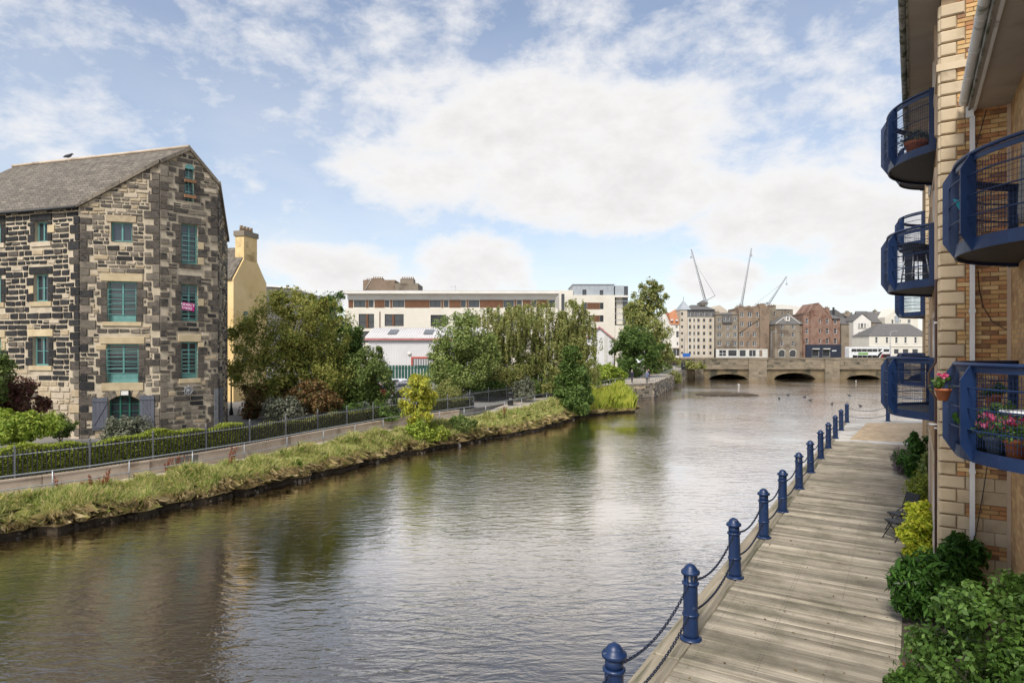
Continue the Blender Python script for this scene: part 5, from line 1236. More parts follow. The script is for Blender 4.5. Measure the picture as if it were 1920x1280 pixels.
b.wall(581, 636, 598, m_beige, 8, [(586,602,y0+2,y1-6) for y0,y1 in RY], yf=.2, frame=m_grfr); q = MB(); xc = (b.X(581)+b.X(664))/2; z0 = b.Z(600,600); q.add([(b.X(578),-.1,z0),(b.X(666),-.1,z0),(b.X(666),8,z0),(b.X(578),8,z0),(b.X(627),4,b.Z(627,515))], [(0,1,4),(1,2,4),(2,3,4),(3,0,4)]); q.build('turret_roof', m_zinc, b.o); q = MB(); q.tube([(b.X(627),4,b.Z(627,518)),(b.X(627),4,b.Z(627,490))], .08, 5); q.build('finial', m_iron, b.o)
cols = [(647,664),(684,695),(715,733),(760,778),(811,829)]
b.wall(637, 857, 660, m_beige, 12, [(a,c,y0,y1) for a,c in cols for y0,y1 in RY[1:]], frame=m_grfr); b.wall(637, 857, 602, m_gslate, 11.4, [(a,c,y0-4,y1+2) for a,c in cols for y0,y1 in RY[:1]], y1=660, yf=.3, name='mansard', frame=m_ffr)
b.hip(637, 857, 600, 700, 800, 553, 12, m_gslate); b.box(765, 825, 540, 556, 4, 8, m_beige, 'cupola'); q = MB(); z0 = b.Z(795,541); q.add([(b.X(758),3.4,z0),(b.X(832),3.4,z0),(b.X(832),8.6,z0),(b.X(758),8.6,z0),(b.X(795),6,b.Z(795,514))], [(0,1,4),(1,2,4),(2,3,4),(3,0,4)]); q.build('cupola_roof', m_gslate, b.o)
b.ext([(857,985),(968,985),(968,606),(905,560),(857,590)], 11, m_beige, 'gable_wall', 1.5)
for x in (641, 676, 704, 744, 790, 842): b.box(x, x + 5, 662, 975, -.12, -.0, m_shop, 'pilaster')
b = FB('grey_tenement', 'grey sandstone tenement with slate dormer beside the beige flats', 1341, D - 4, ZS, c4)
rows = [(722,758),(783,820),(850,888)]
b.wall(862, 1040, 640, m_sand, 10, [(a,c,y0,y1,'two') for a,c in ((875,906),(948,970),(1003,1030)) for y0,y1 in rows] + [(878,905,665,695,'two'),(1003,1028,658,690,'two')]); b.ext([(862,640),(905,640),(884,610)], 6, m_sand, 'gablet'); b.ext([(996,640),(1040,640),(1018,612)], 6, m_sand, 'gablet'); b.hip(862, 1040, 640, 895, 1010, 612, 10, m_gslate); b.wall(912, 988, 648, m_gslate, 4, [(920,938,655,690),(950,968,655,690)], y1=706, yf=-.6, name='dormer')
b.wall(862, 1040, 914, m_shop, 2, [(888,945,922,972,'cross'),(960,1030,922,972,'none')], yf=-.3, name='shopfront')
b = FB('brown_tenement', 'tall brown stone tenement with blank tan end wall and chimney', 1384, D - 4, ZS, c4)
rows = [(620,658),(697,735),(778,815),(852,890)]
b.wall(1042, 1212, 585, m_sand2, 11, [(1058,1086,y0,y1,'two') for y0,y1 in rows] + [(1118,1150,y0,y1,'two') for y0,y1 in rows[:2]] + [(1116,1130,y0,y1) for y0,y1 in rows[2:]] + [(1186,1206,y0,y1) for y0,y1 in rows[:2]] + [(1158,1186,y0,y1,'two') for y0,y1 in rows[2:]]); b.wall(1213, 1288, 572, m_sand2, 11, yf=-.3); b.stack(1215, 1272, 558, 573, m_sand2, 4, 1, 2); b.stack(1065, 1120, 570, 586, m_sand, 5, 4, 2)
for x in (1042, 1112, 1168): b.ext([(x,585),(x+44,585),(x+22,566)], 5, m_sand2, 'gablet')
q = MB(); q.tube([(b.X(1044),-.1,b.Z(1044,790)),(b.X(1212),-.1,b.Z(1212,675))], .08, 5); q.tube([(b.X(1042),-.12,b.Z(1042,600)),(b.X(1042),-.12,b.Z(1042,910))], .08, 5); q.build('drainpipe', m_iron, b.o)
b.wall(1042, 1275, 914, m_shop, 2, [(1050,1102,922,974,'none'),(1126,1182,922,974,'two'),(1208,1232,922,974,'none')], yf=-.35, name='shopfront')
b = FB('dark_setback_tenement', 'dark weathered tenement set back between brown tenement and arched house', 1442, D + 10, ZS, c4)
b.wall(1290, 1480, 600, m_sand, 10, [(1300,1310,690,730),(1300,1310,770,810),(1300,1310,850,890),(1328,1340,615,650),(1390,1402,615,640),(1440,1452,615,640)]); b.stack(1296, 1352, 566, 602, m_sand, 3, 1, 2); b.hip(1352, 1480, 600, 1372, 1470, 588, 10, m_gslate)

b = FB('arched_stone_house', 'grey stone house with two arched doors and a white dormer', 1453, D - 8, ZS, c5)
b.wall(76, 345, 395, m_sand, 10, [(a,c,y0,y1) for a,c in ((137,166),(258,287)) for y0,y1 in ((405,446),(482,532),(580,630))] + [(116,186,672,752,'none'),(236,306,672,752,'none')]); b.wall(346, 392, 395, m_sand2, 10, yf=.3)
b.hip(76, 392, 393, 278, 300, 275, 10, m_gslate); b.wall(206, 246, 300, m_white, 3, [(216,238,312,352)], y1=360, yf=.6, name='dormer'); b.ext([(202,300),(250,300),(226,285)], 3.4, m_gslate, 'dormer_roof', .4)
q = MB(); q.tube([(b.X(80),-.35,b.Z(80,390)),(b.X(280),4.8,b.Z(280,276))], .12, 5); q.tube([(b.X(348),-.35,b.Z(348,388)),(b.X(282),4.8,b.Z(282,276))], .12, 5); q.build('roof_flashing', m_white, b.o)
for x in (116, 236):
    pts = [(x + 35 + 40 * math.cos(a), 700 - 34 * math.sin(a)) for a in [math.pi * k / 8 for k in range(9)]]; pin = [(x + 35 + 33 * math.cos(a), 700 - 27 * math.sin(a)) for a in [math.pi * k / 8 for k in range(8, -1, -1)]]; q = MB(); n_ = 9
    for k in range(8):
        i0, i1 = pts[k], pts[k+1]; j0, j1 = pin[8-k], pin[7-k]; q.extrude([(b.X(*p),-.06,b.Z(*p)) for p in (i0, i1, j1, j0)], (0,.1,0))
    q.build('arch_ring', m_shop, b.o)
b = FB('red_gable_tenement', 'red sandstone tenement with stepped gable over a navy shopfront', 1507, D - 9, ZS, c5)
rw = [(332,388),(440,495),(550,605)]
b.wall(462, 700, 330, m_redst, 12, [(556,576,y0+5,y1-5) for y0,y1 in rw] + [(632,662,y0,y1) for y0,y1 in rw]); b.ext([(462,330),(700,330),(700,318),(545,160),(462,262)], 12, m_redst, 'gable_wall')
for k in range(6):
    f_ = k / 6.0; x = 465 + 80 * f_; y = 258 - 95 * f_; b.box(x - 7, x + 7, y - 14, y + 4, -.1, .8, m_redst, 'crow_step')
for k in range(9):
    f_ = k / 9.0; x = 552 + 148 * f_; y = 172 + 146 * f_; b.box(x - 7, x + 7, y - 12, y + 4, -.1, .8, m_redst, 'crow_step')
b.wall(392, 461, 285, m_redst, 9, [(415,445,y0,y1) for y0,y1 in rw], yf=.4); b.box(388, 465, 276, 285, .2, 9, m_sand2, 'cornice'); b.wall(701, 792, 332, m_redst, 9, [(725,758,y0,y1) for y0,y1 in rw], yf=.4); b.hip(700, 790, 332, 742, 748, 275, 9, m_gslate); b.ext([(580,200),(760,200),(790,330),(700,330)], 1.0, m_gslate, 'roof', 9)
b.stack(835, 850, 200, 300, m_iron, 0, 8, .6); b.stack(740, 778, 205, 300, m_redst, 3, 7, 2)
b.wall(412, 792, 616, m_navy, 2.2, [(474,552,660,748,'none'),(590,672,660,748,'none')], yf=-.4, name='shopfront', frame=m_shop); 
for k in range(7): b.box(692 + k * 7, 697 + k * 7, 678 - (k % 2), 689, -.46, -.405, m_text, 'letter')
for x in (475, 592): b.box(x, x + 75, 657, 668, -1.0, -.42, m_shop, 'awning')
b = FB('grey_side_house', 'plain grey house with slate roof and red door beside the white gable', 1577, D - 6, ZS, c5)
b.wall(796, 930, 392, m_sand, 10, [(892,912,405,458),(892,912,500,550),(892,912,595,640),(834,860,668,738,'none')], glass=None); b.box(836, 858, 670, 745, .02, .1, m_reddoor, 'door'); q = MB(); a, c = b.X(790), b.X(985); q.add([(a,-.3,b.Z(800,392)),(c,-.3,b.Z(800,392)),(c,6,b.Z(800,308)),(a,6,b.Z(800,308)),(c,12,b.Z(800,392)),(a,12,b.Z(800,392))], [(0,1,2,3),(3,2,4,5)]); q.build('roof', m_gslate, b.o); b.ext([(800,310),(962,310),(830,222)], 6, m_gslate, 'rear_roof', 6); q = MB(); q.lathe([(.2,0),(2.2,.6),(2.4,.9)], 12, (0,0,0)); v = q.build('satellite_dish', m_sand, b.o, (b.X(938), 5, b.Z(938,275))); v.rotation_euler = (R(80),0,0); v.scale = (.5,.5,.5)
b = FB('white_gable_house', 'white rendered gable house with triple windows in three rows', 1600, D - 9, ZS, c5)
rw = [(385,432),(478,528),(572,622)]
b.wall(932, 1124, 356, m_white, 11, [(a,c,y0,y1) for a,c in ((988,1003),(1013,1042),(1052,1068)) for y0,y1 in rw]); b.ext([(932,356),(1124,356),(1026,284)], 11, m_white, 'gable_wall'); 
for y0, y1 in rw: b.box(980, 1075, y1 + 2, y1 + 8, -.15, 0, m_sand, 'sill')
for p, r_ in (((1026,280),(926,362)),((1026,280),(1130,362))):
    q = MB(); q.add([(b.X(*p),-.2,b.Z(*p)),(b.X(*r_),-.2,b.Z(*r_)),(b.X(*r_),12,b.Z(*r_)),(b.X(*p),12,b.Z(*p)),(b.X(*p),-.2,b.Z(*p)+.2),(b.X(*r_),-.2,b.Z(*r_)+.2),(b.X(*r_),12,b.Z(*r_)+.2),(b.X(*p),12,b.Z(*p)+.2)], [(0,1,5,4),(4,5,6,7),(1,2,6,5)]); q.build('roof', m_gslate, b.o)
b = FB('slate_roof_house', 'grey house with wide slate roof between white and cream gables', 1634, D - 2, ZS, c5)
b.wall(1126, 1272, 376, m_sand, 10, [(1182,1212,382,430,'two'),(1182,1212,470,520,'two')]); q = MB(); a, c, m_ = b.X(1126), b.X(1278), b.X(1062); q.add([(a,-.3,b.Z(1126,376)),(c,-.3,b.Z(1126,376)),(b.X(1350),7,b.Z(1126,246)),(m_,7,b.Z(1126,246)),(c,14,b.Z(1126,376)),(a,14,b.Z(1126,376))], [(0,1,2,3),(3,2,4,5)]); q.build('roof', m_gslate, b.o); b.stack(1268, 1292, 238, 285, m_sand, 2, 6, 1.5); q = MB(); a = b.X(980); q.add([(a,1,b.Z(980,300)),(m_,7,b.Z(980,240)),(b.X(1200),7,b.Z(980,240)),(b.X(1130),1,b.Z(980,372)),(b.X(1030),1,b.Z(980,290))], [(0,4,3,2,1)]); q.build('rear_roof', m_gslate, b.o)
b = FB('cream_gable_hall', 'cream gabled hall with ornate niche rising behind the low tavern', 1659, D - 4, ZS, c5)
b.wall(1276, 1640, 330, m_cream, 10, [(1348,1372,345,388),(1440,1450,345,375),(1525,1558,342,385,'two')]); b.ext([(1276,330),(1640,330),(1640,300),(1430,214),(1276,318)], 10, m_cream, 'gable_wall'); b.box(1382, 1432, 318, 378, -.12, -.002, m_zinc, 'niche'); b.ext([(1374,318),(1440,318),(1407,282)], .25, m_zinc, 'niche_head', -.2)
b.ext([(1140,260),(1400,260),(1400,215),(1300,222),(1150,225)], 6, m_gslate, 'distant_roof', 30)
b = FB('low_tavern', 'low cream building with slate hipped roof and five sash windows by the bridge', 1629, D - 34, ZS, c5)
b.wall(1104, 1760, 522, m_cream, 10, [(x-14,x+14,535,598) for x in (1185,1300,1403,1503,1612,1710)] + [(1375,1430,665,720,'none'),(1470,1535,665,720,'none'),(1575,1640,665,720,'none')]); b.hip(1104, 1760, 520, 1295, 1650, 382, 10, m_gslate)
for x in (1185,1300,1403,1503,1612): b.box(x - 18, x + 18, 599, 604, -.1, 0, m_shop, 'sill')
b.box(1104, 1760, 632, 640, -.15, 0, m_shop, 'string_course')
b = FB('pale_stadium_roof', 'long pale curved roof on the skyline beneath the cranes', 1440, 420, 2.6, c5)
b.ext([(-60,300),(470,300),(470,228),(380,205),(250,185),(80,178),(-60,185)], 30, m_white, 'roof_shell')
# ------------------------------------------------------------------ bridge
m_brst = M('bridge_stone', (.17,.135,.095), .9, (.29,.235,.165), .7, bump=.5, bscale=4, blotch=(.075,.065,.045), bl=(.48,.7), blscale=.35)
m_brdk = M('stained_arch_stone', (.11,.085,.05), .9, (.20,.15,.085), .6, bump=.5, bscale=4, blotch=(.05,.045,.03), blscale=.4)
qs_ = random.Random(2); m_brst2 = M('bridge_stone_dark', (.12,.10,.07), .9, (.22,.18,.125), .9, bump=.5, bscale=4, blotch=(.06,.055,.04), blscale=.5)
BY, BD_ = 134.0, 13.0; bx0, bx1 = 36.0, 122.0
br = empty('stone_bridge', (bx0, BY, 0)); tag(br, 'low stone road bridge with shallow arches across the basin', 'bridge')
arches = [(xd(1330,BY)-bx0, xd(1402,BY)-bx0, 1.05), (xd(1452,BY)-bx0, xd(1530,BY)-bx0, 1.3), (xd(1588,BY)-bx0, xd(1652,BY)-bx0, .85), (48.5, 57, 1.2), (62, 70, 1.0)]
q = MB(); x = 0.0
def seg(a, b): q.b2((a, .25, -1.5), (b, BD_ - .25, 2.12), 1)
for (a, b, h) in arches:
    seg(x, a); n_ = 14
    for k in range(n_):
        p, r_ = a + (b - a) * k / n_, a + (b - a) * (k + 1) / n_
        def ht(t): u_ = (t - (a + b) / 2) / ((b - a) / 2); return -.15 + (h + .15) * math.sqrt(max(0, 1 - u_ * u_ * .98))
        hp, hr = ht(p), ht(r_)
        for y_ in (.25, BD_ - .25): q.poly([(p, y_, hp), (r_, y_, hr), (r_, y_, 2.12), (p, y_, 2.12)], 1)
        q.poly([(p, .25, hp), (r_, .25, hr), (r_, BD_ - .25, hr), (p, BD_ - .25, hp)], 1)
    x = b
seg(x, bx1 - bx0); q.build('arches', [m_brst, m_brdk], br)
for y0, y1 in ((0, .45), (BD_ - .45, BD_)):
    n_ = 26; w = (bx1 - bx0) / n_
    for k in range(n_):
        for c_ in range(3):
            o_ = w * .5 * (c_ % 2); x0_ = max(0, k * w - o_); q = MB(); q.bev((x0_ + .012, y0 + .02 * qs_.random(), 2.42 + c_ * .593), ((k + 1) * w - o_ - .012, y1, 2.42 + c_ * .593 + .575), .03, 1, -1 if y0 == 0 else 1); q.build('parapet_block', qs_.choice((m_brst, m_brst, m_brst2)), br)
    q = MB(); q.b2((0, y0 - .12, 4.2), (bx1 - bx0, y1 + .06, 4.36)); q.build('coping', m_brst, br); q = MB(); q.b2((0, y0 - .25, 2.12), (bx1 - bx0, y1 + .1, 2.418)); q.build('cornice', m_brst, br)
q = MB(); q.b2((0, .45, 2.13), (bx1 - bx0, BD_ - .45, 2.66)); q.build('deck', m_road, br)
for (pa, pb) in ((1403,1437),(1546,1573),(1302,1318)):
    a, b = xd(pa, BY) - bx0, xd(pb, BY) - bx0
    z = -1.2
    while z < 4.0:
        q = MB(); m_ = (a + b) / 2; off_ = .35 * ((int(z * 3)) % 2) - .17
        for (s0, s1) in ((a, m_ + off_), (m_ + off_, b)): p = MB(); p.bev((s0 + .01, -.38, z + .01), (s1 - .01, .3, z + .54), .02, 1, -1); p.build('pier_stone', m_brst, br)
        z += .55
    q = MB(); q.b2((a - .1, -.48, 4.15), (b + .1, .3, 4.45)); q.build('pier_cap', m_brst, br)

# ------------------------------------------------------------------ quay wall stones by the far path
qs = random.Random(9)
qw = empty('stone_quay_wall', (18.3, 81.6, 0)); tag(qw, 'old coursed stone quay wall rising from the water below the path', 'wall')
O4 = Vector((18.3, 81.6, 0)); all_ = []
for (a, b) in ((Vector((14.2,78.6,0)), Vector((18.3,81.5,0))), (Vector((18.3,81.5,0)), Vector((25.75,102,0))), (Vector((25.75,102,0)), Vector((37.3,134,0)))):
    t = (b - a).normalized(); n_ = Vector((t.y, -t.x, 0)); Lh = (b - a).length
    q = MB(); q.extrude([a - O4 - Vector((0,0,.8)), b - O4 - Vector((0,0,.8)), b - O4 + Vector((0,0,1.74)), a - O4 + Vector((0,0,1.7))], n_ * -.5); q.build('wall', m_wmort, qw)
    z = -.3
    while z < 1.75:
        s_ = 0; hh = qs.uniform(.24, .36)
        while s_ < Lh - .2:
            w = min(qs.uniform(.5, 1.1), Lh - s_); P_ = lambda s, zz, h: a + t * s + n_ * h + Vector((0,0,zz)) - O4
            vs = [P_(x, zz, -.02) for x, zz in ((s_+.02,z+.02),(s_+w-.02,z+.02),(s_+w-.02,z+hh),(s_+.02,z+hh))]; dp = qs.uniform(.04, .1); vs += [P_(x, zz, dp) for x, zz in ((s_+.05,z+.04),(s_+w-.05,z+.04),(s_+w-.05,z+hh-.02),(s_+.05,z+hh-.02))]
            all_.append((w * hh / a.y, vs, qs.choices((1,2,3), (3,6,3))[0])); s_ += w
        z += hh + .03
all_.sort(key=lambda s: -s[0]); rest = MB()
for i, (_, vs, mi) in enumerate(all_):
    if i < 120: q = MB(); q.add(vs, FS); q.build('stone', m_rub[mi], qw)
    else: rest.add(vs, FS, mi)
rest.build('stone', m_rub, qw)['kind'] = 'stuff'

# ------------------------------------------------------------------ bus on the bridge
m_busw = M('white_bus_paint', (.72,.71,.69), .3, coat=.4); m_busm = M('maroon_bus_paint', (.16,.012,.02), .3, coat=.4); m_busg = GLASS('dark_bus_glass', (.012,.013,.016)); m_ad = M('green_poster', (.16,.33,.08), .5); m_tyre = M('tyre_rubber', (.02,.02,.02), .9)
bus = empty('double_decker_bus', (xd(1628,168), 168, 2.64), R(-4)); tag(bus, 'white and maroon double-decker bus crossing the stone bridge', 'bus')
BL, BW, BHt = 11.0, 2.5, 4.25
q = MB(); pts = [(-BL/2,.35),(BL/2-.1,.35),(BL/2,.9),(BL/2-.12,2.3),(BL/2-.35,BHt-.25),(BL/2-.7,BHt),(-BL/2+.25,BHt),(-BL/2,BHt-.25)]
q.extrude([(x,-BW/2,z) for x, z in pts], (0,BW,0)); q.build('body', m_busw, bus)
def side(x0, x1, z0, z1, mat, nm, d=.012, pts=None):
    for sg in (-1, 1):
        p = MB(); pp = pts or [(x0,z0),(x1,z0),(x1,z1),(x0,z1)]
        y = sg * (BW / 2); f_ = [(x, y, z) for x, z in pp]; p.extrude(f_ if sg < 0 else f_[::-1], (0, sg * d, 0)); p.build(nm, mat, bus)
for k in range(5): side(-4.9 + 1.34*k, -4.9 + 1.34*k + 1.28, 2.95, 3.75, m_busg, 'upper_window')
side(0,0,0,0, m_busg, 'upper_window', pts=[(1.95,2.95),(2.4,2.95),(3.0,3.75),(1.95,3.75)]); side(3.3, 4.75, 2.95, 3.7, m_busg, 'upper_window')
for k in range(5): side(-4.6 + 1.25*k, -4.6 + 1.25*k + 1.19, 1.35, 2.05, m_busg, 'lower_window')
side(0,0,0,0, m_busm, 'maroon_panel', .014, [(1.6,.4),(5.1,.4),(5.1,2.4),(3.0,2.4)]); side(3.2, 4.9, 1.3, 2.2, m_busg, 'lower_window', .02)
side(0,0,0,0, m_busg, 'diagonal_window', .013, [(1.2,1.2),(1.9,1.2),(3.2,2.9),(2.4,2.9)])
side(-3.2, -.6, 2.2, 2.75, m_ad, 'poster', .016)
q = MB(); q.b2((BL/2-.11,-BW/2+.12,1.2),(BL/2+.02,BW/2-.12,2.25)); q.build('windscreen', m_busg, bus); q = MB(); q.add([(BL/2-.13,-1.13,2.5),(BL/2-.13,1.13,2.5),(BL/2-.3,1.13,3.8),(BL/2-.3,-1.13,3.8),(BL/2-.06,-1.13,2.5),(BL/2-.06,1.13,2.5),(BL/2-.24,1.13,3.8),(BL/2-.24,-1.13,3.8)], [(4,5,6,7),(0,1,5,4),(2,3,7,6),(0,4,7,3),(1,2,6,5)]); q.build('windscreen', m_busg, bus)
for x in (-3.2, 3.3):
    for sg in (-1, 1):
        w = MB().lathe([(.2,-.14),(.46,-.14),(.5,-.1),(.5,.1),(.46,.14),(.2,.14)], 16).build('wheel', m_tyre, bus, (x, sg * (BW/2 - .12), .5)); w.rotation_euler = (R(90),0,0)

# ------------------------------------------------------------------ cranes on the skyline
m_cr = M('crane_grey', (.33,.34,.36), .6); 
def crane(label, b, t, d, back=None):
    P0 = at(*b, d); P1 = at(*t, d); o = empty('tower_crane', (P0.x, d, 2.62)); tag(o, label, 'crane', None); Oc = Vector((P0.x, d, 2.62))
    dirv = (P1 - P0).normalized(); sd = Vector((0,1,0)); nv = dirv.cross(sd); w = .95; q = MB()
    Ln = (P1 - P0).length; nn = int(Ln / 2.2)
    cs = [nv * w, nv * -w * .6 + sd * w, nv * -w * .6 - sd * w]
    for c in cs: q.tube([P0 + c - Oc, P1 + c * .5 - Oc], [.2,.14], 4)
    for k in range(nn):
        f0, f1_ = k / nn, (k + 1) / nn
        for i in range(3): q.tube([P0.lerp(P1, f0) + cs[i] * (1 - .5 * f0) - Oc, P0.lerp(P1, f1_) + cs[(i + 1) % 3] * (1 - .5 * f1_) - Oc], .1, 3)
    q.build('jib', m_cr, o)
    q = MB(); H_ = P0.z - 2.62
    for sx in (-1, 1):
        for sy in (-1, 1): q.tube([(sx, sy, 0), (sx, sy, H_)], .18, 4)
    for k in range(int(H_ / 2.4)):
        z = k * 2.4
        for sx in (-1, 1): q.tube([(sx,-1,z),(sx,1,z+2.4)], .1, 3); q.tube([(-1,sx,z),(1,sx,z+2.4)], .1, 3)
    q.build('mast', m_cr, o)
    q = MB(); q.b2((-1.4,-1.4,H_-.4),(1.4,1.4,H_+1.8)); q.build('cab', m_cr, o)
    if back:
        Bp = at(*back, d); q = MB(); q.tube([(0,0,H_+1),Bp - Oc], .35, 4); q.build('a_frame', m_cr, o); q = MB(); q.tube([P1.lerp(P0,.25) - Oc, Bp - Oc], .14, 4); q.build('pendant', m_cr, o)
    q = MB(); q.tube([P1 - Oc, P1 - Oc - Vector((0,0,6))], .08, 4); q.b2((P1.x-Oc.x-.6,-.4,P1.z-Oc.z-7.6),(P1.x-Oc.x+.6,.4,P1.z-Oc.z-6)); q.build('hook_block', m_cr, o)
crane('grey luffing crane leaning left above the turret flats', (1323,566), (1296,467), 520, (1341,554)); crane('nearly upright grey crane jib behind the brown tenement', (1390,573), (1409,465), 560); crane('low-angled grey crane jib leaning right behind the dark tenement', (1441,570), (1475,518), 560, (1415,571))

# ------------------------------------------------------------------ street furniture and vehicles
def lamp(label, px, d, z, h, heritage=False):
    o = empty('street_lamp', (xd(px, d), d, z)); tag(o, label, 'street lamp')
    if heritage:
        MB().lathe([(.14,0),(.14,.25),(.08,.5),(.05,.8),(.045,h-.5),(.06,h-.45)], 10).build('post', m_iron, o); MB().lathe([(.09,h-.45),(.15,h-.1),(.15,h-.08)], 6, smooth=False).build('lantern', m_lant, o); MB().lathe([(.19,h-.08),(.06,h+.08),(.02,h+.2)], 6, smooth=False).build('lantern_cap', m_iron, o)
    else:
        MB().tube([(0,0,0),(0,0,h*.9),(.3,0,h*.98),(1.1,0,h)], [.09,.06,.05,.045], 6).build('post', m_cr, o); MB().box((1.35,0,h-.02), (.6,.22,.12)).build('lamp_head', m_cr, o)
lamp('black heritage lamp post between warehouse and yellow house', 433.5, 43.5, 1.9, 3.0, True)
lamp('grey street lamp standing by the arched stone house', 1446, 190, 2.64, 9); lamp('grey street lamp beside the bus on the bridge', 1669, 147.5, 2.63, 8); lamp('grey street lamp at the left end of the bridge', 1283, 160, 2.64, 7.5)
def litter_bin(label, pos, s=1.0):
    o = empty('litter_bin', pos); tag(o, label, 'litter bin')
    MB().lathe([(.24*s,0),(.26*s,.05*s),(.27*s,.8*s),(.30*s,.82*s),(.30*s,.86*s)], 14).build('body', m_iron, o)
    q = MB()
    for k in range(4): a = k * math.pi / 2 + .7; q.box((.24*s*math.cos(a), .24*s*math.sin(a), .96*s), (.08*s,.12*s,.22*s), rz=a)
    q.build('post', m_iron, o); MB().lathe([(.31*s,1.06*s),(.31*s,1.12*s),(.2*s,1.2*s),(.05*s,1.24*s)], 14).build('hood', m_iron, o); q = MB(); q.box((0,-.275*s,.62*s),(.24*s,.02,.08*s)); q.build('label_plate', m_galv, o)
litter_bin('black litter bin in the paved recess beside the path', Vector((xd(957,56.5), 56.5, 1.385))); litter_bin('black litter bin on the path near the bridge corner', Vector((xd(1281,123.0), 123.0, 2.30)), 1.35)
m_carw = M('white_car_paint', (.6,.61,.62), .25, coat=.6); m_cars = M('grey_car_paint', (.22,.22,.24), .25, coat=.6); m_card = M('dark_red_car_paint', (.16,.02,.02), .25, coat=.6); m_chr = M('alloy', (.5,.5,.5), .3, metal=.9)
m_hl = M('headlight_lens', (.7,.7,.7), .1); m_tl = M('tail_light', (.35,.01,.01), .2)
def car(label, pos, rz, paint):
    o = empty('parked_car', pos, rz); tag(o, label, 'car')
    L_, W_ = 4.3, 1.76
    low = [(-2.15,.32),(2.12,.32),(2.15,.6),(2.05,.78),(1.1,.92),(-2.0,.95),(-2.15,.75)]; q = MB()
    q.extrude([(x,-W_/2,z) for x, z in low], (0,W_,0)); q.build('body', paint, o)
    cab = [(-1.85,.94),(1.05,.92),(.3,1.42),(-.9,1.46),(-1.6,1.3)]; n_ = len(cab); q = MB()
    bot = .80; top = .62; vs = []
    for sg in (-1, 1):
        for (x, z) in cab: vs.append((x, sg * (bot if z < 1.0 else top), z))
    q.add(vs, [tuple(reversed(range(n_))), tuple(range(n_, 2*n_))] + [(i, (i+1) % n_, n_ + (i+1) % n_, n_ + i) for i in range(n_)][::1]); q.build('cabin', paint, o)
    for sg in (-1, 1):
        for (xa, xb, xc, xd_) in ((-.35,.85,.28,-.35),(-1.5,-.43,-.43,-1.2)):
            p = MB(); p.add([(xa, sg*.80, .985), (xb, sg*.80, .985), (xc, sg*.645, 1.37), (xd_, sg*.645, 1.37)], [(0,1,2,3)]); p.build('side_window', m_busg, o)
    p = MB(); p.add([(1.02,-.74,.96),(1.02,.74,.96),(.36,.58,1.40),(.36,-.58,1.40)], [(0,1,2,3)]); p.build('windscreen', m_busg, o)
    p = MB(); p.add([(-1.87,-.74,.97),(-1.87,.74,.97),(-1.62,.58,1.29),(-1.62,-.58,1.29)], [(0,1,2,3)]); p.build('rear_window', m_busg, o)
    for x in (-1.3, 1.32):
        for sg in (-1, 1):
            w = MB().lathe([(.2,-.1),(.3,-.1),(.32,-.07),(.32,.07),(.3,.1),(.2,.1)], 16).build('wheel', m_tyre, o, (x, sg*.80, .32)); w.rotation_euler = (R(90),0,0); MB().lathe([(.19,-.095),(.19,.095)], 12).build('rim', m_chr, w)
    for sg in (-1, 1): MB().box((2.1, sg*.62, .70), (.1,.34,.13)).build('headlight', m_hl, o); MB().box((-2.12, sg*.66, .78), (.08,.3,.16)).build('tail_light', m_tl, o)
    for sg in (-1, 1): MB().box((.75, sg*.95, 1.0), (.1,.16,.1)).build('mirror', paint, o)
car('white car parked in front of the green fence', (xd(738,66), 66, 1.905), R(150), m_carw); car('grey car parked beside the yellow-leaved tree', (xd(770,60), 60, 1.905), R(20), m_cars); car('dark red car glimpsed through the dark trees', (xd(690,58), 58, 1.905), R(165), m_card)
m_grf = M('green_steel_sheet', (.015,.07,.05), .6, (.025,.09,.065), 1)
gf = empty('green_fence', (xd(700,84), 84, 1.9)); tag(gf, 'dark green profiled steel fence at the back of the car park', 'fence')
for k in range(30): MB().b2((k*.42,0,0),(k*.42+.34,.05,2.35)).build('panel', m_grf, gf)
for z in (.5, 1.9): MB().b2((0,.06,z),(12.6,.12,z+.1)).build('rail', m_grf, gf)
o = empty('direction_sign', (xd(1287,158), 158, 2.64)); tag(o, 'blue road sign on a post at the bridge end', 'sign'); m_sgn = M('sign_blue', (.03,.12,.40), .4); MB().tube([(0,0,0),(0,0,2.6)], .05, 6).build('post', m_cr, o); MB().box((0,-.06,2.2), (1.9,.05,.9)).build('panel', m_sgn, o)
# outfall chute on the bank
p = gnd(846, 836, 0); o = empty('outfall_chute', (p.x, p.y, 0), R(25)); tag(o, 'small concrete outfall chute set into the grassy bank', 'chute')
for sx in (-1, 1): MB().extrude([(sx*.5-.06,-.35,-.3),(sx*.5-.06,.8,-.3),(sx*.5-.06,.8,.85),(sx*.5-.06,-.35,.1)], (.12,0,0)).build('side_wall', m_cope, o)
MB().extrude([(-.44,-.35,-.25),(.44,-.35,-.25),(.44,.8,.5),(-.44,.8,.5)], (0,0,-.1)).build('ramp', m_conc, o)
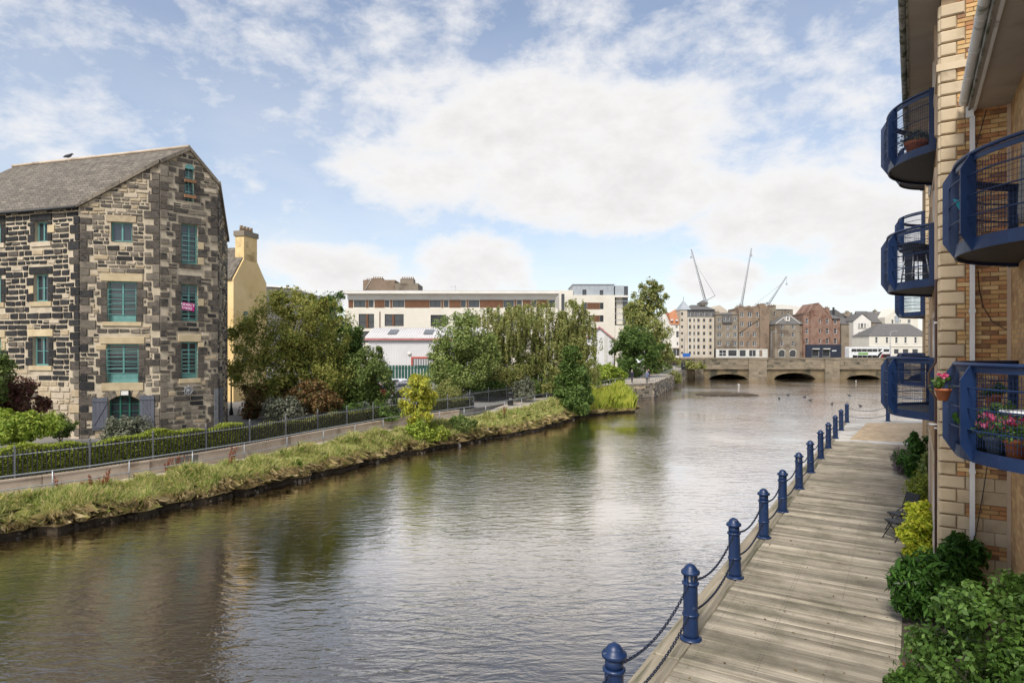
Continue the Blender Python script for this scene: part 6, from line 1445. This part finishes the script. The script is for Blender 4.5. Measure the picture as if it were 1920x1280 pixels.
# debris raft, birds on the water
dr = random.Random(4); p = gnd(1358, 740, 0); o = empty('driftwood_raft', (p.x, p.y, 0)); tag(o, 'low dark raft of driftwood and weed on the water', 'driftwood')
for k in range(34):
    a = dr.uniform(-.35, .35); x, y = dr.uniform(-3.2, 3.2), dr.uniform(-1.3, 1.3); l_ = dr.uniform(.6, 1.7); MB().tube([(x-l_*math.cos(a),y-l_*math.sin(a),.02),(x,y,.09),(x+l_*math.cos(a),y+l_*math.sin(a),.03)], [.08,.2,.07], 6).build('log', m_bark, o)
for i, (px, y) in enumerate(((1509,745),(1613,762),(1520,751),(1592,742),(1478,741),(1461,748),(1560,758))):
    p = gnd(px, y, 0); o = empty('duck', (p.x, p.y, -.03), dr.uniform(0, 6)); tag(o, 'small dark duck floating on the open water', 'duck', 'ducks on the river'); bird(o, m_bird, 1.25)
for i, (px, y, lb) in enumerate(((1605,715,'white gull floating close to the bridge arch'),(1385,722,'white gull resting on the water by the first arch'))):
    p = gnd(px, y, 0); o = empty('gull', (p.x, p.y, -.03), 1.0 + i); tag(o, lb, 'gull'); bird(o, m_gull, 1.1)
p = at(1199, 681, 78); o = empty('flying_gull', p, .6); tag(o, 'white gull in flight over the path beside the trees', 'gull'); bird(o, m_gull, 1.5, True)

# ------------------------------------------------------------------ people on the path
m_skin = M('skin', (.45,.27,.19), .6); m_hair = M('grey_hair', (.3,.29,.28), .8); m_hair2 = M('dark_hair', (.04,.03,.025), .8)
def person(label, pos, rz, top, legs, hair, step=.22, s=1.0):
    o = empty('person', pos, rz); tag(o, label, 'person')
    V = []; E = []; Rd = []
    def v(x, y, z, r_, par=None):
        V.append((x*s, y*s, z*s)); Rd.append(r_*s)
        if par is not None: E.append((par, len(V) - 1))
        return len(V) - 1
    pel = v(0,0,.95,.155); wa = v(0,0,1.12,.145,pel); chs = v(.01,0,1.32,.165,wa); nk = v(.01,0,1.50,.065,chs); hd = v(.03,0,1.60,.085,nk); ht = v(.03,0,1.70,.085,hd)
    for sg in (-1, 1):
        sh = v(0,sg*.19,1.42,.075,chs); el_ = v(-.06+.1*sg,sg*.25,1.16,.05,sh); wr = v(.06+.12*sg,sg*.25,.95,.036,el_); v(.08+.12*sg,sg*.25,.86,.04,wr)
        hp = v(0,sg*.1,.88,.095,pel); kn = v(step*.5*sg+.04,sg*.1,.50,.065,hp); an = v(step*sg-.03,sg*.1,.09,.045,kn); v(step*sg+.12,sg*.11,.045,.045,an)
    me = bpy.data.meshes.new('body'); me.from_pydata(V, E, []); ob = link('body', me, o)
    bpy.context.view_layer.objects.active = ob; bpy.ops.mesh.customdata_skin_add()
    for i, r_ in enumerate(Rd): me.skin_vertices[0].data[i].radius = (r_, r_)
    me.skin_vertices[0].data[0].use_root = True
    ob.modifiers.new('skin', 'SKIN'); sb = ob.modifiers.new('sub', 'SUBSURF'); sb.levels = sb.render_levels = 1
    dg = bpy.context.evaluated_depsgraph_get(); m2 = bpy.data.meshes.new_from_object(ob.evaluated_get(dg)); ob.modifiers.clear(); ob.data = m2
    m2.materials.clear()
    for m_ in (top, legs, m_skin): m2.materials.append(m_)
    for p_ in m2.polygons:
        c = p_.center; p_.use_smooth = True; p_.material_index = 2 if (c.z > 1.49*s or (abs(c.y) > .2*s and c.z < .95*s)) else (0 if c.z > .9*s else 1)
    MB().lathe([(.06*s,-.02*s),(.096*s,.02*s),(.10*s,.07*s),(.075*s,.13*s),(.01*s,.155*s)], 10, (.015*s,0,1.645*s)).build('hair', hair, o)
m_nv = M('navy_jacket', (.02,.022,.04), .9); m_bl = M('blue_grey_coat', (.12,.14,.22), .9); m_bk2 = M('black_coat', (.015,.015,.016), .9); m_tr = M('dark_trousers', (.03,.03,.035), .9)
pz = lambda px, y, z: gnd(px, y, z)
person('person in a dark jacket walking on the path under the trees', Vector((xd(1185,86.5), 86.5, 1.73)), R(60), m_nv, m_tr, m_hair, s=1.03)
person('person in a blue-grey coat walking beside the handrail', Vector((xd(1213,84.5), 84.5, 1.74)), R(70), m_bl, m_tr, m_hair, .15, 1.03)
person('person in a black coat just behind the blue-grey coat', Vector((xd(1216,90), 90, 1.77)), R(-110), m_bk2, m_tr, m_hair2, .18, 1.05)

# ------------------------------------------------------------------ trees and bushes
def T(name, label, px, d, zb, lob, nleaf, size, leaf, seed, bark=None, style='round', trunk=.16, nclump=70, cat='tree', crown='crown', stem='trunk', cl=.30, aspect=.5, group=None, dep=.9, limbs=16):
    s_ = d / F; loc = Vector((xd(px, d), d, zb))
    lobes = [((p - px) * s_, ((i % 3) - 1) * rx * s_ * .25, zy(y, d) - zb, rx * s_, rx * s_ * dep, ry * s_) for i, (p, y, rx, ry) in enumerate(lob)]
    return tree(name, label, cat, loc, lobes, nleaf, size, leaf, bark or m_bark, nclump, style, trunk, seed, group, crown, stem, cl=cl, aspect=aspect, limbs=limbs)
T('broadleaf_tree', 'broad olive-brown tree in front of the yellow house', 545, 43, 1.85, [(560,605,62,60),(478,640,46,55),(602,622,50,62),(520,690,75,58),(590,705,68,60),(452,615,24,34),(548,568,40,32),(590,570,26,26)], 30000, .13, L_olive, 101, trunk=.2, nclump=170, cl=.24)
T('broadleaf_tree', 'dark green maple between olive tree and industrial shed', 652, 47, 1.88, [(622,582,26,38),(648,640,36,46),(630,660,46,50),(632,730,62,45),(668,690,36,40)], 20000, .16, L_dark, 102, trunk=.2, nclump=120, cl=.26)
T('broadleaf_tree', 'mid-green spreading tree beside the parked white car', 697, 44, 1.85, [(697,690,36,46),(715,730,30,40),(680,745,40,38),(672,700,30,36)], 13000, .13, L_mid, 103, nclump=80, cl=.26)
T('broadleaf_tree', 'light green rounded tree in front of the corrugated shed', 862, 58, 1.9, [(862,630,46,44),(828,672,30,36),(890,680,42,40),(855,700,52,30),(905,650,26,36)], 19000, .17, L_light, 104, nclump=120, trunk=.2, cl=.25)
for i, (px, d, lob) in enumerate(((942, 64, [(935,600,36,34),(925,650,36,36),(960,660,36,40),(940,700,40,28)]), (1010, 66.5, [(1000,596,40,34),(1035,640,32,40),(990,660,42,42),(1015,700,48,30)]), (1080, 67, [(1072,590,30,30),(1092,640,28,50),(1065,650,36,46),(1085,690,32,34)]))):
    T('birch_tree', ('weeping birch next to the light green rounded tree', 'weeping birch in the middle of the birch group', 'weeping birch with long trailing branches against the gabled shed')[i], px, d, 1.9, lob, 32000, .15, L_birch, 110 + i, m_birch, 'weep', .12, 130, group='weeping birches', cl=.31, aspect=.4)
T('poplar_tree', 'tall golden-green tree rising behind the path near the bridge', 1212, 112, 1.9, [(1216,545,20,26),(1200,580,26,30),(1235,565,16,30),(1205,620,34,36),(1238,640,22,45),(1250,668,14,28),(1190,600,20,30)], 17000, .28, L_birch, 120, trunk=.3, nclump=130, cl=.27)
T('broadleaf_tree', 'dark dense tree below the tall golden-green tree', 1192, 101, 1.9, [(1190,632,34,26),(1205,660,38,28),(1172,662,24,30),(1195,685,36,18)], 13000, .26, L_dark, 121, trunk=.25, nclump=80, cl=.28)
T('sycamore_tree', 'dark sycamore leaning from the bank over the water', 1072, 58.5, .25, [(1068,668,18,24),(1080,705,28,26),(1060,715,20,26),(1075,748,32,28),(1095,735,16,22),(1080,772,26,14)], 13000, .20, L_dark, 122, nclump=75, cl=.28, trunk=.13)
T('ash_sapling', 'bright yellow-green young ash growing on the bank', 785, 40.6, .75, [(786,725,24,22),(768,748,20,20),(800,748,20,20),(784,775,24,20),(792,708,10,12),(762,775,12,14)], 4600, .16, L_yell, 123, trunk=.05, nclump=46, cl=.30, aspect=.4)
SH = lambda *a, **k: T(*a, cat='shrub', crown='foliage', stem='stem', trunk=.04, **k)
SH('bank_bush', 'rounded green bush at the foot of the yellow-green ash', 786, 40.2, .55, [(785,805,26,16),(800,818,22,12)], 3200, .12, L_lime, 130, nclump=26)
SH('bramble_bush', 'low dark bramble clump on the bank above the outfall', 866, 43.6, .7, [(866,793,26,14),(850,800,16,10)], 3000, .13, L_mid, 131, nclump=26)
SH('bramble_bush', 'leafy bramble tumbling down the bank beside the outfall chute', 825, 41.0, .5, [(822,812,26,12),(812,805,16,12)], 2400, .13, L_hedge, 136, nclump=22)
SH('domed_shrub', 'grey-green domed shrub behind the railings near the paved recess', 838, 51, 1.85, [(838,740,32,26),(860,745,18,18),(822,745,18,18)], 5000, .10, L_ivy, 132, nclump=40)
SH('bronze_shrub', 'bronze-red leaved shrub behind the railings beside the variegated bush', 478, 41.5, 1.75, [(490,745,34,30),(470,770,24,20),(515,735,26,24)], 5200, .13, L_red, 133, nclump=44)
SH('bronze_shrub', 'bronze-tipped shrub under the dark green maple', 600, 41.0, 1.75, [(585,740,36,28),(620,755,26,22),(560,760,24,20)], 5200, .13, L_red, 134, nclump=44)
SH('variegated_shrub', 'pale variegated shrub between the bronze shrubs', 535, 39.8, 1.75, [(540,765,36,24),(515,775,24,16)], 4200, .12, L_grey, 135, nclump=34)
SH('variegated_shrub', 'silvery shrub beside the black litter bin', 978, 60, 1.65, [(978,738,20,24),(990,725,14,18)], 2400, .13, L_grey, 137, nclump=22)
SH('laurel_hedge', 'thick green laurel hedge along the path before the gabled shed', 1135, 80, 1.85, [(1110,708,22,15),(1135,702,24,18),(1158,706,18,16)], 6000, .22, L_lime, 138, nclump=46)
SH('ivy_mound', 'ivy mound growing on the bridge corner', 1291, 131.5, 2.3, [(1295,690,24,16),(1310,698,16,18),(1280,688,12,12)], 4500, .32, L_ivy, 139, nclump=36)
SH('ivy_mound', 'ivy hanging over the stone quay wall below the second bin', 1266, 108, .3, [(1266,706,12,12),(1262,718,10,8)], 2600, .26, L_ivy, 140, nclump=22)
SH('wall_plant', 'small bright plant growing on top of the quay wall', 1192, 79.5, 1.5, [(1192,735,8,10)], 700, .16, L_lime, 141, nclump=10)
SH('under_tree_bush', 'dark bush under the birches beside the recess railings', 1020, 66, 1.8, [(1010,722,40,22),(940,722,40,20),(1060,722,30,20)], 6000, .17, L_dark, 142, nclump=46)
SH('under_tree_bush', 'dark bush filling the ground below the light green tree', 880, 60, 1.85, [(880,728,50,20),(920,730,26,14)], 4600, .16, L_dark, 143, nclump=40)
SH('under_tree_bush', 'dark undergrowth below the mid-green spreading tree', 700, 42.5, 1.7, [(660,780,50,20),(720,775,40,18)], 5200, .13, L_dark, 144, nclump=40)
SH('path_bush', 'green bush beside the far path below the dark tree', 1240, 112, 1.95, [(1245,690,16,12),(1222,700,14,10)], 2400, .26, L_mid, 145, nclump=22)
SH('purple_shrub', 'purple-leaved shrub against the pale warehouse base', 30, 28.4, 1.6, [(20,735,44,36),(62,762,26,22),(10,765,34,26)], 5200, .13, L_purple, 150, nclump=44)
SH('willow_shrub', 'soft grey-green upright shrub beside the purple shrub', -6, 27.0, 1.6, [(0,690,20,50),(-20,720,30,50)], 3600, .12, L_mid, 151, nclump=30)
SH('lime_bush', 'lime green rounded bush at the end of the hedge', 45, 25.8, 1.45, [(40,800,44,26),(78,792,34,22),(10,800,30,28)], 7000, .09, L_lime, 152, nclump=50)
SH('buddleia_bush', 'grey-green buddleia growing in front of the arched warehouse window', 248, 29.6, 1.55, [(248,808,38,26),(225,820,26,20),(272,812,22,20)], 5600, .10, L_grey, 153, nclump=46)
SH('garden_bush', 'dark green bush at the pale corner of the warehouse', 118, 28.0, 1.5, [(120,800,24,18),(95,795,20,16)], 3600, .10, L_mid, 154, nclump=30)

# hedges behind the railings
def hedge(label, i0, i1, o0, o1, h, leaf, n, ls, seed):
    line = pline(2, i0, i1); g = np.random.default_rng(seed); O = line[0]; o = empty('clipped_hedge', O); tag(o, label, 'hedge')
    ln = np.array([tuple(p) for p in line]); sg = np.linalg.norm(np.diff(ln, axis=0), axis=1); cum = np.concatenate([[0], np.cumsum(sg)])
    t = g.uniform(0, cum[-1], n); P = np.stack([np.interp(t, cum, ln[:, k]) for k in range(3)], 1)
    k = np.clip(np.searchsorted(cum, t, side='right') - 1, 0, len(sg) - 1); d = (ln[k + 1] - ln[k]) / sg[k][:, None]; nl = np.stack([-d[:, 1], d[:, 0], 0 * d[:, 0]], 1)
    hh = h * (1 + .10 * np.sin(t * 1.3 + seed) + .06 * np.sin(t * 3.7)); f = g.uniform(0, 1, n); face = g.integers(0, 5, n)
    w = np.where(face < 3, o0 + np.abs(g.normal(size=n)) * .07, g.uniform(o0, o1, n)); z = np.where(face < 3, f * hh, hh - np.abs(g.normal(size=n)) * .10)
    out = np.where((face < 3)[:, None], -nl, np.array([[0, 0, 1.0]]))
    P = P + nl * w[:, None]; P[:, 2] += .60 + z; P -= np.array(tuple(O))
    link('foliage', np_mesh('foliage', leaf_cloud(P, out, ls, g, .6), 4, leaf), o)
    q = MB(); c = off(line, (o0 + o1) / 2)
    for a, b in zip(c[:-1], c[1:]):
        tt = (b - a).normalized(); l_ = Vector((-tt.y, tt.x, 0)) * ((o1 - o0) / 2 - .1); a2, b2 = a - O, b - O
        q.extrude([a2 - l_ + Vector((0,0,.3)), a2 + l_ + Vector((0,0,.3)), a2 + l_ + Vector((0,0,.6 + h * .82)), a2 - l_ + Vector((0,0,.6 + h * .82))], b2 - a2)
    q.build('light_block_core', m_soil, o)  # dark core box added inside the leaves to block light
hedge('yellow-green clipped hedge behind the railings below the warehouse', 1, 5, .26, 1.0, 1.12, L_hedge, 40000, .085, 61)
hedge('darker clipped hedge behind the railings under the trees', 5, 9, .26, .95, .80, L_ivy, 26000, .10, 62)

# ------------------------------------------------------------------ bank grass, reeds and docks
def blades(name, n, i0, i1, f0, f1_, hgt, wid, leaf, seed, lean=.5, bend=(0, 0), zoff=0.0, hang=0.0):
    g = np.random.default_rng(seed)
    W = np.array([tuple(SF[i][0]) for i in range(i0 * KF, i1 * KF + 1)]); Nn = np.array([tuple(SF[i][1]) for i in range(i0 * KF, i1 * KF + 1)])
    m_ = len(W) - 1; sl = np.linalg.norm(np.diff((W + Nn) / 2, axis=0), axis=1); ds = 1 / np.maximum((W[:-1, 1] + W[1:, 1]) / 2, 6); pr = sl * ds; pr /= pr.sum()
    k = g.choice(m_, n, p=pr); t = g.uniform(0, 1, n)[:, None]; f = g.uniform(f0, f1_, n)
    a = W[k] * (1 - t) + W[k + 1] * t; b = Nn[k] * (1 - t) + Nn[k + 1] * t
    fz = np.clip(f, 0, 1); P = a * (1 - f[:, None]) + b * f[:, None]; P[:, 2] = .24 + (b[:, 2] - .24) * fz ** .8 + zoff
    cell = np.sin(P[:, 0] * 2.1 + np.sin(P[:, 1] * 1.7)) * np.sin(P[:, 1] * 1.9 + 2 * np.sin(P[:, 0] * .9))
    hh = hgt * g.uniform(.45, 1.3, n) * (1 + .45 * cell); ang = g.uniform(0, 2 * np.pi, n); sd = np.stack([np.cos(ang), np.sin(ang), 0 * ang], 1)
    ln = g.normal(size=(n, 3)) * lean; ln[:, 2] = 0; ln[:, 0] += bend[0]; ln[:, 1] += bend[1]; w = (wid * g.uniform(.6, 1.4, n))[:, None]
    up = np.array([[0, 0, 1.0]]) * hh[:, None]; V = np.empty((n, 5, 3)); V[:, 0] = P - sd * w * .5; V[:, 1] = P + sd * w * .5
    drop = np.clip(np.linalg.norm(ln, axis=1), 0, 1.3)[:, None] * hh[:, None] * .35; tip = P + up + ln * hh[:, None] * .8; tip[:, 2] -= drop[:, 0] + hang * hh
    mid = P + up * .6 + ln * hh[:, None] * .3; V[:, 2] = mid + sd * w * .4; V[:, 3] = tip; V[:, 4] = mid - sd * w * .4
    o = link(name, np_mesh(name, V.reshape(-1, 3), 5, leaf)); o['kind'] = 'stuff'; return o
tag(blades('bank_grass', 210000, 1, 13, .0, 1.02, .50, .020, L_grass, 71, .45), 'mixed green and straw-coloured grass covering the river bank', 'grass')
tag(blades('bank_weeds', 26000, 1, 13, .08, .95, .40, .045, L_lime, 74, .5), 'broad green weeds growing through the bank grass', 'weeds')
tag(blades('dry_grass', 70000, 1, 13, -.03, .24, .44, .018, L_dry, 72, .6, (.35, -.3), -.03, .18), 'dry straw grass hanging over the water edge', 'dry grass')
tag(blades('reeds', 26000, 12, 13, -.02, .62, 1.2, .06, L_reed, 73, .22), 'tall bright yellow-green reeds at the water before the quay wall', 'reeds')
DK = [(172,928),(186,926),(196,921),(313,893),(328,890),(342,893),(428,884),(436,873),(112,931),(1225/1.0-280,783)]
for i, (px, y) in enumerate(DK):
    s0 = gnd(px, y, .85 if px < 600 else 1.2); g = np.random.default_rng(200 + i); o = empty('dock_plant', s0); tag(o, 'rust-brown dock plant gone to seed in the bank grass', 'weed', 'rust-brown docks on the bank')
    q = MB(); Ps = []
    for k in range(4):
        tip = Vector((g.normal() * .14, g.normal() * .14, g.uniform(.55, .95))); q.tube([(0,0,-.1), tip * .5, tip], [.012,.009,.004], 4)
        tt = g.uniform(.35, 1, 60)[:, None]; Ps.append(np.array(tuple(tip))[None] * tt + g.normal(size=(60, 3)) * .022)
    q.build('stem', m_bark, o); P = np.concatenate(Ps); link('seed_head', np_mesh('seed_head', leaf_cloud(P, g.normal(size=P.shape), .05, g, .7), 4, L_dock), o)

# dark stones and clods along the waterline
g2 = random.Random(88); q = MB()
for i in range(KF * 1, KF * 13):
    for k in range(3 if i < KF * 9 else 2):
        t = g2.random(); p = SF[i][0].lerp(SF[i + 1][0], t) + left(i // KF, 0) * g2.uniform(-.22, .10) + Vector((0, 0, g2.uniform(-.06, .14))); r_ = g2.uniform(.04, .12)
        vs = [p + Vector((math.cos(a) * r_ * g2.uniform(.7, 1.2), math.sin(a) * r_ * g2.uniform(.7, 1.2), -r_ * .6)) for a in [n_ * 1.2566 for n_ in range(5)]] + [p + Vector((math.cos(a) * r_ * .6 * g2.uniform(.6, 1.2), math.sin(a) * r_ * .6 * g2.uniform(.6, 1.2), r_ * g2.uniform(.3, .8))) for a in [n_ * 1.2566 + .3 for n_ in range(5)]]
        q.add(vs, [(5,6,7,8,9)] + [(n_, (n_ + 1) % 5, 5 + (n_ + 1) % 5, 5 + n_) for n_ in range(5)], 1 if g2.random() < .3 else 0)
o = q.build('bank_stones', [m_soil, m_rub[1]]); o['kind'] = 'stuff'; o['label'] = 'dark stones and clods along the foot of the river bank'
